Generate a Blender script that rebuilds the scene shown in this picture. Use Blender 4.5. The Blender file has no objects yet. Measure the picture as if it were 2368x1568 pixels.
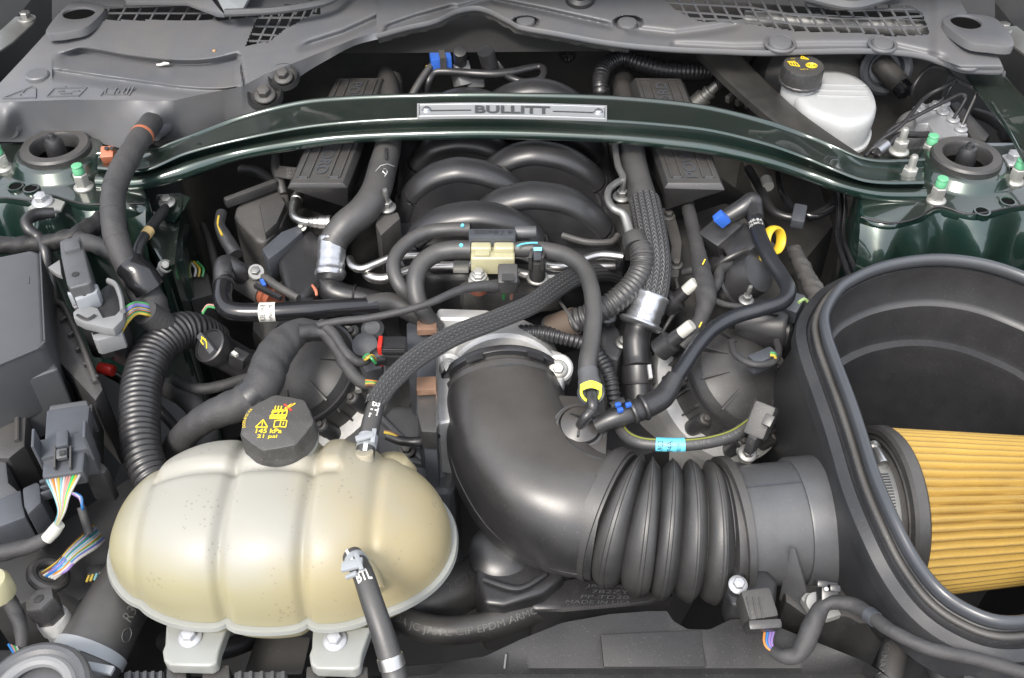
import bpy, bmesh, math, random
from mathutils import Vector as V3, Matrix, Quaternion
random.seed(7)
sc = bpy.context.scene
R = math.radians
# ---------------------------------------------------------------- camera, sky, sun, exposure
F, CU, CV = 2323.0, 1183.5, 784.0          # focal length and centre in units of a 2367 x 1568 picture
PIT = R(43.0)
CAM = V3((0, -0.99, 0.65))
cam = bpy.data.cameras.new('camera')
cam.sensor_width = 36; cam.lens = F/2367*36; cam.clip_start = .01; cam.clip_end = 300
co = bpy.data.objects.new('camera', cam); sc.collection.objects.link(co)
co.location = CAM; co.rotation_euler = (R(90)-PIT, 0, 0)
sc.camera = co
w = bpy.data.worlds.new('World'); sc.world = w; w.use_nodes = True
wn = w.node_tree.nodes; wl = w.node_tree.links
sky = wn.new('ShaderNodeTexSky'); sky.sky_type = 'NISHITA'; sky.sun_disc = False
SUN_EL, SUN_ROT = 52, 205
sky.sun_elevation = R(SUN_EL); sky.sun_rotation = R(SUN_ROT)
sky.air_density = 1.0; sky.dust_density = 4.0; sky.ozone_density = 1.0
bg = wn['Background']; bg.inputs[1].default_value = 0.12
hz = wn.new('ShaderNodeMix'); hz.data_type = 'RGBA'; hz.inputs[0].default_value = .6      # thin even cloud over the whole sky
wl.new(sky.outputs[0], hz.inputs[6]); hz.inputs[7].default_value = (6.3, 6.4, 6.6, 1); wl.new(hz.outputs[2], bg.inputs[0])
sl = bpy.data.lights.new('sun', 'SUN'); sl.energy = 1.5; sl.angle = R(15); sl.color = (1, .95, .88)
so = bpy.data.objects.new('sun', sl); sc.collection.objects.link(so)
so.rotation_euler = (R(90-SUN_EL), 0, R(180-SUN_ROT)); so.location = (-1, -2, 3)
sc.view_settings.view_transform = 'Standard'; sc.view_settings.look = 'None'
sc.view_settings.gamma = 1; sc.view_settings.use_curve_mapping = False
sc.view_settings.exposure = 1.33
# ---------------------------------------------------------------- picture ray -> place
def ray(u, v):
    return V3(((u-CU)/F, math.cos(PIT)+(CV-v)/F*math.sin(PIT), -math.sin(PIT)+(CV-v)/F*math.cos(PIT)))
def P(u, v, z):
    d = ray(u, v); return CAM + d*((z-CAM.z)/d.z)
def Py(u, v, y):
    d = ray(u, v); return CAM + d*((y-CAM.y)/d.y)
def dep(p):
    d = p-CAM; return d.y*math.cos(PIT)-d.z*math.sin(PIT)
def S(px, p): return px*dep(p)/F
def proj(p):
    q = p-CAM; k = F/dep(p); return CU+q.x*k, CV-(q.y*math.sin(PIT)+q.z*math.cos(PIT))*k
def lerp(a, b, t): return a+(b-a)*t
def itp(tab, x):
    if x <= tab[0][0]: return tab[0][1]
    for (a, b), (c, d) in zip(tab, tab[1:]):
        if x <= c: return lerp(b, d, (x-a)/(c-a))
    return tab[-1][1]
def sitp(tab, x):
    """smooth (catmull-rom) interpolation of a table"""
    n = len(tab)
    if x <= tab[0][0]: return tab[0][1]
    for i in range(n-1):
        if x <= tab[i+1][0]:
            x0, y0 = tab[max(i-1, 0)]; x1, y1 = tab[i]; x2, y2 = tab[i+1]; x3, y3 = tab[min(i+2, n-1)]
            t = (x-x1)/(x2-x1); h = x2-x1
            m1 = (y2-y0)/(x2-x0)*h; m2 = (y3-y1)/(x3-x1)*h
            return (2*t**3-3*t*t+1)*y1+(t**3-2*t*t+t)*m1+(-2*t**3+3*t*t)*y2+(t**3-t*t)*m2
    return tab[-1][1]
def sstep(a, b, x):
    t = max(0, min(1, (x-a)/(b-a))); return t*t*(3-2*t)
# ---------------------------------------------------------------- mesh collecting
class MB:
    def __init__(s): s.v = []; s.f = []; s.at = {}
    def add(s, vs, fs):
        o = len(s.v); s.v += [V3(x) for x in vs]; s.f += [tuple(i+o for i in q) for q in fs]; return o
    def loft(s, loops, closed=True, c0=True, c1=True, ring=False):
        n = len(loops[0]); vs = [p for l in loops for p in l]; fs = []
        m = len(loops)
        for i in range(m if ring else m-1):
            j = (i+1) % m
            for k in range(n if closed else n-1):
                l = (k+1) % n; fs.append((i*n+k, i*n+l, j*n+l, j*n+k))
        if c0 and closed and not ring: fs.append(tuple(range(n))[::-1])
        if c1 and closed and not ring: fs.append(tuple((m-1)*n+k for k in range(n)))
        return s.add(vs, fs)
def frame(ax):
    ax = ax.normalized(); t = V3((0, 0, 1)) if abs(ax.z) < .9 else V3((0, 1, 0))
    x = t.cross(ax).normalized(); return x, ax.cross(x).normalized(), ax
def lathe(mb, c, ax, prof, seg=24, lob=None, a0=0, a1=None, cap=True):
    x, y, z = frame(V3(ax)); full = a1 is None
    loops = []
    for r, h in prof:
        l = []
        for k in range(seg if full else seg+1):
            a = 2*math.pi*k/seg if full else a0+(a1-a0)*k/seg
            rr = r*(lob(a, h) if lob else 1)
            l.append(c+x*(rr*math.cos(a))+y*(rr*math.sin(a))+z*h)
        loops.append(l)
    mb.loft(loops, closed=full, c0=cap, c1=cap)
def cyl(mb, a, b, r0, r1=None, seg=20):
    r1 = r0 if r1 is None else r1
    lathe(mb, a, b-a, [(r0, 0), (r1, (b-a).length)], seg)
def torus(mb, c, ax, R0, r, seg=32, s2=10, sq=1):
    x, y, z = frame(V3(ax)); loops = []
    for k in range(seg):
        a = 2*math.pi*k/seg; d = x*math.cos(a)+y*math.sin(a)
        loops.append([c+d*(R0+r*math.cos(b))+z*(r*sq*math.sin(b)) for b in [2*math.pi*j/s2 for j in range(s2)]])
    mb.loft(loops, ring=True)
def path(pts, r=None, n=8):
    """(u,v,z[,r px]) points -> smooth list of (place, radius in metres)"""
    q = []
    for p in pts:
        w_ = P(*p[:3]); q.append((w_, S(p[3] if len(p) > 3 else r, w_)))
    return smooth(q, n)
def smooth(q, n=8):
    if len(q) == 2:
        return [(q[0][0].lerp(q[1][0], i/n), lerp(q[0][1], q[1][1], i/n)) for i in range(n+1)]
    o = []
    for i in range(len(q)-1):
        a, b, c, d = q[max(i-1, 0)], q[i], q[i+1], q[min(i+2, len(q)-1)]
        for k in range(n):
            t = k/n
            f0, f1, f2, f3 = -.5*t+t*t-.5*t**3, 1-2.5*t*t+1.5*t**3, .5*t+2*t*t-1.5*t**3, -.5*t*t+.5*t**3
            o.append((a[0]*f0+b[0]*f1+c[0]*f2+d[0]*f3, lerp(b[1], c[1], t)))
    o.append(q[-1]); return o
def resample(pa, step):
    L = [0]
    for (a, _), (b, _) in zip(pa, pa[1:]): L.append(L[-1]+(b-a).length)
    n = max(2, int(L[-1]/step)); o = []; j = 0
    for i in range(n+1):
        s_ = L[-1]*i/n
        while j < len(L)-2 and L[j+1] < s_: j += 1
        t = (s_-L[j])/max(1e-9, L[j+1]-L[j])
        o.append((pa[j][0].lerp(pa[j+1][0], t), lerp(pa[j][1], pa[j+1][1], t)))
    return o
def frames(pa):
    o = []; x = None
    for i, (p, r) in enumerate(pa):
        t = (pa[min(i+1, len(pa)-1)][0]-pa[max(i-1, 0)][0]).normalized()
        if x is None: x, y, _ = frame(t)
        x = (x-t*x.dot(t)).normalized(); o.append((p, r, x, t.cross(x), t))
    return o
def sweep(mb, pa, seg=14, corr=0, pitch=.004, flat=1, wob=0, uv=False):
    """round tube along a path; corr = depth of real corrugation rings"""
    if corr: pa = resample(pa, pitch/6)
    loops = []; L = 0; fr = frames(pa); at = []
    for i, (p, r, x, y, t) in enumerate(fr):
        if i: L += (p-fr[i-1][0]).length
        rr = r
        if corr:
            ph = (L/pitch) % 1; rr = r*(1-corr*(1 if ph < .34 else (0 if ph > .5 and ph < .84 else .5)))
        l = []
        for k in range(seg+1 if uv else seg):
            a = 2*math.pi*k/seg+ (math.pi/2 if uv else 0)
            w_ = 1+wob*(math.sin(3*a+L*260)*.5+math.sin(L*410+2*a)*.5)
            l.append(p+x*(rr*w_*math.cos(a))+y*(rr*w_*flat*math.sin(a)))
            if uv: at.append((a, L))
        loops.append(l)
    if uv:
        o = mb.loft(loops, closed=False); mb.at.setdefault('tu', []).extend(a[0] for a in at); mb.at.setdefault('tv', []).extend(a[1] for a in at)
        return
    mb.loft(loops)
def tube(pts, r=None, seg=14, n=8, **k):
    mb = MB(); sweep(mb, path(pts, r, n), seg, **k); return mb
def prism(mb, uv, z1, z0, zf=None):
    """flat topped solid: outline (u,v[,z]) of its top, dropped straight down to z0"""
    top = [P(q[0], q[1], q[2] if len(q) > 2 else z1) for q in uv]
    mb.loft([[V3((p.x, p.y, z0)) for p in top], top])
def obox(mb, a, b, wd, th, up=(0, 0, 1), taper=1):
    d = (b-a).normalized(); u = V3(up); x = d.cross(u).normalized(); y = x.cross(d).normalized()
    mk = lambda c, k: [c+x*(wd/2*k)+y*(th/2), c-x*(wd/2*k)+y*(th/2), c-x*(wd/2*k)-y*(th/2), c+x*(wd/2*k)-y*(th/2)]
    mb.loft([mk(a, 1), mk(b, taper)])
def pbox(mb, a, b, wpx, th, taper=1, up=(0, 0, 1)):
    A, B = P(*a), P(*b); obox(mb, A, B, S(wpx, A), th, up, taper)
def plate(mb, pts, th):
    """thin sheet through 3-D points"""
    n = (pts[1]-pts[0]).cross(pts[2]-pts[0]).normalized()
    if n.z < 0: n = -n
    mb.loft([[p-n*th for p in pts], pts])
def ploop(uv, z, n=None):
    pts = [P(q[0], q[1], q[2] if len(q) > 2 else z) for q in uv]
    return csmooth(pts, n) if n else pts
def csmooth(pts, n):
    m = len(pts); o = []; k = 8
    for i in range(m):
        a, b, c, d = pts[i-1], pts[i], pts[(i+1) % m], pts[(i+2) % m]
        for j in range(k):
            t = j/k
            o.append(a*(-.5*t+t*t-.5*t**3)+b*(1-2.5*t*t+1.5*t**3)+c*(.5*t+2*t*t-1.5*t**3)+d*(-.5*t*t+.5*t**3))
    L = [0]
    for i in range(len(o)): L.append(L[-1]+(o[(i+1) % len(o)]-o[i]).length)
    r = []; j = 0
    for i in range(n):
        s_ = L[-1]*i/n
        while L[j+1] < s_: j += 1
        t = (s_-L[j])/max(1e-9, L[j+1]-L[j]); r.append(o[j].lerp(o[(j+1) % len(o)], t))
    return r
def inpoly(x, y, poly):
    c = False; n = len(poly)
    for i in range(n):
        x1, y1 = poly[i]; x2, y2 = poly[(i+1) % n]
        if (y1 > y) != (y2 > y) and x < (x2-x1)*(y-y1)/(y2-y1)+x1: c = not c
    return c
# ---------------------------------------------------------------- objects
def build(name, mb, m, off, bevel=0, ang=35, bseg=2):
    me = bpy.data.meshes.new(name)
    me.from_pydata([v-off for v in mb.v], [], mb.f)
    for k, vals in mb.at.items():
        a = me.attributes.new(k, 'FLOAT', 'POINT'); a.data.foreach_set('value', vals)
    bm = bmesh.new(); bm.from_mesh(me)
    bmesh.ops.recalc_face_normals(bm, faces=bm.faces)
    if bevel:
        bmesh.ops.remove_doubles(bm, verts=bm.verts, dist=1e-6)
        es = [e for e in bm.edges if len(e.link_faces) == 2 and e.calc_face_angle(0) > .6]
        if es: bmesh.ops.bevel(bm, geom=es, offset=bevel, segments=bseg, profile=.6, affect='EDGES', clamp_overlap=True)
    bm.to_mesh(me); bm.free()
    me.polygons.foreach_set('use_smooth', [True]*len(me.polygons))
    me.set_sharp_from_angle(angle=R(ang))
    if m: me.materials.append(m)
    return me
def thing(name, label, cat, loc, group=None, kind=None):
    o = bpy.data.objects.new(name, None); sc.collection.objects.link(o); o.location = loc
    o.empty_display_size = .02
    o['label'] = label; o['category'] = cat
    if group: o['group'] = group
    if kind: o['kind'] = kind
    return o
def root_off(o):
    off = V3((0, 0, 0))
    while o: off = off+o.location; o = o.parent
    return off
def part(name, mb, m, parent, bevel=0, ang=35, label=None, kind=None, bseg=2):
    me = build(name, mb, m, root_off(parent), bevel, ang, bseg)
    o = bpy.data.objects.new(name, me); sc.collection.objects.link(o); o.parent = parent
    if label: o['label'] = label
    if kind: o['kind'] = kind
    return o
def solo(name, label, cat, mb, m, bevel=0, ang=35, group=None, kind=None, bseg=2):
    xs = [v.x for v in mb.v]; ys = [v.y for v in mb.v]; zs = [v.z for v in mb.v]
    off = V3(((min(xs)+max(xs))/2, (min(ys)+max(ys))/2, min(zs)))
    me = build(name, mb, m, off, bevel, ang, bseg); o = bpy.data.objects.new(name, me)
    sc.collection.objects.link(o); o.location = off
    if label: o['label'] = label
    if cat: o['category'] = cat
    if group: o['group'] = group
    if kind: o['kind'] = kind
    return o
def struct(name, mb, m, **k): return solo(name, None, None, mb, m, kind='structure', **k)
def inst(name, me, parent, pos, ax=(0, 0, 1), s=1, spin=0):
    o = bpy.data.objects.new(name, me); sc.collection.objects.link(o); o.parent = parent
    x, y, z = frame(V3(ax)); mt = Matrix((x, y, z)).transposed().to_4x4() @ Matrix.Rotation(spin, 4, 'Z')
    o.rotation_euler = mt.to_euler(); o.location = V3(pos)-root_off(parent); o.scale = (s, s, s)
    return o
def text_mb(txt, fn, bold=0, lift=0):
    """flat print: letters whose unit square is mapped by fn(x, y) onto a surface"""
    cu = bpy.data.curves.new('t', 'FONT'); cu.body = txt; cu.resolution_u = 3; cu.offset = bold
    ob = bpy.data.objects.new('t', cu); me = bpy.data.meshes.new_from_object(ob)
    xs = [v.co.x for v in me.vertices]; ys = [v.co.y for v in me.vertices]
    x0, x1, y0, y1 = min(xs), max(xs), min(ys), max(ys)
    mb = MB(); mb.v = [fn((v.co.x-x0)/(x1-x0), (v.co.y-y0)/(y1-y0)) for v in me.vertices]
    mb.f = [tuple(p.vertices) for p in me.polygons]
    bpy.data.objects.remove(ob); bpy.data.curves.remove(cu); bpy.data.meshes.remove(me)
    return mb
def quad_fn(q, lift=0):
    tl, tr, br, bl = [P(*c) for c in q]
    n = (tr-tl).cross(bl-tl).normalized()
    if n.dot(CAM-tl) < 0: n = -n
    return lambda x, y: bl.lerp(br, x).lerp(tl.lerp(tr, x), y)+n*lift
def tube_fn(pa, s0, s1, a0, a1, lift=.0004, along=True):
    """map x along the tube (fraction s0..s1) and y round it (angle in degrees from the camera side)"""
    fr = frames(resample(pa, .001)); n = len(fr)-1
    def fn(x, y):
        s_, a = (lerp(s0, s1, x), lerp(a0, a1, y)) if along else (lerp(s0, s1, y), lerp(a0, a1, x))
        p, r, X, Y, T = fr[max(0, min(n, int(s_*n)))]
        c = (CAM-p); c = (c-T*c.dot(T)).normalized(); e = T.cross(c)
        return p+(c*math.cos(R(a))+e*math.sin(R(a)))*(r+lift)+T*((s_*n-int(s_*n))*.001)
    return fn
def strip_fn(fn, nx=10, ny=10):
    """a patch of the unit square mapped by fn"""
    mb = MB()
    mb.loft([[fn(i/nx, j/ny) for i in range(nx+1)] for j in range(ny+1)], closed=False); return mb
def band(pa, s0, s1, k=1.06, seg=20):
    """sleeve round a tube"""
    n = len(pa); rs = resample(pa, .001); m = len(rs)-1
    sub = rs[int(s0*m):max(int(s0*m)+2, int(s1*m)+1)]
    mb = MB(); sweep(mb, [(p, r*k) for p, r in sub], seg); return mb
# ---------------------------------------------------------------- materials
def settle(N, L, src, k, dcol):
    g = N.new('ShaderNodeNewGeometry'); s_ = N.new('ShaderNodeSeparateXYZ'); L.new(g.outputs['Normal'], s_.inputs[0])
    tc = N.new('ShaderNodeTexCoord'); n_ = N.new('ShaderNodeTexNoise'); n_.inputs['Scale'].default_value = 25; n_.inputs['Detail'].default_value = 9; n_.inputs['Roughness'].default_value = .7
    L.new(tc.outputs['Object'], n_.inputs['Vector'])
    ad = N.new('ShaderNodeMath'); ad.operation = 'MULTIPLY_ADD'; L.new(n_.outputs['Fac'], ad.inputs[0]); ad.inputs[1].default_value = .5; L.new(s_.outputs['Z'], ad.inputs[2])
    r_ = N.new('ShaderNodeMapRange'); r_.inputs[1].default_value = .85; r_.inputs[2].default_value = 1.3; r_.inputs[4].default_value = k; L.new(ad.outputs[0], r_.inputs[0])
    m_ = N.new('ShaderNodeMix'); m_.data_type = 'RGBA'; L.new(r_.outputs[0], m_.inputs[0]); L.new(src, m_.inputs[6]); m_.inputs[7].default_value = (*dcol, 1)
    return m_.outputs[2]
def mat(name, col, rough=.5, metal=0, dust=.0, dcol=(.115, .108, .10), bump=0, bscale=300, coat=0, spec=.8, speck=0, sss=0, trans=0, mott=.25, ms=60, top=0):
    m = bpy.data.materials.new(name); m.use_nodes = True
    nt = m.node_tree; N = nt.nodes; L = nt.links; b = N['Principled BSDF']
    b.inputs['Roughness'].default_value = rough; b.inputs['Metallic'].default_value = metal
    b.inputs['Specular IOR Level'].default_value = spec
    b.inputs['Coat Weight'].default_value = coat; b.inputs['Coat Roughness'].default_value = .03; b.inputs['Coat IOR'].default_value = 1.7
    b.inputs['Transmission Weight'].default_value = trans
    if sss:
        b.inputs['Subsurface Weight'].default_value = sss; b.inputs['Subsurface Radius'].default_value = (1, .9, .7); b.inputs['Subsurface Scale'].default_value = .012
    tc = N.new('ShaderNodeTexCoord')
    n1 = N.new('ShaderNodeTexNoise'); n1.inputs['Scale'].default_value = ms; n1.inputs['Detail'].default_value = 5
    L.new(tc.outputs['Object'], n1.inputs['Vector'])
    mx = N.new('ShaderNodeMix'); mx.data_type = 'RGBA'; mx.inputs[0].default_value = 1
    c = V3(col[:3])
    mx.inputs[6].default_value = (*(c*(1-mott)), 1); mx.inputs[7].default_value = (*(c*(1+mott)), 1)
    L.new(n1.outputs['Fac'], mx.inputs[0]); out = mx.outputs[2]
    if dust:
        n2 = N.new('ShaderNodeTexNoise'); n2.inputs['Scale'].default_value = 14; n2.inputs['Detail'].default_value = 8; n2.inputs['Roughness'].default_value = .7
        L.new(tc.outputs['Object'], n2.inputs['Vector'])
        rp = N.new('ShaderNodeMapRange'); rp.inputs[1].default_value = .38; rp.inputs[2].default_value = .75; rp.inputs[4].default_value = dust
        L.new(n2.outputs['Fac'], rp.inputs[0])
        m2 = N.new('ShaderNodeMix'); m2.data_type = 'RGBA'; L.new(rp.outputs[0], m2.inputs[0]); L.new(out, m2.inputs[6]); m2.inputs[7].default_value = (*dcol, 1)
        out = m2.outputs[2]
        r2 = N.new('ShaderNodeMapRange'); r2.inputs[3].default_value = rough-.06; r2.inputs[4].default_value = min(1, rough+.22)
        L.new(n2.outputs['Fac'], r2.inputs[0]); L.new(r2.outputs[0], b.inputs['Roughness'])
    if speck:
        n3 = N.new('ShaderNodeTexNoise'); n3.inputs['Scale'].default_value = 750; n3.inputs['Detail'].default_value = 1
        L.new(tc.outputs['Object'], n3.inputs['Vector'])
        r3 = N.new('ShaderNodeMapRange'); r3.inputs[1].default_value = .66; r3.inputs[2].default_value = .76; r3.inputs[4].default_value = speck
        L.new(n3.outputs['Fac'], r3.inputs[0])
        m3 = N.new('ShaderNodeMix'); m3.data_type = 'RGBA'; L.new(r3.outputs[0], m3.inputs[0]); L.new(out, m3.inputs[6]); m3.inputs[7].default_value = (.35, .33, .29, 1)
        out = m3.outputs[2]
    if top: out = settle(N, L, out, top, dcol)
    L.new(out, b.inputs['Base Color'])
    if bump:
        n4 = N.new('ShaderNodeTexNoise'); n4.inputs['Scale'].default_value = bscale; n4.inputs['Detail'].default_value = 3
        L.new(tc.outputs['Object'], n4.inputs['Vector'])
        bp = N.new('ShaderNodeBump'); bp.inputs['Strength'].default_value = bump; bp.inputs['Distance'].default_value = .001
        L.new(n4.outputs['Fac'], bp.inputs['Height']); L.new(bp.outputs[0], b.inputs['Normal'])
    return m
class M: pass
M.black = mat('black_plastic', (.024, .024, .025), .36, dust=.12, bump=.06, bscale=900, speck=.25, top=.35)
M.satin = mat('satin_black', (.020, .020, .022), .31, dust=.07, bump=.02, bscale=700, speck=.12)
M.gloss = mat('gloss_black', (.010, .010, .012), .12, dust=.04)
M.deep = mat('deep_black', (.013, .013, .0135), .6, dust=.05)  # shade of deep gaps and recesses put into a near black colour
M.dusty = mat('dusty_black', (.030, .029, .028), .5, dust=.35, bump=.15, bscale=500, speck=.3, top=.35)
M.grey = mat('dark_grey_plastic', (.072, .075, .081), .36, dust=.2, bump=.1, bscale=900, speck=.15)
M.cowl = mat('cowl_grey', (.112, .118, .131), .42, dust=.5, dcol=(.15, .135, .115), bump=.05, bscale=1200, speck=.12, mott=.1)
M.slate = mat('slate_plastic', (.058, .064, .075), .34, dust=.1, bump=.06, bscale=900)
M.rubber = mat('rubber', (.026, .026, .027), .40, dust=.18, bump=.1, bscale=500, speck=.12, top=.35)
M.hose = mat('hose_rubber', (.030, .030, .031), .42, dust=.25, bump=.12, bscale=500, speck=.1, top=.35)
M.seal = mat('seal_rubber', (.044, .049, .057), .28, dust=.08, mott=.1)
M.tape = mat('cloth_tape', (.026, .026, .028), .62, dust=.25, bump=.5, bscale=260)
M.insul = mat('insulation', (.040, .039, .037), .85, dust=.35, bump=.5, bscale=220)
M.alu = mat('cast_aluminium', (.58, .58, .57), .42, .45, dust=.12, dcol=(.3, .27, .23), bump=.25, bscale=450)
M.casting = mat('grey_casting', (.10, .105, .115), .5, .3, dust=.25, bump=.3, bscale=350)
M.steel = mat('steel', (.62, .61, .59), .25, 1, dust=.05, bump=.05)
M.crimp = mat('crimp_aluminium', (.50, .51, .53), .34, .9)
M.zinc = mat('zinc', (.50, .50, .47), .4, .7, dust=.15, bump=.1)
M.tin = mat('grey_steel', (.30, .30, .29), .4, .8, dust=.2)
M.white = mat('white_plastic', (.41, .42, .42), .35, sss=.25, mott=.04)
M.dull_white = mat('dull_white', (.5, .5, .46), .4, mott=.08)
M.cream = mat('cream_nylon', (.40, .38, .24), .4, sss=.3, mott=.08)
M.latch = mat('pale_latch', (.29, .31, .33), .4, mott=.06)
M.lever = mat('mid_grey_nylon', (.20, .205, .21), .5, dust=.2, mott=.1)
M.blue = mat('blue_plastic', (.03, .12, .50), .4)
M.red = mat('red_plastic', (.55, .03, .02), .4)
M.orange = mat('brown_orange_seal', (.30, .07, .025), .5, dust=.2)
M.terra = mat('terracotta_plastic', (.42, .14, .07), .5)
M.copper = mat('bronze_clip', (.36, .22, .15), .4, .5)
M.yellow = mat('yellow_plastic', (.80, .55, .04), .4)
M.lime = mat('lime_clip', (.72, .75, .03), .4)
M.gcap = mat('green_cap', (.12, .42, .22), .5)
M.inkw = mat('white_ink', (.72, .72, .70), .6, mott=.15, ms=400)
M.inkg = mat('grey_ink', (.11, .11, .105), .6, mott=.4, ms=500)
M.inky = mat('yellow_ink', (.85, .62, .03), .5, mott=.08)
M.inkr = mat('red_ink', (.70, .05, .03), .5)
M.ink = mat('dark_ink', (.02, .02, .02), .5)
M.cyan = mat('cyan_label', (.12, .52, .68), .5, mott=.1)
M.paper = mat('paper_label', (.62, .61, .57), .5, mott=.08)
M.badge = mat('badge_metal', (.38, .40, .41), .5, .3, mott=.05)
M.glasst = mat('dark_glass', (.02, .025, .03), .05)
M.lid = mat('lid_plastic', (.060, .063, .068), .34, dust=.1, bump=.05, bscale=900, mott=.1)
M.stay = mat('dusty_stay_paint', (.022, .022, .021), .35, dust=.8, dcol=(.05, .046, .04))
M.tub = mat('tub_plastic', (.014, .015, .018), .42, dust=.10, bump=.05, bscale=800, speck=.12)
M.shroud = mat('shroud_plastic', (.013, .013, .014), .5, dust=.1, bump=.1, bscale=600, speck=.12, spec=.5)
M.hole = mat('hole_shade_black', (.004, .004, .004), .8, spec=.1)  # shade inside holes, put into the colour
M.sheen = mat('sheen_black', (.016, .018, .022), .22, dust=.05)
M.elbow = mat('elbow_plastic', (.020, .020, .0215), .31, dust=.08, dcol=(.085, .078, .07), speck=.16, mott=.25, top=.6, spec=.9)
M.asph = mat('asphalt', (.03, .03, .03), .9)
WC = {}
def wire_mat(c):
    if c not in WC: WC[c] = mat('wire_insulation', c, .4, mott=.05)
    return WC[c]
W_WHITE, W_GREEN, W_YEL, W_BLUE, W_ORG, W_VIO, W_PINK, W_BRN, W_CYAN = (.42, .41, .39), (.04, .26, .08), (.45, .32, .03), (.02, .14, .38), (.45, .17, .02), (.20, .13, .34), (.42, .21, .18), (.10, .045, .025), (.14, .32, .36)
def paint():
    m = mat('green_paint', (.004, .018, .013), .28, .5, coat=1, mott=.15)
    nt = m.node_tree; N = nt.nodes; L = nt.links; b = N['Principled BSDF']
    tc = N.new('ShaderNodeTexCoord'); vo = N.new('ShaderNodeTexVoronoi'); vo.inputs['Scale'].default_value = 4200
    L.new(tc.outputs['Object'], vo.inputs['Vector'])
    rp = N.new('ShaderNodeMapRange'); rp.inputs[1].default_value = .6; rp.inputs[2].default_value = 1
    L.new(vo.outputs['Color'], rp.inputs[0])
    mx = N.new('ShaderNodeMix'); mx.data_type = 'RGBA'; mx.inputs[6].default_value = (.008, .032, .025, 1); mx.inputs[7].default_value = (.034, .098, .076, 1)
    L.new(rp.outputs[0], mx.inputs[0])
    # thin film of road dust
    n2 = N.new('ShaderNodeTexNoise'); n2.inputs['Scale'].default_value = 18; n2.inputs['Detail'].default_value = 9; n2.inputs['Roughness'].default_value = .75
    L.new(tc.outputs['Object'], n2.inputs['Vector'])
    r2 = N.new('ShaderNodeMapRange'); r2.inputs[1].default_value = .40; r2.inputs[2].default_value = .75; r2.inputs[4].default_value = .5
    L.new(n2.outputs['Fac'], r2.inputs[0])
    m2 = N.new('ShaderNodeMix'); m2.data_type = 'RGBA'; L.new(r2.outputs[0], m2.inputs[0]); L.new(mx.outputs[2], m2.inputs[6]); m2.inputs[7].default_value = (.045, .041, .036, 1)
    L.new(settle(N, L, m2.outputs[2], .55, (.060, .057, .050)), b.inputs['Base Color'])
    return m
M.paint = paint()
def braid():
    m = mat('braided_sleeve', (.02, .02, .02), .5)
    nt = m.node_tree; N = nt.nodes; L = nt.links; b = N['Principled BSDF']
    def at(n): a = N.new('ShaderNodeAttribute'); a.attribute_name = n; return a.outputs['Fac']
    def mth(op, a, c=None, d=None):
        k = N.new('ShaderNodeMath'); k.operation = op
        for i, q in enumerate((a, c, d)):
            if q is None: continue
            if isinstance(q, (int, float)): k.inputs[i].default_value = q
            else: L.new(q, k.inputs[i])
        return k.outputs[0]
    # chevron: diagonal stripes whose slope flips from column to column
    a = mth('MULTIPLY', at('tu'), 16/(2*math.pi)); s_ = mth('MULTIPLY', at('tv'), 190.0)
    col = mth('FRACT', a); tri = mth('ABSOLUTE', mth('SUBTRACT', col, .5))
    ph = mth('ADD', s_, mth('MULTIPLY', tri, 2.2))
    h = mth('ABSOLUTE', mth('SUBTRACT', mth('FRACT', ph), .5))
    edge = mth('MULTIPLY', mth('SMOOTH_MIN', h, mth('MULTIPLY', tri, 1.4), .1), 2.2)
    rp = N.new('ShaderNodeMix'); rp.data_type = 'RGBA'; L.new(edge, rp.inputs[0])
    rp.inputs[6].default_value = (.003, .003, .003, 1); rp.inputs[7].default_value = (.12, .12, .124, 1)
    L.new(rp.outputs[2], b.inputs['Base Color'])
    bp = N.new('ShaderNodeBump'); bp.inputs['Strength'].default_value = .9; bp.inputs['Distance'].default_value = .0012
    L.new(edge, bp.inputs['Height']); L.new(bp.outputs[0], b.inputs['Normal'])
    return m
M.braid = braid()
# ---------------------------------------------------------------- small shared meshes
def bolt_mesh(name, m, flange=1.0, hexr=.62, hh=.75, stud=0):
    mb = MB(); z = V3((0, 0, 0)); up = V3((0, 0, 1))
    lathe(mb, z, up, [(flange, -.1), (flange, .08), (flange*.9, .16), (hexr*1.02, .26)], 20)
    lathe(mb, z, up, [(hexr, .1), (hexr, hh), (hexr*.86, hh+.1)], 6)
    lathe(mb, z, up, [(hexr*.55, hh+.05), (hexr*.55, hh+.13)], 12)
    if stud: lathe(mb, z, up, [(hexr*.5, hh), (hexr*.5, hh+stud*.85), (hexr*.38, hh+stud)], 12)
    return build(name, mb, m, V3((0, 0, 0)), .03)
B_ZINC = bolt_mesh('bolt', M.zinc); B_STEEL = bolt_mesh('bolt', M.tin); B_STUD = bolt_mesh('stud_nut', M.tin, .95, .6, .8, 1.7)
B_NUT = bolt_mesh('stud_nut', M.zinc, 1.0, .74, 1.5); B_NUTS = bolt_mesh('stud_nut', M.zinc, 1.0, .74, 1.2, 1.5)
B_WHITE = bolt_mesh('bolt', mat('bright_zinc', (.42, .43, .45), .4, .4)); B_BLACK = bolt_mesh('bolt', M.dusty)
_m = MB(); lathe(_m, V3((0, 0, 0)), V3((0, 0, 1)), [(1, -.2), (1, .1), (.9, .25), (.5, .33)], 20); PIN = build('push_pin', _m, M.cowl, V3((0, 0, 0)))
_m = MB(); lathe(_m, V3((0, 0, 0)), V3((0, 0, 1)), [(1, -.3), (1, .6), (.9, .75), (.9, 1.1), (1, 1.2), (.9, 1.35), (.55, 1.4)], 16); GCAP = build('thread_cap', _m, M.gcap, V3((0, 0, 0)))
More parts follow.
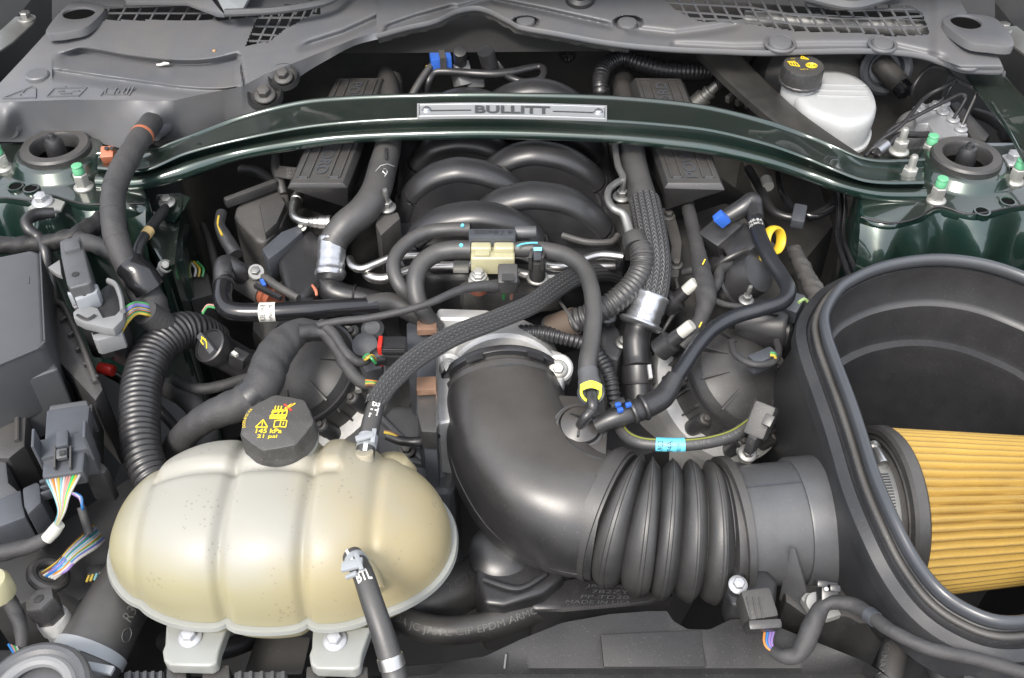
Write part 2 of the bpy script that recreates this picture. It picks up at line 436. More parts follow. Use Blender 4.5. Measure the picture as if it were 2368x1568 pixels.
# ================================================================ SETTING
mb = MB(); mb.add([(-40, -40, -.92), (40, -40, -.92), (40, 40, -.92), (-40, 40, -.92)], [(0, 1, 2, 3)])
struct('ground', mb, M.asph)
mb = MB()
obox(mb, V3((-.74, 0, -.75)), V3((.74, 0, -.75)), 1.9, .02)
struct('bay_floor', mb, M.deep)
mb = MB()
yb = lambda x: .30-.06*abs(x)/.6
xs = [-.585+.039*i for i in range(31)]
mb.loft([[V3((x, yb(x)+.02*math.sin(x*9)*.3, z)) for x in xs] for z in (-.75, -.3, -.05, .03, .075)], closed=False)
fw = struct('firewall', mb, M.insul)
for (u, v) in ((856, 121), (1311, 124)):
    m2 = MB(); c = Py(u, v, yb(0)-.004); lathe(m2, c, (0, -1, .1), [(.011, 0), (.011, .004), (.009, .006), (.004, .003), (.002, .008)], 20)
    for k in range(4):
        a = k*math.pi/4; d = V3((math.cos(a), 0, math.sin(a)))*.008; obox(m2, c-d+V3((0, -.006, 0)), c+d+V3((0, -.006, 0)), .0015, .003, (0, 1, 0))
    part('push_fastener', m2, M.black, fw)
# inner wings at the sides of the bay (outside what the cowl covers)
for s in (-1, 1):
    mb = MB()
    mb.loft([[V3((s*x, y, z)) for x, z in ((.70, -.75), (.69, -.2), (.655, .0), (.66, .05), (.70, .075), (.95, .10))] for y in (-.9, -.4, 0, .2, .5)], closed=False)
    struct('inner_wing', mb, M.deep)  # near black instead of body paint, to give the side gaps their shade
# raised bonnet behind the frame: shades the bay from behind, mirrored in the painted bar
mb = MB(); mb.loft([[V3((x, y, z)) for x in (-.8, -.3, .3, .8)] for y, z in ((.62, .22), (.60, .6), (.45, 1.15), (.30, 1.45))], closed=False)
struct('bonnet', mb, mat('bonnet_lining', (.09, .088, .082), .9))

# ================================================================ COWL
def zcowl(u, v): return .065+.035*(235-v)/235
FOLD = [(-40, 238), (0, 237), (160, 231), (400, 233), (490, 214), (560, 200), (613, 172), (700, 138), (765, 112), (820, 90), (872, 74)]
BOT = [(-40, 328), (0, 328), (220, 331), (300, 345), (360, 332), (430, 318), (520, 286), (605, 254), (643, 220), (700, 173), (765, 134), (819, 106), (872, 91)]
ZB = [(0, .008), (400, .008), (520, .02), (600, .035), (700, .06), (765, .072), (872, .082)]
GA = [(232, 14), (500, 14), (560, 33), (740, 18), (740, 32), (560, 42), (500, 47), (205, 47)]
GB = [(568, 106), (603, 18), (690, 8), (740, -6), (800, -6), (750, 14), (700, 46), (656, 70), (622, 97)]
GR = [(1530, -6), (1560, 22), (1615, 50), (1736, 56), (1843, 73), (1976, 76), (2067, 84), (2150, 80), (2131, 29), (2104, 12), (2029, 10), (1976, 23), (1923, 25), (1883, 15), (1843, 2), (1800, -6)]
LA = [(150, 118), (190, 108), (300, 126), (400, 136), (480, 134), (560, 116), (660, 92)]
LB = [(120, 156), (300, 182), (450, 201), (540, 199), (620, 170)]
def disp_left(u, v):
    d = 0
    if u > 120:
        e = sstep(130, 190, u+(v-118)*.8)*(1-sstep(545, 556, u)); la, lb = sitp(LA, u), sitp(LB, u)
        if la < v < lb: h_ = lb-la; d -= .011*e*sstep(la, la+.22*h_, v)*(1-.85*max(0, (v-la-.22*h_)/(.78*h_)))
        if v > lb: d -= e*lerp(.0017, .005, sstep(lb, lb+8, v))*(1-sstep(lb+8, lb+34, v))
    d -= .004*math.exp(-((u-itp([(120, 552), (200, 566)], v))/2.5)**2)*(1 if 128 < v < 205 else 0)
    # trough beside the seam
    r1 = [(690, 112), (790, 80), (875, 42)]; d2 = v-itp(r1, u)
    if u > 680: d -= .006*sstep(680, 720, u)*math.exp(-(d2/9)**2)
    return d
def grid(mb, us, top, bot, nv, zf, skip=None):
    vs = []; fs = []; n = nv+1
    for u in us:
        for j in range(n):
            v = lerp(top(u), bot(u), j/nv); vs.append(P(u, v, zf(u, v)))
    for i in range(len(us)-1):
        for j in range(nv):
            if skip:
                u = (us[i]+us[i+1])/2; v = lerp(top(u), bot(u), (j+.5)/nv)
                if skip(u, v): continue
            fs.append((i*n+j, i*n+j+1, (i+1)*n+j+1, (i+1)*n+j))
    return mb.add(vs, fs)
EL = [(-80, 262), (-20, 208), (0, 192), (60, 128), (120, 62), (150, 40), (190, 8), (200, -25)]   # left rim of the panel
def ltop(u): return max(-25, itp(EL, u))
us = [-60+3*i for i in range(312)]
cl = thing('cowl_cover', 'large grey moulded cowl cover with raised warning symbols and vent slots on the left', 'cowl cover', P(300, 230, .05))
mb = MB()
vs = []; fs = []; cnt = (40, 6, 16, 6, 20); nr = sum(cnt)+1
def rows(u):
    t0 = ltop(u); f = max(t0+.1, itp(FOLD, u)); la = min(max(sitp(LA, u), t0+(f-t0)*.3), f-30 if f-t0 > 60 else lerp(t0, f, .5)); lb = min(max(sitp(LB, u), la+(f-la)*.4), lerp(la, f, .85))
    k = [t0, la, lerp(la, lb, .22), lerp(la, lb, .97), lerp(lb, f, .15), f]; o = []
    for (p, q), n in zip(zip(k, k[1:]), cnt): o += [lerp(p, q, m_/n) for m_ in range(n)]
    return o+[f]
RW = [rows(u) for u in us]
for u, r_ in zip(us, RW): vs += [P(u, v, zcowl(u, v)+disp_left(u, v)) for v in r_]
for i_ in range(len(us)-1):
    for j_ in range(nr-1):
        u = us[i_]+1.5; v = (RW[i_][j_]+RW[i_+1][j_+1])/2
        if inpoly(u, v, GA) or inpoly(u, v, GB): continue
        fs.append((i_*nr+j_, i_*nr+j_+1, (i_+1)*nr+j_+1, (i_+1)*nr+j_))
mb.add(vs, fs)
part('panel', mb, M.cowl, cl, ang=50)
mb = MB()
def front_z(u, t):
    zt, zb = zcowl(u, itp(FOLD, u)), itp(ZB, u)
    b = .012*math.exp(-((u-352)/38)**2)+.010*math.exp(-((u-10)/28)**2)
    return lerp(zt, zb, t)+b*math.sin(math.pi*min(1, t*1.05))
vs = []; fs = []; nn = 15
for u in us:
    for j in range(nn):
        t = j/(nn-1)*1.0; v = lerp(itp(FOLD, u)+.3, sitp(BOT, u), t); rr = math.sin(min(1, t*6)*math.pi/2)
        zt, zb = zcowl(u, itp(FOLD, u)), itp(ZB, u)
        vs.append(P(u, v, front_z(u, t)))
for i in range(len(us)-1):
    for j in range(nn-1): fs.append((i*nn+j, i*nn+j+1, (i+1)*nn+j+1, (i+1)*nn+j))
mb.add(vs, fs); part('front_skirt', mb, M.cowl, cl, ang=60)
mb = MB(); lathe(mb, P(87, 176, zcowl(87, 176)), (0, 0, 1), [(.0135, -.003), (.0135, .002), (.012, .0035)], 28); part('blanking_plug', mb, M.cowl, cl)
# raised symbols
def ribs(segs, z_, wd=1.6, th=.0018):
    mb = MB()
    for a, b in segs:
        A, B = P(*a, zcowl(*a)+.0006), P(*b, zcowl(*b)+.0006); obox(mb, A, B, S(wd*2, A), th)
    return mb
part('warning_symbol', ribs([((8, 226), (75, 200)), ((75, 200), (82, 206)), ((82, 206), (82, 226)), ((82, 226), (6, 228)), ((52, 214), (60, 206)), ((46, 220), (49, 218))], 0), M.cowl, cl)
part('battery_symbol', ribs([((108, 223), (125, 205)), ((125, 205), (200, 203)), ((200, 203), (182, 222)), ((182, 222), (108, 224)), ((134, 212), (148, 211)), ((140, 217), (165, 216)), ((168, 212), (184, 210)), ((150, 203), (152, 200)), ((188, 203), (190, 200))], 0), M.cowl, cl)
part('manual_symbol', ribs([((232, 222), (246, 204)), ((246, 204), (242, 219)), ((242, 219), (265, 219)), ((270, 219), (290, 219)), ((270, 203), (262, 218)), ((290, 203), (282, 219)), ((300, 201), (292, 219)), ((310, 201), (298, 221)), ((276, 210), (272, 217))], 0), M.cowl, cl)
def bars(parent, poly, lines, z_off=0, wd=4.2):
    """lattice bars of a vent, each its own piece, clipped to the opening"""
    for pl in lines:
        pts = []
        for (a, b) in zip(pl, pl[1:]):
            n = max(2, int(math.hypot(b[0]-a[0], b[1]-a[1])/3))
            pts += [(lerp(a[0], b[0], i/n), lerp(a[1], b[1], i/n)) for i in range(n)]
        pts.append(pl[-1]); run = []
        def flush(run):
            if len(run) < 2: return
            run = run[::max(1, len(run)//6)]+[run[-1]]
            m_ = MB(); q = [P(u, v, zcowl(u, v)-.0015+z_off) for u, v in run]
            L = []
            for i, p in enumerate(q):
                t = q[min(i+1, len(q)-1)]-q[max(i-1, 0)]; t.z = 0
                if t.length < 1e-6: continue
                t.normalize(); s_ = V3((t.y, -t.x, 0))*(S(wd, p)/2)
                L.append([p+s_, p-s_, p-s_-V3((0, 0, .0016)), p+s_-V3((0, 0, .0016))])
            if len(L) > 1: m_.loft(L); part('lattice_bar', m_, M.cowl, parent)
        for (u, v) in pts:
            if inpoly(u, v, poly): run.append((u, v))
            else: flush(run); run = []
        flush(run)
bars(cl, GA, [[(200+36.5*i+22, 8), (200+36.5*i-3, 52)] for i in range(16)]+[[(205, 29.5), (480, 29.5)]])
bars(cl, GB, [[(560, 93.5), (700, 95)], [(570, 77), (690, 84)], [(580, 59), (700, 63)], [(590, 40), (760, 40)], [(600, 22), (790, 12)]]+
     [[(590+k*26, 110), (640+k*24, 10), (660+k*26, -20)] for k in range(0, 6)], wd=4.5)
# washers and screws in the cowl's lower edge
for (u, v, z, s_) in ((612, 220, .057, .017), (655, 178, .069, .015)):
    m2 = MB(); lathe(m2, P(u, v, z), (0, -.35, .94), [(s_*1.25, -.004), (s_*1.15, .004), (s_, 0), (s_*.9, -.001)], 24); part('screw_cup', m2, M.deep, cl)
    inst('screw', B_BLACK, cl, P(u, v, z+.002), (0, -.35, .94), s_*.75)
mb = MB(); c = P(356, 284, .036); lathe(mb, c+V3((0, .008, .0)), V3((-.35, -.9, -.22)), [(.024, -.012), (.0225, .0), (.0205, .010), (.0185, .016), (.0175, .018), (.015, .018)], 28); part('cable_grommet', mb, M.cowl, cl)
mb = MB(); c = P(5, 290, .035); lathe(mb, c+V3((0, .02, .0)), V3((-.2, -.95, -.1)), [(.033, -.004), (.029, .004), (.024, .010), (.020, .016), (.012, .0165)], 28); part('cable_grommet', mb, M.cowl, cl)
# hinge pad with its oval hole, at the outer corner
def hinge_pad(parent, poly, hole, z):
    mb = MB(); n = 40; out = ploop(poly, z, n); c = P(*hole[:2], z); a, b = S(hole[2], c), S(hole[3], c)/.45
    ins = []
    for p in out:
        an = math.atan2((p.y-c.y)/b, (p.x-c.x)/a); ins.append(V3((c.x+a*math.cos(an), c.y+b*math.sin(an), z)))
    dn = V3((0, 0, -.010))
    mb.loft([[p+dn for p in out], out, ins, [p+dn for p in ins]], c0=False, c1=False); hp = part('hinge_pad', mb, M.cowl, parent, bevel=.002)
    mb = MB(); lathe(mb, c-V3((0, 0, .003)), (0, 0, 1), [(1, 0), (.001, .0002)], 24)
    for k in range(len(mb.v)): mb.v[k] = V3((c.x+(mb.v[k].x-c.x)*a*1.03, c.y+(mb.v[k].y-c.y)*b*1.03, mb.v[k].z))
    part('pad_shade_disc', mb, M.hole, hp)  # black disc stands in for the shade down in the hole
hinge_pad(cl, [(105, 70), (160, 8), (215, 6), (240, 16), (236, 30), (200, 62), (160, 72), (128, 76)], (182, 30, 36, 14), .101)

cr = thing('cowl_cover', 'grey windscreen cowl with a long curved lattice vent across the centre and right', 'cowl cover', P(1500, 80, .06))
EDGE = [(868, 88), (940, 68), (1005, 53), (1059, 29), (1112, 24), (1176, 53), (1200, 66), (1277, 80), (1411, 104), (1544, 117), (1677, 123), (1775, 126), (1869, 123), (1976, 121), (2060, 124), (2136, 134), (2190, 152), (2229, 165), (2290, 168), (2322, 168)]
ER = [(868, -25), (2200, -25), (2216, -5), (2240, 40), (2290, 104), (2312, 140), (2323, 166)]
def disp_right(u, v):
    d = 0
    for line, wd, dp in (([(1130, 0), (1250, 24), (1420, 62), (1425, 64)], 7, -.006), ([(1150, -6), (1000, 36), (880, 78)], 8, -.004),
                         ([(1440, 66), (1560, 80), (1640, 70), (1720, 55)], 9, -.004), ([(1545, 104), (1700, 112), (1900, 108), (2060, 108), (2200, 140)], 10, -.004), ([(1060, 12), (960, 40), (885, 66)], 6, -.004)):
        if line[0][0] > line[-1][0]: line = line[::-1]
        if line[0][0] < u < line[-1][0]:
            d += dp*math.exp(-((v-itp(line, u))/wd)**2)*sstep(line[0][0], line[0][0]+15, u)*(1-sstep(line[-1][0]-25, line[-1][0], u))
    for (hu, hv, a, b) in ((1215, 51, 34, 15), (1452, 52, 38, 17)):
        q = math.hypot((u-hu)/a, (v-hv)/b); d -= .009*(1-sstep(.75, 1, q))
    d += .008*sstep(2140, 2175, u)*(1-sstep(150, 165, v))*.6
    return d
us = [870+3*i for i in range(486)]
mb = MB()
ert = lambda u: max(-25, itp(ER, u)); ebt = lambda u: max(ert(u)+.1, sitp(EDGE, u)-9)
grid(mb, us, ert, ebt, 50, lambda u, v: zcowl(u, v)+disp_right(u, v), lambda u, v: inpoly(u, v, GR))
part('panel', mb, M.cowl, cr, ang=50)
mb = MB(); q = [P(u, ebt(u), zcowl(u, ebt(u))) for u in us]
mb.loft([[p for p in q], [p+V3((0, -.002, -.004)) for p in q], [p+V3((0, -.001, -.007)) for p in q], [p+V3((0, .004, -.009)) for p in q], [p+V3((0, .03, -.009)) for p in q]], closed=False); part('front_lip', mb, M.cowl, cr, ang=60)
q2 = q[:200:4]
mb = MB(); sweep(mb, [(p+V3((0, .012, -.013)), .005) for p in q2], 8, wob=.2); part('foam_seal', mb, M.insul, cr)
vl = []
for i in range(24):
    u0 = 1475+i*32
    vl.append([(u0-8, -12), (u0+8, 20), (u0+32, 60), (u0+54, 92)])
hl = [[(1500, 2), (1736, 16), (1850, 36), (1976, 44), (2080, 40), (2160, 34)], [(1500, 22), (1600, 27), (1736, 38), (1850, 58), (1976, 60), (2067, 63), (2160, 60)], [(1560, 40), (1680, 45), (1760, 54)], [(1960, 24), (2060, 20), (2130, 20)]]
bars(cr, GR, vl, wd=5); bars(cr, GR, hl, .001, wd=5)
for (u, v, s_) in ((1215, 49, .012), (1450, 55, .0125)): inst('push_pin', PIN, cr, P(u, v, zcowl(u, v)-.006), (0, -.15, 1), s_)
for (u, v, s_) in ((1803, 101, .014), (2040, 103, .0125), (2231, 144, .0125)):
    inst('push_pin', PIN, cr, P(u, v, zcowl(u, v)+.001), (0, -.2, 1), s_)
    m2 = MB(); torus(m2, P(u, v, zcowl(u, v)), (0, -.1, 1), s_*1.25, .0022); part('pin_collar', m2, M.cowl, cr)
hinge_pad(cr, [(2180, 45), (2205, 32), (2285, 36), (2325, 62), (2345, 100), (2330, 108), (2290, 104), (2240, 96), (2190, 62)], (2233, 50, 34, 16), .1025)
# what shows through the vents: dark tray and the wiper linkage
mb = MB(); mb.add([P(120, 130, .045), P(120, -60, .07), P(2300, -60, .07), P(2300, 110, .045)], [(0, 1, 2, 3)]); struct('cowl_tray', mb, M.deep)
mb = MB(); sweep(mb, [(P(1720, 45, .072), .011), (P(1900, 55, .072), .011), (P(2160, 68, .07), .011)], 14); solo('wiper_linkage_tube', 'grey metal tube seen through the right hand cowl lattice', 'metal tube', mb, M.tin)
mb = MB(); obox(mb, P(1600, 70, .066), P(1900, 45, .066), .02, .01); solo('wiper_arm_link', 'dusty flat steel link under the middle of the right cowl lattice', 'steel link', mb, M.tin, bevel=.002)
# windscreen foot at the very top
mb = MB(); mb.loft([[P(u, -22, .108)+V3((0, 0, -.01)), P(u, -26, .112), P(u, -60, .14), P(u, -200, .25)] for u in (-60, 400, 900, 1400, 2000, 2450)], closed=False)
struct('windscreen', mb, M.glasst)
mb = MB(); plate(mb, [P(275, -30, .118), P(290, 3, .114), P(430, 4, .114), P(500, 30, .112), P(518, 32, .112), P(490, 0, .122), P(470, -30, .125)], .006); part('trim_flap', mb, M.cowl, cl, bevel=.001)
mb = MB(); plate(mb, [P(488, -30, .125), P(520, 30, .114), P(560, 22, .116), P(590, -30, .122)], .004); part('light_flap', mb, M.latch, cl)
mb = MB(); sweep(mb, path([(520, 30, .114, 9), (620, 26, .115, 9), (700, 16, .116, 9), (760, 2, .117, 9), (800, -25, .118, 9)]), 10); part('edge_rubber', mb, M.grey, cl)
mb = MB(); sweep(mb, path([(1860, -10, .116, 12), (1960, 12, .115, 12), (2020, 2, .116, 12), (2080, -20, .118, 12)]), 10); part('edge_rubber', mb, M.cowl, cr)
mb = MB(); lathe(mb, P(1340, 2, .1), (0, -.3, .95), [(.018, -.01), (.018, .008), (.014, .012), (.008, .013)], 24); solo('wiper_spindle_cap', 'black round spindle cap at the top centre edge of the cowl', 'cap', mb, M.satin)
# fender edges with their steel brackets
for s, pl, bo, lab in ((-1, [(-20, 88), (10, 62), (36, 38), (82, 40), (75, 55), (28, 98), (-20, 130)], (62, 44), 'steel bonnet hinge bracket with bolt in the dark gap at the top left corner'),
                       (1, [(2286, 62), (2350, 60), (2390, 90), (2390, 140), (2345, 108)], (2318, 70), 'steel bonnet hinge bracket in the dark gap at the top right corner')):
    mb = MB(); plate(mb, [P(u, v, .085) for u, v in pl], .003); t = thing('hinge_bracket', lab, 'bracket', P(*bo, .08)); part('plate', mb, M.tin, t, bevel=.0008)
    inst('bolt', B_STEEL, t, P(*bo, .086), (0, 0, 1), .011)

# ================================================================ PAINTED BRACE
ST = [(226, 355, 385, 402, 437, .028), (300, 352, 392, 406, 440, .028), (345, 350, 388, 400, 436, .030), (430, 320, 352, 373, 414, .037), (552, 273, 321, 339, 371, .046), (690, 238, 294, 315, 346, .06), (800, 227, 281, 304, 331, .068),
      (962, 221, 272, 297, 324, .075), (1144, 219, 270, 294, 321, .078), (1397, 225, 277, 304, 329, .076), (1550, 237, 288, 316, 345, .07), (1651, 252, 301, 329, 359, .064), (1775, 283, 332, 358, 387, .052), (1860, 312, 362, 384, 416, .04),
      (1923, 338, 388, 407, 439, .037), (1990, 366, 413, 424, 459, .031), (2043, 374, 420, 432, 466, .029), (2136, 370, 420, 432, 466, .029)]
sv = [[(s_[0], s_[k]) for s_ in ST] for k in range(1, 6)]
def bpt(u, t, up=0):
    """point of the bar's top face: t = 0 at the back edge, 1 at the ridge"""
    b, r, _, _, h = [sitp(q, u) for q in sv]
    dip = -.012*math.sin(math.pi*t)*(1-sstep(240, 440, u)+sstep(1900, 2010, u)) - .0012*math.sin(math.pi*t)
    return P(u, lerp(b, r, t), lerp(h-.003, h+.001, t)+dip+up)
br = thing('strut_brace', 'arched glossy dark green cross brace over the engine with a metal name plate', 'strut brace', P(1183, 330, .03))
mb = MB(); L = []
for i in range(192):
    u = 226+i*10
    b, r, bt, bb, h = [sitp(q, u) for q in sv]
    k = []
    k.append(P(u, b+3, h-.016))
    e0 = bpt(u, .02)
    for q in range(6):                        # rolled back edge
        a = R(200-q*36); k.append(e0+V3((0, -.0026*math.cos(a), .0005+.0026*math.sin(a)))*1.0)
    k += [bpt(u, t) for t in (.1, .2, .35, .5, .65, .8, .9)]
    e1 = bpt(u, .96)
    for q in range(5):                        # rounded ridge
        a = R(95-q*20); k.append(e1+V3((0, -.003*math.cos(a), -.003+.003*math.sin(a))))
    k += [P(u, lerp(r, bt, .55), h-.010), P(u, bt-3, h-.0165), P(u, bt-1, h-.018)]
    pc = P(u, (bt+bb)/2+1, h-.024); rad = S((bb-bt)/2, pc)
    for q in range(11):
        a = R(105-q*21); k.append(pc+V3((0, -math.cos(a)*rad, math.sin(a)*rad)))
    k.append(pc+V3((0, rad*1.6, -.004))); k.append(P(u, lerp(b, r, .5), h-.022))
    L.append(k)
mb.loft(L); part('bar', mb, M.paint, br, ang=50)
# name plate
bq = lambda x, y, up: bpt(lerp(964, 1403, x), lerp(1.0, .36, y), up)
n1 = V3((0, -.12, .99)).normalized()
mb = MB(); N_ = 30; G1 = [[bq(i/N_, j/4, .0030) for i in range(N_+1)] for j in range(5)]
mb.loft([[p-n1*.0025 for p in G1[0]]]+G1+[[p-n1*.0025 for p in G1[4]]], closed=False); bp_ = part('name_plate', mb, M.badge, br)
mb = MB()
for (x0, y0, x1, y1) in ((.012, .1, .988, .1), (.012, .9, .988, .9), (.012, .1, .012, .9), (.988, .1, .988, .9)):
    pts = [bq(lerp(x0, x1, i/16), lerp(y0, y1, i/16), .0032) for i in range(17)]; sweep(mb, [(p, .0006) for p in pts], 6)
part('plate_border', mb, M.crimp, bp_)
part('lettering', text_mb('BULLITT', lambda x, y: bq(lerp(.305, .70, x), lerp(.26, .80, y), .0042), bold=.03), mat('dark_nickel', (.15, .16, .17), .4, .5), bp_)
for a, b in ((.07, .285), (.715, .93)):
    mb = MB(); mb.loft([[bq(lerp(a, b, i/10), y, .0036) for i in range(11)] for y in (.5, .42)], closed=False); part('engraved_line', mb, M.crimp, bp_)
for x in (.05, .955):
    mb = MB(); lathe(mb, bq(x, .5, .0034), n1, [(.0052, -.001), (.005, .0006), (.0042, .0012), (.004, .0024), (.0025, .0036), (.001, .0038)], 16); part('rivet', mb, M.crimp, bp_)
for (u, v) in ((2098, 414), (2078, 350)):
    inst('stud_nut', B_NUTS, br, P(u, v, .014 if v > 400 else .012), (0, 0, 1), .0115)
for (u, v) in ((460, 352), (1755, 300)):
    mb = MB(); lathe(mb, bpt(u, .8), (0, -.2, 1), [(.004, -.001), (.0035, .001), (.002, .0012)], 12); part('drain_dimple', mb, M.paint, br)

# ================================================================ STRUT TOWERS
def tower(lab, c, poly, wall, ring, nuts, side):
    t = thing('strut_tower', lab, 'strut tower', P(*c, -.03))
    mb = MB(); n = 80; out = ploop(poly, 0, n); ce = P(*c, 0); a, b = ring
    def ell(k, z): return [V3((ce.x+a*k*math.cos(q), ce.y+b*k*math.sin(q), z)) for q in an]
    an = [math.atan2((p.y-ce.y)/b, (p.x-ce.x)/a) for p in out]
    mb.loft([[p+V3((0, 0, -.25)) for p in out], [p+V3((0, 0, -.006)) for p in out], [p+(ce-p)*.03 for p in out], ell(1.5, .001), ell(1.36, .004), ell(1.26, .013), ell(1.12, .016), ell(1.02, .016), ell(1.0, .012)], c0=False, c1=False); part('top_plate', mb, M.paint, t, ang=60)
    mb = MB(); lathe(mb, ce+V3((0, 0, .014)), (0, 0, 1), [(a*1.02, 0), (a*1.02, .007), (a*.96, .0095), (a*.72, .0095), (a*.66, .006), (a*.65, -.05)], 48, cap=False); rg = part('rubber_mount', mb, M.rubber, t)
    mb = MB(); lathe(mb, ce+V3((0, 0, -.030)), (0, 0, 1), [(a*.645, .036), (a*.644, .001), (a*.45, .004), (a*.4, .010), (a*.25, .011), (a*.2, .018)], 28, ); mb.f = [f for f in mb.f if len(f) == 4 or f[0] != 27]; part('bearing', mb, M.hole, t)  # bearing coloured black so the opening of the mount looks shaded
    mb = MB(); torus(mb, ce+V3((0, 0, .0)), (0, 0, 1), a*.26, .003); part('rust_ring', mb, M.orange, t)
    mb = MB(); lathe(mb, ce+V3((0, 0, -.005)), (0, 0, 1), [(.0115, -.01), (.011, .024), (.0105, .032), (.008, .037), (.005, .038), (.004, .042), (.002, .043)], 24); part('centre_cap', mb, M.satin, t)
    for (u, v, cap) in nuts:
        nb = inst('stud_nut', B_NUT, t, P(u, v, .002), (0, 0, 1), .0112)
        if cap: inst('thread_cap', GCAP, t, P(u, v, .002)+V3((0, 0, .0205)), (0, 0, 1), .0062)
    # pressed front wall below the plate
    mb = MB(); zs = [z for z in (-.004, -.012, -.02, -.03, -.05, -.08, -.13, -.25)]; yo = [-.0, -.006, -.010, -.016, -.020, -.017, -.017, -.017]
    q = [P(u, v, 0) for u, v in wall]; q = [p for p, _ in resample(smooth([(p, 0) for p in q]), .006)]
    loops = []
    for z, y in zip(zs, yo):
        loops.append([p+V3((0, y-.010*math.sin(i*.55)*math.exp(-((z+.045)/.03)**2), z)) for i, p in enumerate(q)])
    mb.loft(loops, closed=False); part('front_wall', mb, M.paint, t, ang=60)
    # seam and holes of the pressing
    mb = MB(); sweep(mb, path([(u, v-8, .0015, 2.2) for u, v in wall]), 6); part('seam', mb, M.satin, t)
    for (u, v) in ([(36, 432), (72, 437)] if side < 0 else [(2240, 348), (2293, 420), (2330, 467), (2270, 490)]):
        hz_ = .003 if side < 0 else .0015; m2 = MB(); lathe(m2, P(u, v, hz_), (0, 0, 1), [(.0095, -.006), (.009, .0012), (.007, .0012), (.0065, -.003)], 20, cap=False); part('hole_rim', m2, M.paint, t)
        m2 = MB(); lathe(m2, P(u, v, hz_), (0, 0, 1), [(.0066, 0), (.001, .0002)], 16); part('hole', m2, M.hole, t)  # flat black disc, inner shade of the hole as colour
    return t
TL = tower('left strut tower in dark green paint with black rubber mount and green capped studs', (140, 375), [(-120, 345), (60, 330), (240, 335), (300, 350), (330, 420), (335, 480), (210, 478), (165, 472), (110, 455), (70, 468), (0, 462), (-120, 470)],
      [(-100, 470), (0, 465), (70, 470), (110, 458), (165, 473), (210, 480), (335, 478)], (.0385, .0385), [(8, 388, 1), (194, 432, 1)], -1)
TR = tower('right strut tower in dark green paint beside the white fluid reservoir', (2222, 396), [(1985, 462), (2000, 380), (2100, 345), (2250, 330), (2420, 335), (2560, 380), (2560, 460), (2367, 480), (2250, 502), (2172, 486), (2140, 500), (2060, 520), (2000, 500)],
      [(1990, 510), (2060, 524), (2120, 512), (2150, 492), (2180, 486), (2250, 503), (2367, 482), (2560, 460)], (.0385, .0385), [(2163, 462, 1), (2345, 419, 1), (2143, 362, 1)], 1)
inst('bolt', B_WHITE, TR, P(2340, 372, .004), (0, 0, 1), .0135)
# inner apron of the bay under each tower
for s, pl, lab in ((-1, [(210, 480), (440, 430), (470, 520), (430, 700), (300, 760), (180, 640)], 'left'), (1, [(1960, 480), (2000, 500), (2060, 520), (2150, 640), (2120, 700), (2020, 640)], 'right')):
    mb = MB()
    q = [P(u, v, -.06) for u, v in ([(300, 350), (425, 430), (440, 520), (420, 700)] if s < 0 else [(2010, 470), (1985, 540), (2040, 620), (2110, 720)])]
    mb.loft([[p+V3((0, 0, z)) for p in q] for z in (.04, 0, -.1, -.6)], closed=False)
    struct('inner_apron', mb, M.paint)
# ================================================================ ENGINE CORE
mb = MB()
prism(mb, [(600, 470), (800, 330), (1560, 330), (1760, 470), (1800, 760), (1640, 1000), (1300, 1120), (1000, 1120), (760, 980), (580, 760)], -.15, -.6)
eng = thing('engine_block', 'dark engine body deep beneath the hoses and intake', 'engine', P(1180, 700, -.5)); part('block', mb, M.deep, eng, bevel=.01)
# coil covers on both sides of the intake
def coil_cover(lab, tl, tr, fl, fr, bl, br_, ap, txt, flip):
    """top plane corners, bevel corners, apex of the drooping front face"""
    t = thing('coil_cover', lab, 'coil cover', P(*fl, -.05), 'ribbed coil covers beside the intake runners')
    z = .022; top = [P(*tl, z), P(*tr, z), P(*fr, z), P(*fl, z)]
    A, B = P(*bl, z-.006), P(*br_, z-.006); ax = P(*ap, z-.045)
    back = [top[0]+V3((-.006, 0, -.008)), top[1]+V3((.006, 0, -.008))]
    mb = MB()
    mb.add([top[0], top[1], top[2], top[3], A, B, ax, back[0]+V3((0, 0, -.05)), back[1]+V3((0, 0, -.05)), back[0], back[1], (A+V3((0, .03, -.02)) if flip else ax+V3((0, .03, 0))), (ax+V3((0, .03, 0)) if flip else B+V3((0, .03, -.02)))],
           [(0, 1, 2, 3), (3, 2, 5, 4), (4, 5, 6), (0, 3, 4, 9), (1, 10, 5, 2), (9, 4, 11, 7), (10, 8, 12, 5), (0, 9, 10, 1), (9, 7, 8, 10), (4, 6, 11), (5, 12, 6)])
    part('cover', mb, M.black, t, bevel=.0012, ang=25)
    q = lambda x, y, up=.0008: top[0].lerp(top[1], x).lerp(top[3].lerp(top[2], x), y)+V3((0, 0, up))
    for x0, x1 in ((.10, .30), (.70, .90)):
        for y0, y1 in ((.03, .96),):
            for xx in (x0, x1):
                mb = MB(); obox(mb, q(xx, y0), q(xx, y1), .0022, .0022); part('rib', mb, M.black, t, bevel=.0005)
            mb = MB(); obox(mb, q(x0, y0), q(x1, y0), .0022, .002); part('rib', mb, M.black, t)
            mb = MB(); obox(mb, q(x0+.02, y1), q(x1-.02, y1), .0028, .002); part('rib', mb, M.grey, t)
    mid = .5
    if flip: fn = lambda x, y: q(lerp(.38, .62, y), lerp(.06, .93, x), .0012)          # read from the left
    else: fn = lambda x, y: q(lerp(.62, .38, y), lerp(.96, .06, x), .0012)
    part('lettering', text_mb(txt, fn, bold=.0), M.slate, t)
    return t
coil_cover('left black coil cover with ribs and lettering, rear of the chrome elbow fitting', (779, 180), (884, 180), (672, 423), (792, 423), (664, 436), (804, 435), (806, 482), 'POWERED BY FORD', True)
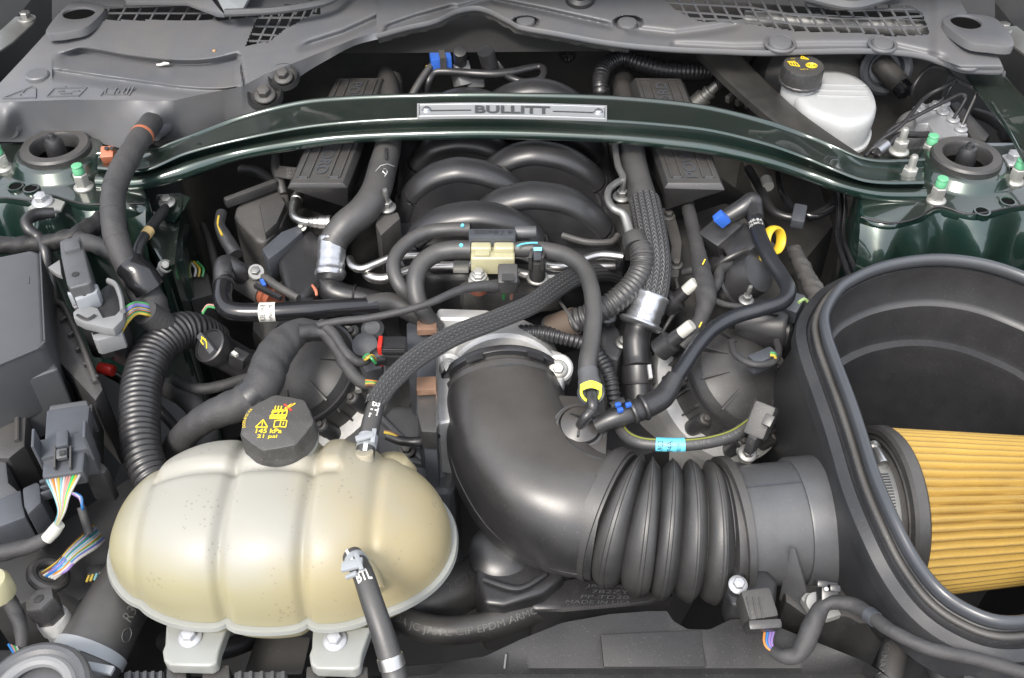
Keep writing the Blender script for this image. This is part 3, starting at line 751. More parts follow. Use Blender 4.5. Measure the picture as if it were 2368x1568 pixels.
coil_cover('right black coil cover with ribs and lettering, beside the braided heater hose', (1468, 180), (1573, 181), (1544, 423), (1667, 423), (1535, 436), (1676, 440), (1538, 486), 'POWERED BY FORD', False)
# intake manifold
im = thing('intake_manifold', 'black plastic intake manifold with crossing arched runners', 'intake manifold', P(1170, 600, -.06))
mb = MB(); prism(mb, [(930, 250), (1400, 250), (1425, 420), (1450, 560), (1440, 612), (1300, 640), (1000, 640), (905, 600), (915, 440)], -.035, -.16); part('plenum', mb, M.satin, im, bevel=.012, bseg=3)
def runner(pts, y, rp):
    q = [(Py(u, v+7, y), 0) for u, v in pts]; r = S(rp*1.15, q[len(q)//2][0])
    sm = [p for p, _ in smooth(q, 8)]; mb = MB(); L = []
    fr = frames([(p, r) for p in sm])
    for p, _, x, yy, t in fr:
        up = V3((0, 1, 0)).cross(t).normalized()
        if up.z < 0 and abs(t.x) > .5: up = -up
        l = []
        for k in range(16):
            a = 2*math.pi*k/16; l.append(p+V3((0, 1, 0))*(r*1.55*math.cos(a))+up*(r*math.sin(a)))
        L.append(l)
    mb.loft(L); o = part('runner', mb, M.satin, im, ang=60)
    mb = MB(); pl = sm+[V3((sm[-1].x, y, -.06)), V3((sm[0].x, y, -.06))]
    mb.loft([[p+V3((0, .004, 0)) for p in pl], [p+V3((0, -r*1.38, -.0015)) for p in pl]]); part('web', mb, M.satin, o)
runner([(955, 590), (965, 545), (1005, 510), (1060, 494), (1112, 491), (1170, 503), (1225, 535), (1262, 590)], -.125, 24)
runner([(1085, 540), (1105, 500), (1150, 465), (1200, 449), (1245, 446), (1310, 458), (1370, 495), (1405, 545), (1415, 580)], -.09, 24)
runner([(938, 490), (955, 440), (995, 405), (1040, 389), (1075, 387), (1130, 398), (1180, 425), (1205, 470), (1210, 500)], -.043, 22)
runner([(1110, 440), (1130, 395), (1175, 362), (1215, 349), (1250, 348), (1310, 362), (1365, 398), (1392, 440), (1398, 480)], -.006, 22)
runner([(950, 410), (965, 370), (1000, 335), (1040, 322), (1075, 320), (1120, 328), (1165, 350), (1195, 385), (1200, 420)], .035, 21)
runner([(1130, 350), (1150, 310), (1190, 286), (1220, 278), (1260, 280), (1310, 295), (1355, 320), (1380, 350)], .07, 21)
runner([(975, 300), (995, 262), (1030, 232), (1080, 222), (1130, 232), (1170, 262), (1185, 300)], .11, 20)
runner([(1110, 290), (1135, 240), (1180, 212), (1235, 200), (1290, 210), (1335, 240), (1350, 290)], .135, 20)
for (u, v) in ((1365, 545), (930, 470), (1405, 470)):
    mb = MB(); lathe(mb, P(u, v, -.03), (0, 0, 1), [(.008, -.01), (.008, .008), (.005, .009), (.0045, -.004)], 18); part('screw_boss', mb, M.satin, im)
mb = MB(); sweep(mb, path([(1300, 545, -.01, 8), (1355, 560, -.01, 8), (1410, 560, -.012, 8), (1428, 545, -.012, 8)]), 10); part('flange_rib', mb, M.dusty, im)
# brackets with studs beside the intake
for lab, pl, st, fl in (('dusty bracket with upright stud by the left side of the intake runners', [(872, 495), (920, 490), (925, 505), (880, 545), (868, 520)], (895, 480), [(880, 545), (870, 500), (820, 540), (865, 560)]),
                   ('grey bracket with upright stud by the right side of the intake runners', [(1412, 470), (1465, 470), (1472, 520), (1440, 520), (1430, 490)], (1437, 455), [(1450, 520), (1450, 560), (1475, 560), (1472, 520)])):
    t = thing('stud_bracket', lab, 'bracket', P(*st, -.02), 'stud brackets beside the intake'); mb = MB(); prism(mb, pl, .0, -.05); part('plate', mb, M.dusty, t, bevel=.002)
    inst('stud_nut', B_STUD, t, P(*st, .004), (0, -.1, 1), .0105)
# left and right cam covers with their rounded front edges
def cam_cover(lab, c, ax, r, poly, z, fins, alu):
    t = thing('cam_cover', lab, 'cam cover', P(*c, -.15)); C_ = P(*c, z)
    mb = MB(); lathe(mb, C_, ax, [(r*1.02, -.075), (r*1.02, -.02), (r*.99, -.008), (r*.93, .0), (r*.90, .004), (r*.86, -.002), (r*.5, .016), (.01, .02)], 48); part('cover', mb, M.black, t, ang=40)
    mb = MB(); lathe(mb, C_-V3(ax).normalized()*.05, ax, [(r*1.1, -.09), (r*1.16, -.05), (r*1.18, -.012), (r*1.24, -.008), (r*1.24, .008), (r*1.04, .012)], 48); part('timing_casting', mb, alu, t, ang=40)
    x, y, zz = frame(V3(ax))
    for k in range(fins):
        a = 2*math.pi*k/fins; d = x*math.cos(a)+y*math.sin(a); mb = MB(); obox(mb, C_+d*r*.5+zz*.014, C_+d*r*.92+zz*.001, .002, .006, zz); part('fin', mb, M.black, t)
    for k in range(22):
        a = 2*math.pi*k/22; d = x*math.cos(a)+y*math.sin(a); mb = MB(); obox(mb, C_+d*r*1.03-zz*.068, C_+d*r*1.03-zz*.014, .002, .006, d); part('skirt_rib', mb, M.black, t)
    for k in range(9):
        a = 2*math.pi*k/9+.3; d = x*math.cos(a)+y*math.sin(a); q = C_+d*r*1.06-zz*.022
        mb = MB(); lathe(mb, q, zz, [(.0085, -.02), (.0085, .004), (.0075, .006)], 18); part('bolt_boss', mb, M.satin, t); inst('bolt', B_BLACK, t, q+zz*.006, zz, .006)
    mb = MB(); lathe(mb, C_, ax, [(r*.98, -.010), (r*1.015, -.010), (r*1.015, -.005), (r*.98, -.005)], 48); part('rim_bead', mb, M.satin, t)
    mb = MB(); prism(mb, poly, z-.012, z-.2); part('rear_body', mb, M.dusty, t, bevel=.012, bseg=3)
    return t
cam_cover('left black cam cover with rounded front on a tan aluminium casting, behind the tank cap', (705, 855), (-.42, -.28, .86), .058, [(560, 560), (700, 470), (780, 500), (760, 700), (720, 800), (610, 800)], -.085, 7, M.alu)
cam_cover('right black finned cam cover over an aluminium casting beside the airbox', (1722, 868), (.42, -.28, .86), .064, [(1560, 500), (1680, 460), (1800, 560), (1840, 760), (1720, 860), (1570, 760), (1540, 620)], -.085, 10, M.alu)
# front castings between tank and elbow
t = thing('front_casting', 'grey cast bracket with a drilled boss between the tank and the intake elbow', 'casting', P(1000, 1080, -.3))
mb = MB(); prism(mb, [(840, 930), (960, 930), (1040, 1000), (1060, 1080), (1050, 1140), (960, 1130), (880, 1080)], -.13, -.3); part('body', mb, M.casting, t, bevel=.012, bseg=3)
mb = MB(); cyl(mb, P(1000, 1060, -.125), P(1022, 1108, -.14), .0105, .0115, 24); part('boss', mb, M.casting, t, bevel=.0012)
mb = MB(); A = P(1022, 1108, -.14); d = (A-P(1000, 1060, -.125)).normalized(); lathe(mb, A+d*.0006, d, [(.0035, -.001), (.003, 0), (.0005, .0002)], 14); part('bore', mb, M.deep, t)
for (a, b) in (((870, 960), (985, 1075)), ((1010, 1000), (1010, 1090)), ((900, 1060), (1010, 1085))):
    mb = MB(); pbox(mb, (*a, -.128), (*b, -.132), 13, .012); part('rib', mb, M.casting, t, bevel=.002)
inst('bolt', B_BLACK, t, P(940, 1040, -.122), (0, -.3, 1), .009)
# throttle body
tb = thing('throttle_body', 'cast aluminium throttle body with black motor housing and bronze clips behind the intake elbow', 'throttle body', P(1150, 880, -.12))
mb = MB(); prism(mb, [(1008, 738), (1132, 738), (1132, 775), (1230, 782), (1255, 800), (1300, 812), (1308, 850), (1300, 900), (1200, 940), (1010, 980), (1000, 900)], -.055, -.15); part('housing', mb, M.alu, tb, bevel=.005, bseg=3)
mb = MB(); obox(mb, P(1010, 748, -.045), P(1135, 752, -.045), .018, .03); part('top_boss', mb, M.alu, tb, bevel=.006, bseg=3)
mb = MB(); cyl(mb, P(1133, 760, -.052), P(1225, 785, -.052), .0085, None, 20); part('shaft_tube', mb, M.alu, tb)
mb = MB(); axi = V3((.03, -.92, .32)); cE = P(1165, 905, -.085); lathe(mb, cE-axi*.03, axi, [(.0615, -.02), (.0615, .022), (.058, .026), (.05, .026)], 48); part('inlet_flange', mb, M.alu, tb)
for (u, v) in ((1038, 850), (1290, 853)):
    mb = MB(); lathe(mb, P(u, v, -.058), (0, -.5, .85), [(.015, -.03), (.015, .004), (.013, .006)], 24); part('bolt_boss', mb, M.alu, tb)
    inst('bolt', B_ZINC, tb, P(u, v, -.05), (0, -.6, .8), .0095)
mb = MB(); prism(mb, [(971, 722), (1012, 722), (1012, 800), (1008, 998), (976, 998), (974, 960), (962, 955), (962, 850), (941, 830), (939, 745), (971, 742)], -.04, -.12); mh = part('motor_housing', mb, M.slate, tb, bevel=.003)
mb = MB(); prism(mb, [(960, 880), (1010, 880), (1010, 1000), (974, 998), (965, 960)], -.036, -.06); part('motor_cover', mb, M.black, tb, bevel=.002)
mb = MB(); pbox(mb, (1012, 738, -.034), (1010, 990, -.036), 5, .005); part('cover_edge', mb, M.steel, tb)
for (a, b, z_) in (((987, 747), (987, 769), -.030), ((986, 877), (986, 908), -.030)):
    mb = MB(); pbox(mb, (*a, z_), (*b, z_), 45, .008); part('clip', mb, M.copper, tb, bevel=.0012)
# engine front sensors and plugs on the left
t = thing('cam_actuator', 'grey aluminium actuator with threaded stud beside the red latched connector', 'actuator', P(850, 830, -.1))
mb = MB(); lathe(mb, P(846, 805, -.06), (.0, -.4, .9), [(.016, -.05), (.016, -.01), (.013, .002), (.013, .01), (.008, .012)], 24); part('body', mb, M.casting, t)
mb = MB(); lathe(mb, P(862, 762, -.055), (.0, -.4, .9), [(.012, -.03), (.012, .002), (.008, .006)], 20); part('lobe', mb, M.casting, t)
mb = MB(); prism(mb, [(820, 775), (845, 760), (880, 800), (885, 850), (845, 860), (825, 830)], -.068, -.12); part('base', mb, M.casting, t, bevel=.004)
mb = MB(); cyl(mb, P(831, 882, -.06), P(828, 905, -.062), .0034, None, 12); part('stud', mb, M.zinc, t)
t = thing('plug_connector', 'black electrical plug with red latch on the side of the throttle body', 'connector', P(905, 815, -.06))
mb = MB(); pbox(mb, (880, 812, -.028), (940, 812, -.028), 48, .022); part('shell', mb, M.satin, t, bevel=.002)
for v in (805, 815, 825):
    mb = MB(); pbox(mb, (882, v, -.0165), (935, v, -.0165), 3, .002); part('rib', mb, M.satin, t)
mb = MB(); pbox(mb, (876, 812, -.026), (886, 812, -.026), 40, .026); part('latch', mb, M.red, t, bevel=.001)
mb = MB(); cyl(mb, P(864, 830, -.03), P(882, 822, -.03), .008, .0095, 18); part('collar', mb, M.satin, t)
# ================================================================ INTAKE ELBOW AND BELLOWS
el = thing('intake_elbow', 'large matte black intake elbow with bellows curving from the throttle body to the airbox', 'intake duct', P(1300, 1150, -.15))
EP = [(1160, 920, -.088, 140), (1164, 948, -.089, 142), (1174, 995, -.09, 146), (1198, 1058, -.092, 152), (1245, 1124, -.094, 156), (1312, 1168, -.095, 155), (1375, 1186, -.096, 152), (1400, 1192, -.096, 151)]
ep = path(EP, n=10); mb = MB(); L = []
for i, (p, r, x_, y_, t_) in enumerate(frames(ep)):
    up = V3((0, 0, 1)); up = (up-t_*up.dot(t_)).normalized(); sd = t_.cross(up); k = .75*sstep(0, .3, i/len(ep))*(1-sstep(.55, .82, i/len(ep))); l = []
    for q in range(64):
        an = 2*math.pi*q/64; cs, sn = math.cos(an), math.sin(an); n_ = 2+k*1.3
        rr_ = r*(abs(cs)**n_+abs(sn)**n_)**(-1/n_); l.append(p+sd*(rr_*cs)+up*(rr_*sn*(1-.05*k)))
    L.append(l)
mb.loft(L); part('elbow', mb, M.elbow, el, ang=70)
fr0 = frames(ep)
mb = MB(); ax0 = (ep[0][0]-ep[4][0]).normalized(); c0 = ep[0][0]; r0 = ep[0][1]
lathe(mb, c0, ax0, [(r0*.98, -.012), (r0*1.035, -.010), (r0*1.045, -.004), (r0*1.0, -.001), (r0*1.0, .003), (r0*1.07, .004), (r0*1.08, .012), (r0*1.02, .014), (r0*.9, .014)], 56); part('cuff', mb, M.rubber, el)
mb = MB(); lathe(mb, c0+ax0*.006, ax0, [(r0*1.10, -.003), (r0*1.11, -.002), (r0*1.11, .004), (r0*1.09, .005)], 56); part('band_clamp', mb, M.satin, el)
for k in (1.95, 1.05):
    mb = MB(); x, y, z = frame(ax0); L = []
    for i in range(9):
        a = k+.25*i/8; d = x*math.cos(a)+y*math.sin(a); L.append([c0+d*r0*1.10+ax0*q for q in (-.003, .004)]+[c0+d*r0*1.13+ax0*q for q in (.004, -.003)])
    mb.loft(L); part('clamp_tab', mb, M.satin, el)
# web between elbow and port, and the moulded seam
mb = MB(); prism(mb, [(1212, 918), (1300, 914), (1396, 920), (1404, 1000), (1400, 1062), (1340, 1075), (1270, 1010), (1225, 960)], -.041, -.085); part('gusset', mb, M.elbow, el, bevel=.001)
def outline_strip(pts, r):
    mb = MB(); sweep(mb, path(pts, r), 6); return mb
sfn = tube_fn(ep, 0, 1, 0, 90, .0002)
for an_ in (68, -52):
    mb = MB(); sweep(mb, [(sfn(.06+.90*i/30, an_/90), .0009) for i in range(31)], 6); part('seam', mb, M.satin, el)
0 and part('seam', outline_strip([(1016, 960, -.088), (1030, 1020, -.088), (1058, 1085, -.09), (1090, 1190, -.1), (1150, 1235, -.105), (1245, 1272, -.11), (1310, 1272, -.112)], 2.2), M.satin, el)
# vent port on the elbow
pc = P(1340, 988, -.038)
mb = MB(); lathe(mb, pc, V3((.05, -.25, .96)), [(.0245, -.03), (.0245, -.004), (.0235, -.002), (.0225, .002), (.020, .003), (.0195, .001), (.018, .006), (.008, .010), (.004, .011)], 36); po = part('port', mb, M.elbow, el)
mb = MB(); torus(mb, pc+V3((0, 0, -.001)), (.05, -.25, .96), .0235, .0016, 36, 8); part('port_ring', mb, M.grey, po)
for a in (0, 120, 240):
    d = V3((math.cos(R(a+20)), math.sin(R(a+20)), 0)); mb = MB(); obox(mb, pc+V3((0, 0, .010)), pc+d*.016+V3((0, 0, .004)), .0018, .009); part('port_rib', mb, M.satin, po)
# bellows
BP = [(1376, 1179), (1395, 1187), (1415, 1195), (1433, 1202), (1452, 1208), (1476, 1214), (1495, 1217), (1515, 1219), (1537, 1222), (1556, 1224), (1577, 1226), (1597, 1227), (1616, 1228), (1636, 1229), (1652, 1229), (1668, 1229), (1678, 1228), (1700, 1226)]
bl_ = [P(u, v, -.096) for u, v in BP]
axp = resample(smooth([(p, 0) for p in bl_], 6), .0006); tot = len(axp)-1
def bprof(s):
    """radius of the bellows at fraction s of its length"""
    R0 = S(150, bl_[0]); base = lerp(R0*.985, R0*1.02, s)
    if s < .14: return R0*(1.06 if .02 < s < .12 else 1.02)
    if s > .90: return R0*(1.13 if .925 < s < .985 else 1.03)
    q = ((s-.14)/.76*5.0) % 1
    return base*(.85+.20*abs(math.sin(math.pi*q))**.65+(.016 if abs(q-.5) < .06 else 0))
L = []
fr = frames([(p, bprof(i/tot)) for i, (p, _) in enumerate(axp)])
mb = MB()
for p, r, x, y, tt in fr[::1]: L.append([p+x*(r*math.cos(2*math.pi*k/48))+y*(r*math.sin(2*math.pi*k/48)) for k in range(48)])
mb.loft(L); part('bellows', mb, M.rubber, el, ang=28)
mb = MB(); plate(mb, [P(1250, 1276, -.12), P(1335, 1268, -.115), P(1330, 1325, -.135), P(1290, 1312, -.135)], .006); part('lower_gusset', mb, M.satin, el, bevel=.001)
mb = MB(); prism(mb, [(1100, 1262), (1130, 1252), (1230, 1280), (1310, 1312), (1300, 1335), (1255, 1372), (1165, 1400), (1118, 1395), (1098, 1340)], -.135, -.22); rs = part('resonator', mb, M.satin, el, bevel=.014, bseg=4)
mb = MB(); sweep(mb, path([(1118, 1338, -.132, 8), (1180, 1358, -.131, 9), (1215, 1355, -.131, 8), (1262, 1326, -.131, 7)]), 10, flat=.6); part('rib', mb, M.satin, rs)
mb = MB(); lathe(mb, P(1157, 1276, -.134), (0, -.2, 1), [(.03, -.01), (.03, .0), (.026, .004), (.012, .008)], 30); part('dome', mb, M.satin, rs)
# airflow meter tube
mt = thing('airflow_tube', 'smooth black airflow tube between the bellows and the airbox', 'air tube', P(1780, 1210, -.15))
A, B = P(1655, 1224, -.096), P(1845, 1205, -.094); D = (B-A).normalized(); rt = S(141, A)
mb = MB(); lathe(mb, A, D, [(rt, 0), (rt, (B-A).length)], 56); part('tube', mb, M.grey, mt)
part('mould_line', strip_fn(tube_fn([(A, rt), (B, rt)], .28, .95, -36, -38, .0008), 8, 1), M.slate, mt)
# sensor on it
t = thing('airflow_sensor', 'black airflow sensor plug with red tab and coloured wires under the airflow tube', 'sensor', P(1740, 1400, -.16))
mb = MB(); prism(mb, [(1682, 1322), (1712, 1308), (1776, 1318), (1798, 1345), (1794, 1392), (1735, 1400), (1692, 1398), (1680, 1370)], -.085, -.12); part('base', mb, M.satin, t, bevel=.004, bseg=3)
mb = MB(); cyl(mb, P(1708, 1318, -.082), P(1708, 1345, -.082), .0062, None, 18); part('post', mb, M.satin, t)
inst('bolt', B_WHITE, t, P(1706, 1352, -.079), (0, -.3, 1), .0082)
mb = MB(); pbox(mb, (1738, 1372, -.07), (1760, 1442, -.075), 72, .024); part('plug', mb, M.dusty, t, bevel=.004)
mb = MB(); pbox(mb, (1760, 1436, -.072), (1764, 1460, -.075), 78, .022); part('plug_end', mb, M.black, t, bevel=.003)
mb = MB(); pbox(mb, (1734, 1440, -.075), (1738, 1456, -.076), 9, .012); part('tab', mb, M.red, t)
for i, c in enumerate((W_ORG, W_BLUE, W_VIO, W_VIO)):
    mb = tube([(1768+i*7, 1458, -.08), (1766+i*6, 1480, -.083), (1772+i*5, 1496, -.085), (1788+i*3, 1508, -.086)], 3.2, 8); part('wire', mb, wire_mat(c), t)
# ================================================================ AIRBOX AND FILTER
RIM = [(1905, 735, .03), (1925, 690, .035), (1960, 655, .04), (2040, 620, .045), (2150, 603, .05), (2260, 612, .05), (2367, 645, .045), (2480, 700, .04), (2580, 800, .03), (2640, 950, .02), (2640, 1100, .01), (2580, 1250, 0), (2500, 1370, -.01), (2400, 1430, -.02), (2310, 1440, -.02), (2230, 1412, -.02), (2165, 1365, -.015), (2105, 1285, -.01), (2060, 1195, 0), (2020, 1100, .005), (1990, 1005, .01), (1965, 930, .015), (1935, 850, .02), (1912, 785, .025)]
rim = ploop(RIM, 0, 160)
def off(loop, d, dz):
    o = []; n = len(loop); ar = sum(loop[i].x*loop[(i+1) % n].y-loop[(i+1) % n].x*loop[i].y for i in range(n)); sg = 1 if ar > 0 else -1
    for i in range(n):
        t = loop[(i+2) % n]-loop[i-2]; t.z = 0; t.normalize(); o.append(loop[i]+V3((t.y, -t.x, 0))*(d*sg)+V3((0, 0, dz)))
    return o
def flat(loop, z): return [V3((p.x, p.y, z)) for p in loop]
ab = thing('airbox', 'big open black airbox tub with a raised blue grey rubber lip on the right', 'airbox', P(2200, 1200, -.2))
mb = MB()
inn = off(rim, -.008, 0)
sh = lambda l, q: [p+V3((0, q, 0)) for p in l]
mb.loft([flat(off(rim, -.05, 0), -.24), flat(off(inn, -.016, 0), -.22), off(inn, -.014, -.098), off(inn, -.013, -.092), off(inn, -.006, -.090), off(inn, -.005, -.086), off(inn, -.004, -.055), off(inn, -.003, -.048), off(inn, 0, -.046), off(inn, .002, -.042), off(inn, .004, -.012), off(rim, -.004, -.006), off(rim, .002, -.006), off(rim, .006, -.010), off(rim, .009, -.017), off(rim, .0115, -.017), off(rim, .0135, -.014), off(rim, .0175, -.016), off(rim, .022, -.018), off(rim, .0235, -.022), off(rim, .0235, -.034), off(rim, .021, -.036), off(rim, .021, -.06), sh(flat(off(rim, .022, 0), -.10), .03), sh(flat(off(rim, .0, 0), -.25), .10)], c1=False)
part('tub', mb, M.tub, ab, ang=40)
mb = MB(); n = len(rim); L = []
for i, p in enumerate(rim):
    t = (rim[(i+1) % n]-rim[i-1]).normalized(); o = t.cross(V3((0, 0, 1))).normalized(); up = o.cross(t).normalized(); r = .0053
    L.append([p+o*(r*math.cos(a)*.9)+up*(r*1.25*math.sin(a)+.001) for a in [2*math.pi*k/12 for k in range(12)]])
mb.loft(L, ring=True); part('lip_seal', mb, M.seal, ab, ang=80)
mb = MB(); L = []
q = off(rim, .0065, -.008)
for i, p in enumerate(q):
    t = (q[(i+1) % n]-q[i-1]).normalized(); o = t.cross(V3((0, 0, 1))).normalized(); up = o.cross(t).normalized()
    L.append([p+o*(.0035*math.cos(a))+up*(.003*math.sin(a)) for a in [2*math.pi*k/8 for k in range(8)]])
mb.loft(L, ring=True); part('outer_bead', mb, M.dusty, ab, ang=80)
wl_ = off(inn, -.006, -.088)
for (u, v) in ((1985, 835), (2030, 800), (2078, 782)):
    q = P(u, v, -.05); p = min(wl_, key=lambda k: (k.x-q.x)**2+(k.y-q.y)**2); mb = MB()
    lathe(mb, V3((p.x-.004, p.y+.007, -.05)), V3((0, 0, -1)), [(.001, 0), (.009, .003), (.014, .012), (.016, .03), (.016, .19)], 24); part('inner_fold', mb, M.tub, ab, ang=60)
mb = MB(); lathe(mb, B-D*.004, D, [(rt*.99, -.002), (rt*1.05, -.002), (rt*1.06, 0), (rt*1.06, .028), (rt*1.03, .030), (rt*1.03, .06)], 56); part('outlet_collar', mb, M.grey, ab)
mb = MB(); plate(mb, [P(1826, 1268, -.06), P(1838, 1274, -.06), P(1880, 1430, -.115), P(1850, 1432, -.13), P(1800, 1385, -.13)], .004); part('gusset', mb, M.grey, ab, bevel=.0008)
mb = MB(); prism(mb, [(1806, 1290), (1900, 1250), (1960, 1330), (2010, 1400), (2060, 1450), (1985, 1440), (1960, 1425), (1870, 1430), (1815, 1390)], -.115, -.2); part('front_foot', mb, M.black, ab, bevel=.004)
# cone filter
af = thing('air_filter', 'yellow pleated cone air filter with black rubber end ring inside the airbox', 'air filter', P(2250, 1190, -.2))
C0 = P(2040, 1186, -.105); ax = V3((1, .08, -.06)).normalized(); r0 = .0800
mb = MB(); lathe(mb, C0, ax, [(.05, -.07), (.063, -.066), (.064, -.060), (.064, -.008), (.070, -.010), (.0725, -.007), (.0745, -.010), (.079, -.009), (.0815, -.006), (.0815, .003), (.080, .005), (.07, .005)], 64); part('end_ring', mb, M.rubber, af)
mb = MB(); lathe(mb, C0, ax, [(.0640, -.030), (.0650, -.030), (.0650, -.014), (.0640, -.014)], 64); hb = part('band_clamp', mb, M.tin, af)
x, y, z = frame(ax)
aS = min((k*.02 for k in range(315)), key=lambda q: (proj(C0+(x*math.cos(q)+y*math.sin(q))*.066-ax*.022)[1]-1068)**2+(1e6 if proj(C0+(x*math.cos(q)+y*math.sin(q))*.066-ax*.022)[0] < proj(C0-ax*.022)[0]-20 else 0)); vS = x*math.cos(aS)+y*math.sin(aS); sp = C0+vS.normalized()*.0685-ax*.022; tS = ax.cross(vS.normalized()); tS = tS if tS.z < 0 else -tS
SG = 1 if (x*math.cos(aS-.1)+y*math.sin(aS-.1)).z < (x*math.cos(aS)+y*math.sin(aS)).z else -1
for k in [q for q in range(-40, 41) if abs(q) > 4]:
    a = aS-k*.042; d = x*math.cos(a)+y*math.sin(a); mb = MB(); obox(mb, C0+d*.0651-ax*.026, C0+d*.0651-ax*.018, .0011, .0006, d); part('slot', mb, M.deep, hb)
mb = MB(); cyl(mb, sp-tS*.008, sp+tS*.010, .0062, None, 18); part('screw_housing', mb, M.steel, af, bevel=.001)
mb = MB(); lathe(mb, sp+tS*.010, tS, [(.0048, 0), (.0048, .003), (.0066, .0035), (.0066, .0075), (.0055, .009), (.001, .009)], 20); part('screw_head', mb, M.steel, af)
NP = 56; M_ = NP*8; L = []; tips = []
for i in range(30):
    h = .003+.187*i/29; rad = .0795-.0758*(h-.003); l = []
    for k in range(M_):
        a = 2*math.pi*k/M_; ph = a*NP+.24*math.sin(i*.3+a*5)+.10*math.sin(i*.8+a*11)
        l.append(C0+ax*h+(x*math.cos(a)+y*math.sin(a))*(rad-.0085*(1-abs(math.sin(ph/2))**.7))); tips.append(abs(math.sin(ph/2)))
    L.append(l)
mb = MB(); mb.loft(L); mb.at['tu'] = tips; fm = mat('filter_paper', (.45, .29, .055), .8, dust=.3, dcol=(.24, .16, .07), bump=.5, bscale=900, mott=.06, ms=120)
nt = fm.node_tree; N = nt.nodes; LK = nt.links; b_ = N['Principled BSDF']; src = b_.inputs['Base Color'].links[0].from_socket
at_ = N.new('ShaderNodeAttribute'); at_.attribute_name = 'tu'; tp = N.new('ShaderNodeMapRange'); tp.inputs[1].default_value = .9; tp.inputs[2].default_value = 1; tp.inputs[4].default_value = .55; LK.new(at_.outputs['Fac'], tp.inputs[0])
mt_ = N.new('ShaderNodeMix'); mt_.data_type = 'RGBA'; LK.new(tp.outputs[0], mt_.inputs[0]); LK.new(src, mt_.inputs[6]); mt_.inputs[7].default_value = (.16, .10, .05, 1); LK.new(mt_.outputs[2], b_.inputs['Base Color'])
part('pleated_media', mb, fm, af, ang=50)
mb = MB(); lathe(mb, C0, ax, [(.05, .186), (.068, .187), (.068, .205), (.05, .207)], 48); part('end_cap', mb, M.rubber, af)
# ================================================================ COOLANT TANK
TM = mat('tank_plastic', (.5, .5, .45), .44, sss=.6, mott=.05, spec=.5)
nt = TM.node_tree; N = nt.nodes; LK = nt.links; b_ = N['Principled BSDF']
tc = N.new('ShaderNodeTexCoord'); sp = N.new('ShaderNodeSeparateXYZ'); LK.new(tc.outputs['Object'], sp.inputs[0])
nz = N.new('ShaderNodeTexNoise'); nz.inputs['Scale'].default_value = 11; nz.inputs['Detail'].default_value = 4; LK.new(tc.outputs['Object'], nz.inputs['Vector'])
ad = N.new('ShaderNodeMath'); ad.operation = 'MULTIPLY_ADD'; LK.new(nz.outputs['Fac'], ad.inputs[0]); ad.inputs[1].default_value = .24; LK.new(sp.outputs['X'], ad.inputs[2])
rp = N.new('ShaderNodeMapRange'); rp.inputs[1].default_value = .12; rp.inputs[2].default_value = .25; LK.new(ad.outputs[0], rp.inputs[0])
az = N.new('ShaderNodeMath'); az.operation = 'MULTIPLY_ADD'; LK.new(nz.outputs['Fac'], az.inputs[0]); az.inputs[1].default_value = -.05; LK.new(sp.outputs['Z'], az.inputs[2])
rz = N.new('ShaderNodeMapRange'); rz.inputs[1].default_value = .045; rz.inputs[2].default_value = .015; LK.new(az.outputs[0], rz.inputs[0])
m1 = N.new('ShaderNodeMix'); m1.data_type = 'RGBA'; LK.new(rz.outputs[0], m1.inputs[0]); m1.inputs[6].default_value = (.325, .32, .285, 1); m1.inputs[7].default_value = (.325, .30, .19, 1)
m2 = N.new('ShaderNodeMix'); m2.data_type = 'RGBA'; LK.new(rp.outputs[0], m2.inputs[0]); LK.new(m1.outputs[2], m2.inputs[6]); m2.inputs[7].default_value = (.36, .305, .18, 1)
# small bubbles and stains in the wall
vo = N.new('ShaderNodeTexVoronoi'); vo.inputs['Scale'].default_value = 210; vo.feature = 'F1'; LK.new(tc.outputs['Object'], vo.inputs['Vector'])
n9 = N.new('ShaderNodeTexNoise'); n9.inputs['Scale'].default_value = 35; LK.new(tc.outputs['Object'], n9.inputs['Vector'])
th = N.new('ShaderNodeMapRange'); th.inputs[1].default_value = .44; th.inputs[2].default_value = .66; th.inputs[4].default_value = .26; LK.new(n9.outputs['Fac'], th.inputs[0])
lt = N.new('ShaderNodeMath'); lt.operation = 'LESS_THAN'; LK.new(vo.outputs['Distance'], lt.inputs[0]); LK.new(th.outputs[0], lt.inputs[1])
ms_ = N.new('ShaderNodeMath'); ms_.operation = 'MULTIPLY'; LK.new(lt.outputs[0], ms_.inputs[0]); ms_.inputs[1].default_value = .32
m3 = N.new('ShaderNodeMix'); m3.data_type = 'RGBA'; LK.new(ms_.outputs[0], m3.inputs[0]); LK.new(m2.outputs[2], m3.inputs[6]); m3.inputs[7].default_value = (.13, .12, .09, 1)
LK.new(m3.outputs[2], b_.inputs['Base Color'])
ZS = -.072; TC = P(657, 1258, ZS)
ct = thing('coolant_tank', 'translucent yellowed white coolant tank with black screw cap at the front left', 'coolant tank', TC)
ta = S(387, TC); tbf, tbr, th_, tl_ = .079, .083, .079, .045
gx = [P(530, 1420, ZS).x-TC.x, P(715, 1420, ZS).x-TC.x, P(360, 1300, ZS).x-TC.x, P(885, 1250, ZS).x-TC.x]
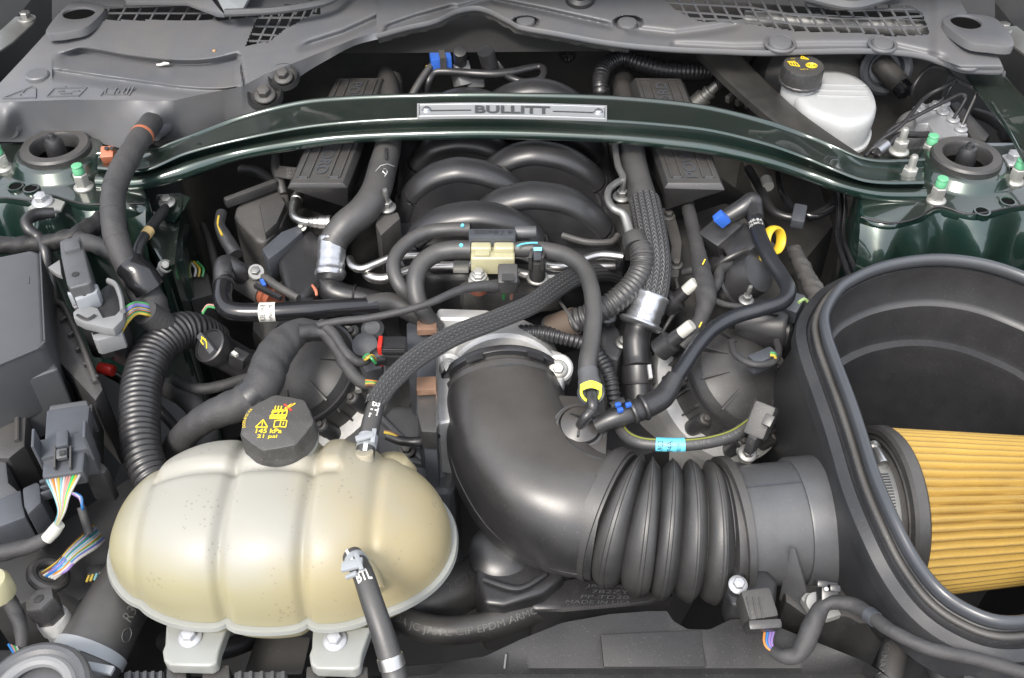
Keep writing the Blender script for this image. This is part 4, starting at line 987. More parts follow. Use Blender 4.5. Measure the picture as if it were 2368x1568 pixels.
def tank_sec(X, n=200):
    """cross section of the bottle at a distance X from its middle"""
    q = abs(X)/ta; k = max(0, 1-q**2.5)**(1/2.2); g = 0
    for i, x0 in enumerate(gx): g += (.072 if i < 2 else .040)*math.exp(-((X-x0)/(.0052 if i < 2 else .0056))**2)
    for a_, b_ in ((gx[2], gx[0]), (gx[0], gx[1]), (gx[1], gx[3])):      # lobes swell a little between the grooves
        if a_ < X < b_: k *= 1+.042*math.sin(math.pi*(X-a_)/(b_-a_))
    o = []
    for m_ in range(n):
        t = 2*math.pi*m_/n; cs, sn = math.cos(t), math.sin(t)
        y = math.copysign(abs(cs)**.80, cs); z = math.copysign(abs(sn)**.74, sn)
        Y = (tbr if y > 0 else tbf)*y*k*(1-g*.7); Z = (th_ if z > 0 else tl_)*z*k**.92*(1-g)
        if z > 0:
            wn_ = sstep(-.108, -.100, X)*(1-sstep(.050, .058, X))
            Z -= wn_*(.0052*math.exp(-((Y-.020)/.0042)**2)-.0030*sstep(.024, .034, Y))*min(1, z*2)
        o.append(TC+V3((X, Y, Z)))
    return o
mb = MB(); XS = [-ta*math.cos(math.pi*(i+.15)/(300+.3-1)) if False else -ta*.9995*math.cos(math.pi*i/299) for i in range(300)]
secs = [tank_sec(X) for X in XS]
mb.loft(secs); part('bottle', mb, TM, ct, ang=80)
WT = mat('tank_edge', (.29, .30, .285), .35, sss=.4, mott=.04)
rim_f = [s_[100] for s_ in secs]; rim_b = [s_[0] for s_ in secs][::-1]
ol = [p for p, _ in resample([(p, 0) for p in rim_f+rim_b[1:]], .003)]; sm = []
for k in range(len(ol)):
    t = ol[(k+1) % len(ol)]-ol[k-1]; t.z = 0; t.normalize(); dd = V3((t.y, -t.x, 0)); p = ol[k]
    if dd.dot(p-TC) < 0: dd = -dd
    sm.append((p, dd))
mb = MB()
mb.loft([[p+V3((0, 0, -.0030)) for p, d in sm], [p+d*.0050+V3((0, 0, -.0030)) for p, d in sm], [p+d*.0058+V3((0, 0, -.001)) for p, d in sm], [p+d*.0052+V3((0, 0, .0004)) for p, d in sm], [p+d*.0052+V3((0, 0, .0008)) for p, d in sm], [p+d*.0044+V3((0, 0, .0030)) for p, d in sm], [p-d*.002+V3((0, 0, .0030)) for p, d in sm]], c0=False, c1=False); part('weld_flange', mb, WT, ct)
for (u, w_, dv) in ((447, 150, 0), (782, 140, 8)):
    mb = MB(); z_ = -.086
    prism(mb, [(u-w_*.42, 1440+dv), (u+w_*.58-5, 1440+dv), (u+w_*.40, 1500+dv), (u+w_*.36, 1532+dv), (u+w_*.26, 1540+dv), (u-w_*.36, 1537+dv), (u-w_*.46, 1528+dv), (u-w_*.48, 1505+dv), (u-w_*.44, 1490+dv)], z_, z_-.014); tb_ = part('mounting_foot', mb, WT, ct, bevel=.003, bseg=3)
    inst('bolt', B_WHITE, tb_, P(u-8, 1472+dv, z_+.001), (0, -.15, 1), .0098)
for (u, v) in ((840, 1085), ):
    mb = MB(); q = P(u, v, -.005); lathe(mb, q+V3((0, .006, -.012)), V3((0, .35, .9)), [(.018, -.02), (.015, -.004), (.012, .0), (.0075, .003), (.0075, .02)], 28); part('hose_spigot', mb, TM, ct, ang=60)
mb = MB(); lathe(mb, P(905, 1090, -.035), V3((0, .3, .9)), [(.024, -.03), (.022, .0), (.014, .012), (.003, .014)], 28); part('rear_bulge', mb, TM, ct, ang=80)
mb = MB(); q0 = P(815, 1240, -.01); q1 = P(835, 1300, -.016); lathe(mb, q0+V3((0, .01, -.012)), (q1-q0), [(.016, -.006), (.013, .006), (.0095, .02), (.0085, .05)], 24); part('hose_spigot', mb, TM, ct, ang=60)
CAPZ = .028
cc = P(640, 975, CAPZ)
ca = V3((0, -.05, 1)).normalized()
mb = MB(); lathe(mb, cc, ca, [(.029, -.05), (.029, -.0265), (.0315, -.026), (.0315, -.0215), (.028, -.021)], 40); part('neck', mb, WT, ct)
lob = lambda a, h: 1-(.065*(1-abs(math.cos(3.5*a))**5) if h > -.019 else 0)
mb = MB(); lathe(mb, cc, ca, [(.0305, -.0205), (.0318, -.020), (.0318, -.0145), (.0312, -.0135), (.0312, -.0025), (.0302, -.0006), (.029, .0), (.001, .0)], 112, lob); cp = part('cap', mb, M.dusty, ct, ang=30)
X_, Y_ = V3((1, 0, 0)), V3((0, 1, .05)).normalized()
capfn = lambda x, y: cc+X_*x+Y_*y+ca*.0007
def ctext(s, x0, x1, y0, y1, m, bold=0): part('lettering', text_mb(s, lambda x, y: capfn(lerp(x0, x1, x), lerp(y0, y1, y)), bold), m, cp)
ctext('145 kPa', -.0155, .0060, -.0128, -.0080, M.inky, .02); ctext('21 psi', -.0135, .0030, -.0188, -.0142, M.inky, .02)
arc = lambda x, y: capfn((-.0015)+math.cos(R(lerp(196, 148, x)))*(.0255+.0025*(y-.5)*1), math.sin(R(lerp(196, 148, x)))*(.0255+.0025*(y-.5)))
part('lettering', text_mb('DG93-8101-AA', arc), M.inky, cp)
def capsign(segs, m, wd=.0009):
    mb = MB()
    for x0, y0, x1, y1 in segs: obox(mb, capfn(x0, y0), capfn(x1, y1), wd, .0005)
    return part('symbol', mb, m, cp)
capsign([(-.0165, -.0065, -.0065, -.0065), (-.0065, -.0065, -.0115, .0015), (-.0115, .0015, -.0165, -.0065), (-.0115, -.0008, -.0115, -.0038), (-.0115, -.0048, -.0115, -.0056)], M.inky)
capsign([(-.0015, -.0065, .0035, -.0058), (.0035, -.0058, .0085, -.0065), (.0085, -.0065, .0085, .0005), (.0085, .0005, .0035, .0012), (.0035, .0012, -.0015, .0005), (-.0015, .0005, -.0015, -.0065), (.0035, -.0058, .0035, .0012), (.006, -.004, .006, -.001)], M.inky)
capsign([(-.0065, .0030, .0070, .0030), (-.0065, .0036, .0070, .0036), (-.0065, .0043, .0070, .0043), (-.0065, .0050, -.0040, .0095), (.0070, .0050, .0070, .0115), (-.0060, .0095, .0070, .0115), (-.0055, .0115, .0070, .0125), (-.0055, .0065, .0070, .0065), (-.0005, .005, .0005, .0105), (.0030, .005, .0035, .0105), (-.0035, .013, -.0035, .0165), (-.001, .013, -.001, .0165), (.0015, .013, .0015, .0165), (.0045, .0135, .0095, .0185), (.0055, .0130, .0105, .0175), (.0070, .014, .0125, .0195)], M.inky, .0011)
capsign([(.0035, .0185, .0105, .0115), (.0035, .012, .0105, .0185)], M.inkr, .0016)

t = thing('thermostat_housing', 'grey cast housing with small bolts behind the yellow ringed nozzle', 'housing', P(1405, 790, -.12))
mb = MB(); prism(mb, [(1388, 745), (1412, 738), (1432, 760), (1442, 800), (1428, 832), (1392, 818)], -.065, -.12); part('body', mb, M.casting, t, bevel=.005, bseg=3)
mb = MB(); cyl(mb, P(1405, 745, -.062), P(1405, 712, -.045), .009, .008, 20); nk = part('neck', mb, M.black, t)
mb = MB(); cyl(mb, P(1404, 735, -.054), P(1404, 722, -.047), .0098, .0098, 20); part('pale_band', mb, M.latch, nk)
inst('bolt', B_STEEL, t, P(1440, 792, -.06), (0, -.3, 1), .008)
# ================================================================ HOSES
def hose(lab, pts, r, m, name='hose', cat='hose', group=None, seg=18, ends=None, **k):
    pa = path(pts, r); mb = MB(); sweep(mb, pa, seg, **k)
    loc = pa[len(pa)//2][0]
    t = thing(name, lab, cat, V3((loc.x, loc.y, loc.z-.02)), group); part('tube', mb, m, t, ang=70 if not k.get('corr') else 40)
    return t, pa
def crimp(t, a, b, r, m, name='crimp_sleeve', flare=1.0):
    A, B = P(*a), P(*b); d = B-A; h = d.length; R_ = S(r, A); mb = MB()
    wav = lambda a_, q: 1+.018*math.cos(8*a_)
    lathe(mb, A, d, [(R_*.9, -.001), (R_, 0), (R_*1.03, h*.08), (R_*.97, h*.14), (R_*.97, h*.36), (R_*1.0, h*.42), (R_*.94, h*.5), (R_*.95, h*.62), (R_*1.0, h*.68), (R_*.97, h*.74), (R_*.98, h*.82), (R_*1.07*flare, h*.86), (R_*1.1*flare, h*.93), (R_*1.0*flare, h), (R_*.7, h)], 40, wav)
    return part(name, mb, m, t, ang=50)
# heater hose on the left of the runners
h1, pa = hose('thick black heater hose left of the runners ending in silver crimp and elbow', [(893, 175, .0, 24), (902, 240, .01, 27), (898, 330, .02, 30), (884, 390, .02, 33), (868, 445, .016, 35), (838, 490, .01, 36), (800, 522, .004, 36), (778, 548, -.004, 34), (768, 570, -.01, 33)], None, M.hose)
cb = MB(); sweep(cb, [(p, S(.9, p)) for p in [P(868, 396, .036), P(880, 383, .043), P(895, 379, .044), P(912, 385, .038)]], 6); wc = part('spring_clip', cb, M.steel, h1)
cb = MB(); sweep(cb, path([(889, 408, .036), (895, 398, .04), (890, 390, .042), (885, 396, .042), (893, 404, .039)], 1.2), 6); part('spring_clip', cb, M.steel, h1)
mb = MB(); pbox(mb, (893, 348, .034), (893, 372, .034), 7, .008); part('clip_tab', mb, M.satin, h1, bevel=.001)
crimp(h1, (769, 553, -.006), (763, 640, -.028), 33, M.crimp)
mb = MB(); sweep(mb, path([(763, 628, -.034, 28), (762, 650, -.045, 31), (768, 672, -.05, 31), (790, 683, -.052, 29), (830, 690, -.055, 27), (870, 696, -.058, 24), (900, 706, -.06, 22)]), 24); part('elbow', mb, M.satin, h1)
mb = MB(); torus(mb, P(822, 688, -.054), V3((1, -.1, 0)), S(29, P(822, 688, -.054)), .0012, 30, 6); part('elbow_rim', mb, M.satin, h1)
# right heater hose, braided in its lower half
h2, pa = hose('thick heater hose right of the runners, braided lower half ending in a silver crimp', [(1438, 180, -.01, 22), (1446, 250, .0, 25), (1458, 330, .012, 29), (1468, 400, .012, 32), (1482, 450, .01, 33), (1492, 480, .008, 33)], None, M.hose)
mb = MB(); sweep(mb, path([(1490, 468, .009, 36), (1500, 520, .006, 38), (1510, 580, .0, 38), (1514, 630, -.008, 37), (1508, 680, -.016, 36), (1502, 700, -.02, 34)]), 36, uv=True); part('braided_sleeve', mb, M.braid, h2)
crimp(h2, (1507, 682, -.014), (1479, 754, -.036), 42, M.crimp, flare=1.14)
mb = MB(); sweep(mb, path([(1482, 742, -.042, 30), (1474, 765, -.05, 32), (1470, 790, -.056, 32), (1473, 830, -.066, 31), (1474, 850, -.07, 32)]), 24); part('elbow', mb, M.satin, h2)
A, B_ = P(1473, 815, -.064), P(1476, 905, -.092); mb = MB(); rr_ = S(33, A); hh = (B_-A).length
lathe(mb, A, B_-A, [(rr_, 0), (rr_*1.02, hh*.3), (rr_*1.12, hh*.33), (rr_*1.16, hh*.7), (rr_*1.1, hh*.8), (rr_*.95, hh*.82), (rr_*.95, hh*1.5)], 30); part('coupling', mb, M.satin, h2)
mb = MB(); pbox(mb, (1500, 845, -.058), (1504, 876, -.064), 8, .005); part('coupling_clip', mb, M.white, h2)
# braided hose running to the tank
BH = [(1420, 640, -.055, 20), (1385, 632, -.032, 22), (1330, 640, -.012, 24), (1280, 668, -.002, 25), (1225, 706, .004, 24), (1140, 742, .008, 24), (1050, 776, .010, 25), (965, 826, .008, 25), (905, 880, .004, 25), (872, 925, .0, 24), (866, 940, -.001, 23)]
h3, pa = hose('long braided black hose curving over the throttle body down to the tank', BH, None, None, seg=8)
bpy.data.objects.remove(h3.children[0])
mb = MB(); sweep(mb, pa, 36, uv=True); part('braided_sleeve', mb, M.braid, h3)
pb = path([(872, 925, .0, 20), (860, 970, -.002, 22), (850, 1015, -.004, 22), (843, 1058, -.007, 22)]); mb = MB(); sweep(mb, pb, 22); ru = part('rubber_end', mb, M.hose, h3)
part('lettering', text_mb('BTL', tube_fn(pb, .13, .42, 24, -24), .02), M.inkw, ru)
part('white_stripe', strip_fn(tube_fn(pb, .74, .97, 18, -6), 6, 4), M.inkw, ru)
mb = band(pb, .66, .86, 1.07); part('spring_clamp', mb, M.latch, ru)
mb = MB(); pbox(mb, (822, 1016, .006), (864, 1004, .008), 16, .003); part('clamp_ear', mb, M.latch, ru, bevel=.001)
mb = MB(); pbox(mb, (866, 992, .008), (861, 1024, .006), 11, .003); part('clamp_ear', mb, M.latch, ru, bevel=.001)
# front hose of the tank
pts = [(815, 1285, .004, 24), (838, 1325, .010, 25), (858, 1385, .008, 26), (880, 1450, .0, 27), (900, 1515, -.012, 28), (912, 1560, -.022, 29), (925, 1620, -.03, 29)]
h4, pa = hose('black hose with white lettering hanging from the front of the tank', pts, None, M.hose, seg=24)
part('lettering', text_mb('BTL', tube_fn(pa, .285, .215, 40, -40, along=False), .03), M.inkw, h4)
for a0, a1, q0, q1 in ((20, 5, .0, .06), (20, 6, .10, .135)): part('white_stripe', strip_fn(tube_fn(pa, q0, q1, a0, a1), 6, 4), M.inkw, h4)
part('spring_clamp', band(pa, .055, .10, 1.10), M.latch, h4)
mb = MB(); pbox(mb, (790, 1312, .018), (838, 1300, .024), 26, .003); part('clamp_ear', mb, M.latch, h4, bevel=.001)
mb = MB(); pbox(mb, (822, 1278, .024), (836, 1318, .024), 11, .003); part('clamp_ear', mb, M.latch, h4, bevel=.001)
mb = MB(); pbox(mb, (800, 1335, .014), (825, 1325, .019), 12, .003); part('clamp_ear', mb, M.latch, h4, bevel=.001)
part('lower_clamp', band(pa, .74, .80, 1.10), M.steel, h4)
# corrugated hoses
h5, pa = hose('fat corrugated hose curving beside the braided heater hose', [(1472, 560, .012, 24), (1484, 590, .008, 28), (1482, 625, .0, 29), (1462, 660, -.006, 29), (1425, 695, -.012, 29), (1375, 725, -.022, 29), (1320, 745, -.034, 30), (1270, 760, -.05, 30)], None, M.rubber, corr=.10, pitch=.0052)
mb = MB(); lathe(mb, P(1463, 545, .014), P(1472, 575, .010)-P(1463, 545, .014), [(.006, -.002), (.011, .0), (.0125, .004), (.0125, .016)], 20); part('end_boot', mb, M.rubber, h5)
mb = MB(); cyl(mb, P(1330, 742, -.032), P(1275, 760, -.048), S(33, P(1330, 742, -.032)), None, 24); part('rusty_band', mb, mat('rusty_brown', (.10, .07, .05), .6, .2, dust=.3), h5)
mb = MB(); sweep(mb, path([(1296, 700, -.03, 4), (1310, 720, -.022, 4), (1335, 760, -.022, 4)]), 8); part('clip_wire', mb, M.tin, h5)
h6, pa = hose('narrow corrugated conduit between throttle body and alternator side', [(1198, 768, -.045, 18), (1250, 770, -.042, 19), (1310, 782, -.045, 19), (1350, 795, -.05, 18), (1385, 822, -.056, 17), (1408, 865, -.062, 17), (1418, 915, -.075, 17), (1420, 960, -.09, 17)], None, M.satin, name='conduit', cat='conduit', corr=.13, pitch=.0048)
h7, pa = hose('big shiny corrugated conduit rising behind the left of the coolant tank', [(500, 790, -.09, 40), (455, 765, -.06, 42), (405, 770, -.045, 46), (355, 815, -.04, 47), (330, 880, -.04, 47), (323, 950, -.042, 47), (325, 1020, -.045, 46), (340, 1080, -.05, 45), (365, 1130, -.055, 43)], None, M.satin, name='conduit', cat='conduit', seg=26, corr=.085, pitch=.0062)
h8, pa = hose('corrugated black hose looping under the cowl above the right coil cover', [(1393, 235, -.02, 14), (1388, 212, .0, 18), (1388, 180, .012, 19), (1402, 150, .018, 19), (1440, 135, .018, 20), (1490, 150, .016, 20), (1540, 162, .014, 20), (1600, 165, .012, 20), (1670, 165, .005, 20)], None, M.satin, corr=.10, pitch=.0052)
mb = MB(); cyl(mb, P(1390, 205, .0), P(1394, 245, -.02), S(19, P(1390, 205, 0)), S(15, P(1390, 205, 0)), 20); part('hose_nozzle', mb, M.rubber, h8)
# vent hoses with the T valve
h9, pa = hose('black vent hose loop ending at the dated grey strip of the tee valve', [(1085, 531, .020, 17), (1040, 531, .021, 17), (990, 537, .020, 17), (947, 557, .018, 17), (915, 592, .014, 17), (911, 630, .008, 17), (930, 668, -.002, 17), (965, 700, -.02, 16)], None, M.hose, group=None)
mb = MB(); lathe(mb, P(1069, 521, .029), (0, -.3, .9), [(.0022, -.001), (.0018, .0006), (.0003, .0008)], 10); part('paint_dot', mb, M.cyan, h9)
h10, pa = hose('lower black vent hose bending down behind the throttle body', [(1088, 578, .018, 22), (1050, 578, .018, 22), (1010, 586, .016, 22), (975, 610, .012, 22), (960, 650, .004, 22), (966, 695, -.008, 21), (985, 730, -.022, 20), (1010, 760, -.04, 20)], None, M.hose)
mb = MB(); lathe(mb, P(1066, 567, .027), (0, -.3, .9), [(.0024, -.001), (.002, .0006), (.0003, .0008)], 10); part('paint_dot', mb, M.cyan, h10)
h11, pa = hose('black vent hose from the tee valve bending down to the yellow ringed nozzle', [(1188, 577, .018, 18), (1225, 576, .020, 19), (1265, 580, .022, 20), (1310, 592, .024, 20), (1348, 620, .024, 20), (1366, 665, .022, 20), (1372, 720, .018, 20), (1368, 780, .012, 21), (1360, 830, .008, 22), (1358, 860, .004, 22)], None, M.hose)
mb = MB(); lathe(mb, P(1359, 858, .004), P(1365, 905, -.004)-P(1359, 858, .004), [(.0085, -.003), (.0095, 0), (.0095, .008), (.0105, .010), (.0108, .020)], 24); part('coupling', mb, M.grey, h11)
mb = MB(); lathe(mb, P(1367, 907, -.004), V3((.05, -.55, .8)), [(.0112, -.008), (.0125, -.005), (.0125, .0), (.0115, .002), (.0085, .001)], 32); part('collar', mb, M.slate, h11)
mb = MB(); x0, y0, z0 = frame(V3((.05, -.55, .8)))
part('yellow_clip', strip_fn(lambda x, y: P(lerp(1341, 1391, x), lerp(906, 889, y)-9*math.sin(math.pi*x), .012-.004*abs(x-.5)+.003*y), 10, 3), M.lime, h11)
mb = MB(); torus(mb, P(1366, 906, -.001), V3((.05, -.55, .8)), .0088, .0014, 24, 8); part('yellow_clip', mb, M.lime, h11)
mb = MB(); sweep(mb, path([(1366, 902, -.002, 13), (1370, 935, -.006, 14), (1368, 948, -.010, 14), (1352, 966, -.014, 11), (1340, 983, -.026, 10)]), 16); part('nozzle', mb, M.satin, h11)
mb = MB(); sweep(mb, path([(1195, 570, .031), (1205, 565, .0315), (1225, 562, .0315), (1243, 562, .031)], 2.2), 6); part('paint_stroke', mb, M.cyan, h11)
tv = thing('tee_valve', 'cream nylon tee valve with grey dated strip joining the vent hoses', 'valve', P(1138, 575, .0))
mb = MB(); prism(mb, [(1088, 565), (1190, 565), (1190, 597), (1088, 597)], .022, .0); part('body', mb, M.cream, tv, bevel=.003, bseg=3)
for u in (1112, 1165):
    mb = MB(); prism(mb, [(u-23, 556), (u+23, 556), (u+24, 574), (u-24, 574)], .028, .005); part('lug', mb, M.cream, tv, bevel=.003, bseg=3)
    mb = MB(); prism(mb, [(u-24, 549), (u+24, 549), (u+23, 557), (u-23, 557)], .030, .01); part('seal_ring', mb, M.satin, tv, bevel=.002)
mb = MB(); prism(mb, [(1083, 528), (1192, 528), (1192, 549), (1083, 549)], .034, .012); sp_ = part('top_strip', mb, M.slate, tv, bevel=.002)
part('lettering', text_mb('03/23/19 03  J1  W', quad_fn([(1098, 532, .0346), (1185, 533, .0346), (1185, 545, .0346), (1098, 544, .0346)])), M.ink, sp_)
mb = MB(); A = P(1190, 537, .026); cyl(mb, A, P(1240, 537, .026), S(15, A), S(14.5, A), 24); part('end_plug', mb, M.grey, tv, bevel=.0015)
mb = MB(); pbox(mb, (1098, 585, .0235), (1132, 585, .0235), 22, .004); part('step', mb, M.cream, tv, bevel=.001)
# bright fuel pipes in front of the runners
fp = thing('fuel_pipe', 'upper bright steel pipe crossing in front of the runners', 'pipe', P(1000, 600, -.04), 'steel pipes in front of the runners')
mb = tube([(808, 598, -.02, 9), (815, 614, -.018, 10), (835, 622, -.016, 10), (870, 610, -.014, 10), (905, 597, -.012, 10), (960, 591, -.012, 9), (1080, 592, -.012, 9), (1180, 590, -.012, 9), (1230, 600, -.012, 10), (1270, 616, -.012, 11), (1310, 616, -.012, 11), (1350, 600, -.012, 10), (1390, 590, -.012, 10), (1440, 594, -.012, 10)]); part('pipe', mb, M.steel, fp)
fp = thing('fuel_pipe', 'lower bright steel pipe with a square clip in front of the runners', 'pipe', P(1000, 630, -.05), 'steel pipes in front of the runners')
mb = tube([(842, 625, -.026, 10), (855, 640, -.024, 12), (885, 645, -.022, 12), (925, 633, -.020, 12), (980, 618, -.018, 11), (1060, 615, -.018, 11), (1130, 612, -.018, 11), (1180, 625, -.02, 11), (1240, 640, -.022, 11), (1310, 640, -.024, 10), (1360, 620, -.024, 10), (1420, 615, -.026, 10)]); part('pipe', mb, M.steel, fp)
mb = MB(); pbox(mb, (1048, 617, -.010), (1084, 617, -.010), 32, .006); part('pipe_clip', mb, M.zinc, fp, bevel=.001)
rp_ = thing('coolant_pipe', 'slim dark steel tube snaking down beside the right side of the runners', 'pipe', P(1430, 420, .0))
mb = tube([(1420, 325, .02, 7), (1428, 380, .022, 8), (1440, 412, .024, 8), (1424, 424, .028, 8), (1408, 438, .03, 8), (1405, 460, .03, 8), (1418, 482, .028, 9), (1440, 495, .024, 10), (1450, 520, .018, 11), (1458, 550, .012, 12)]); part('pipe', mb, M.tin, rp_)
# bolts and plugs in the valley
t = thing('valley_bracket', 'dark bracket with tall silver bolt and an open black plug socket below the pipes', 'bracket', P(1150, 660, -.08))
mb = MB(); prism(mb, [(1060, 655), (1180, 600), (1230, 605), (1300, 670), (1180, 680), (1070, 675)], -.03, -.06); part('plate', mb, M.dusty, t, bevel=.004)
mb = MB(); cyl(mb, P(1106, 700, -.06), P(1106, 655, -.022), .0095, .0095, 20); part('post', mb, M.black, t)
mb = MB(); cyl(mb, P(1106, 664, -.012), P(1106, 653, -.002), .0105, .0105, 20); part('rusty_washer', mb, M.orange, t)
inst('bolt', B_ZINC, t, P(1106, 648, .002), (0, -.05, 1), .0105); inst('bolt_head', B_ZINC, t, P(1106, 638, .006), (0, -.05, 1), .009)
mb = MB(); pbox(mb, (1174, 622, .012), (1174, 668, .004), 46, .024); so_ = part('socket', mb, M.black, t, bevel=.003)
mb = MB(); pbox(mb, (1174, 634, .0235), (1174, 650, .021), 28, .002); part('opening', mb, M.deep, so_)
for dx, c in ((-10, W_GREEN), (8, W_PINK)):
    mb = tube([(1174+dx, 655, .0, 4), (1176+dx, 668, -.004, 4), (1174+dx, 690, -.03, 4)]); part('wire', mb, wire_mat(c), so_)
t = thing('pipe_sensor', 'black pipe clip sensor standing on a silver hex stud beside the vent hose', 'sensor', P(1242, 640, -.05))
inst('stud_nut', B_ZINC, t, P(1242, 642, -.012), (0, -.05, 1), .0115)
mb = MB(); cyl(mb, P(1242, 640, -.008), P(1242, 600, .016), .0085, .0085, 18); part('body', mb, M.black, t)
for u in (1228, 1256):
    mb = MB(); pbox(mb, (u, 585, .026), (u, 615, .008), 9, .014); part('side_rib', mb, M.black, t, bevel=.001)
mb = MB(); pbox(mb, (1242, 568, .036), (1242, 600, .022), 18, .006); part('tongue', mb, M.slate, t, bevel=.001)
mb = MB(); pbox(mb, (1243, 572, .0395), (1243, 580, .037), 19, .0015); part('paint_mark', mb, M.cyan, t)
# glossy breather pipes
h12, pa = hose('glossy black breather pipe with paper label across the left of the engine', [(522, 622, .0, 22), (517, 655, -.002, 22), (514, 692, -.004, 22), (528, 715, -.006, 22), (562, 722, -.006, 22), (640, 721, -.006, 22), (720, 716, -.008, 22), (800, 710, -.012, 20), (870, 706, -.018, 19)], None, M.gloss, name='breather_pipe', cat='pipe', seg=24)
mb = MB(); sweep(mb, path([(575, 645, -.03, 24), (545, 625, -.006, 24), (522, 612, .002, 23), (516, 625, .003, 22), (516, 650, -.002, 22)]), 20); part('end_elbow', mb, M.satin, h12)
for f_ in (.06, .10): part('ring', band(pa, f_, f_+.015, 1.10), M.satin, h12)
part('label', strip_fn(tube_fn(pa, .445, .52, 75, -85), 5, 16), M.paper, h12)
part('lettering', text_mb('R3E-6K8', tube_fn(pa, .476, .452, 55, -45, .0008, along=False)), M.ink, h12)
part('lettering', text_mb('FoMoCo ME', tube_fn(pa, .508, .492, 55, -45, .0008, along=False)), M.ink, h12)
mb = MB(); sweep(mb, path([(845, 707, -.016, 21), (900, 700, -.022, 24), (950, 720, -.032, 25), (985, 745, -.045, 25)]), 20); part('rubber_sleeve', mb, M.rubber, h12)
h13, pa = hose('glossy black breather pipe sweeping down the right side to the elbow port', [(1742, 490, .012, 17.5), (1752, 535, .012, 17.5), (1775, 590, .012, 18.5), (1808, 640, .012, 17.5), (1822, 672, .012, 18.5), (1808, 698, .01, 18.5), (1760, 714, .008, 17.5), (1700, 732, .004, 17.5), (1650, 760, .0, 17.5), (1612, 800, -.004, 17.5), (1582, 845, -.01, 17.5), (1555, 885, -.016, 18.5)], None, M.sheen, name='breather_pipe', cat='pipe', seg=24)
part('label', strip_fn(tube_fn(pa, .075, .115, 70, -80), 5, 14), M.ink, h13)
part('lettering', text_mb('758-BA', tube_fn(pa, .092, .078, 55, -55, .0008, along=False)), M.inkw, h13)
part('lettering', text_mb('M536K-2', tube_fn(pa, .110, .098, 55, -55, .0008, along=False)), M.inkw, h13)
mb = MB(); sweep(mb, path([(1672, 508, .0, 20), (1715, 482, .012, 22), (1738, 466, .018, 22), (1744, 480, .016, 19), (1748, 505, .014, 17)]), 20); part('end_elbow', mb, M.satin, h13)
mb = MB(); pbox(mb, (1658, 498, .020), (1678, 515, .010), 22, .012); part('blue_clip', mb, M.blue, h13, bevel=.001)
mb = MB(); sweep(mb, path([(1562, 870, -.012, 21), (1545, 900, -.018, 25), (1530, 920, -.021, 27), (1505, 935, -.022, 27), (1470, 950, -.022, 27), (1440, 960, -.022, 26), (1410, 970, -.024, 23), (1378, 985, -.03, 20)]), 24); ee = part('end_connector', mb, M.satin, h13)
for (u, v, r_) in ((1546, 896, 27), (1488, 942, 30), (1462, 953, 30)):
    mb = MB(); A = P(u, v, -.02); torus(mb, A, (P(u-14, v+6, -.021)-A), S(r_-3, A), .0022, 24, 8); part('rib', mb, M.satin, ee)
for (u, v) in ((1428, 938), (1433, 950), (1452, 938)):
    mb = MB(); pbox(mb, (u-6, v, -.008), (u+7, v-3, -.008), 10, .004); part('blue_tab', mb, M.blue, ee, bevel=.0008)
mb = MB(); pbox(mb, (1412, 938, -.010), (1444, 924, -.006), 16, .003); part('guard', mb, M.satin, ee, bevel=.001)
# striped purge hose with cyan tag
h14, pa = hose('thin black hose with faded green stripe and cyan tag below the bellows ribs', [(1425, 960, -.04, 13), (1440, 1000, -.036, 14), (1475, 1022, -.032, 15), (1530, 1028, -.030, 15), (1590, 1028, -.028, 15), (1650, 1020, -.028, 15), (1700, 1003, -.028, 15), (1745, 972, -.03, 15)], None, M.hose)
part('green_stripe', strip_fn(tube_fn(pa, .10, .98, -35, -52), 60, 2), mat('olive_stripe', (.20, .22, .03), .6), h14)
part('label', strip_fn(tube_fn(pa, .375, .53, 70, -95, .0006), 5, 14), M.cyan, h14)
part('lettering', text_mb('-9G2', tube_fn(pa, .415, .385, 60, -30, .0010, along=False)), M.ink, h14)
part('lettering', text_mb('P4A', tube_fn(pa, .465, .435, 60, -30, .0010, along=False)), M.ink, h14)
part('lettering', text_mb('02/19', tube_fn(pa, .505, .485, 60, -10, .0010, along=False)), M.ink, h14)
part('lettering', text_mb('S12 EIFE 15', tube_fn(pa, .17, .36, -5, -25, .0006)), M.inkg, h14)
part('lettering', text_mb('LIFE    RL-H', tube_fn(pa, .58, .84, 5, -20, .0006)), M.inkg, h14)
t = thing('purge_valve_plug', 'dusty black plug connector where the green striped hose ends on the right', 'connector', P(1765, 980, -.06))
mb = MB(); pbox(mb, (1775, 935, -.008), (1745, 1010, -.03), 50, .03); part('shell', mb, M.dusty, t, bevel=.003)
mb = MB(); pbox(mb, (1782, 960, .008), (1770, 985, .002), 22, .005); part('latch', mb, M.black, t, bevel=.001)
mb = MB(); pbox(mb, (1748, 1002, -.02), (1736, 1040, -.04), 22, .016); part('stem', mb, M.black, t, bevel=.002)
mb = MB(); prism(mb, [(1702, 1035), (1745, 1028), (1756, 1048), (1735, 1068), (1712, 1062)], -.06, -.065); part('steel_tab', mb, M.zinc, t, bevel=.001)
inst('bolt', B_STEEL, t, P(1728, 1048, -.056), (0, -.4, 1), .009)
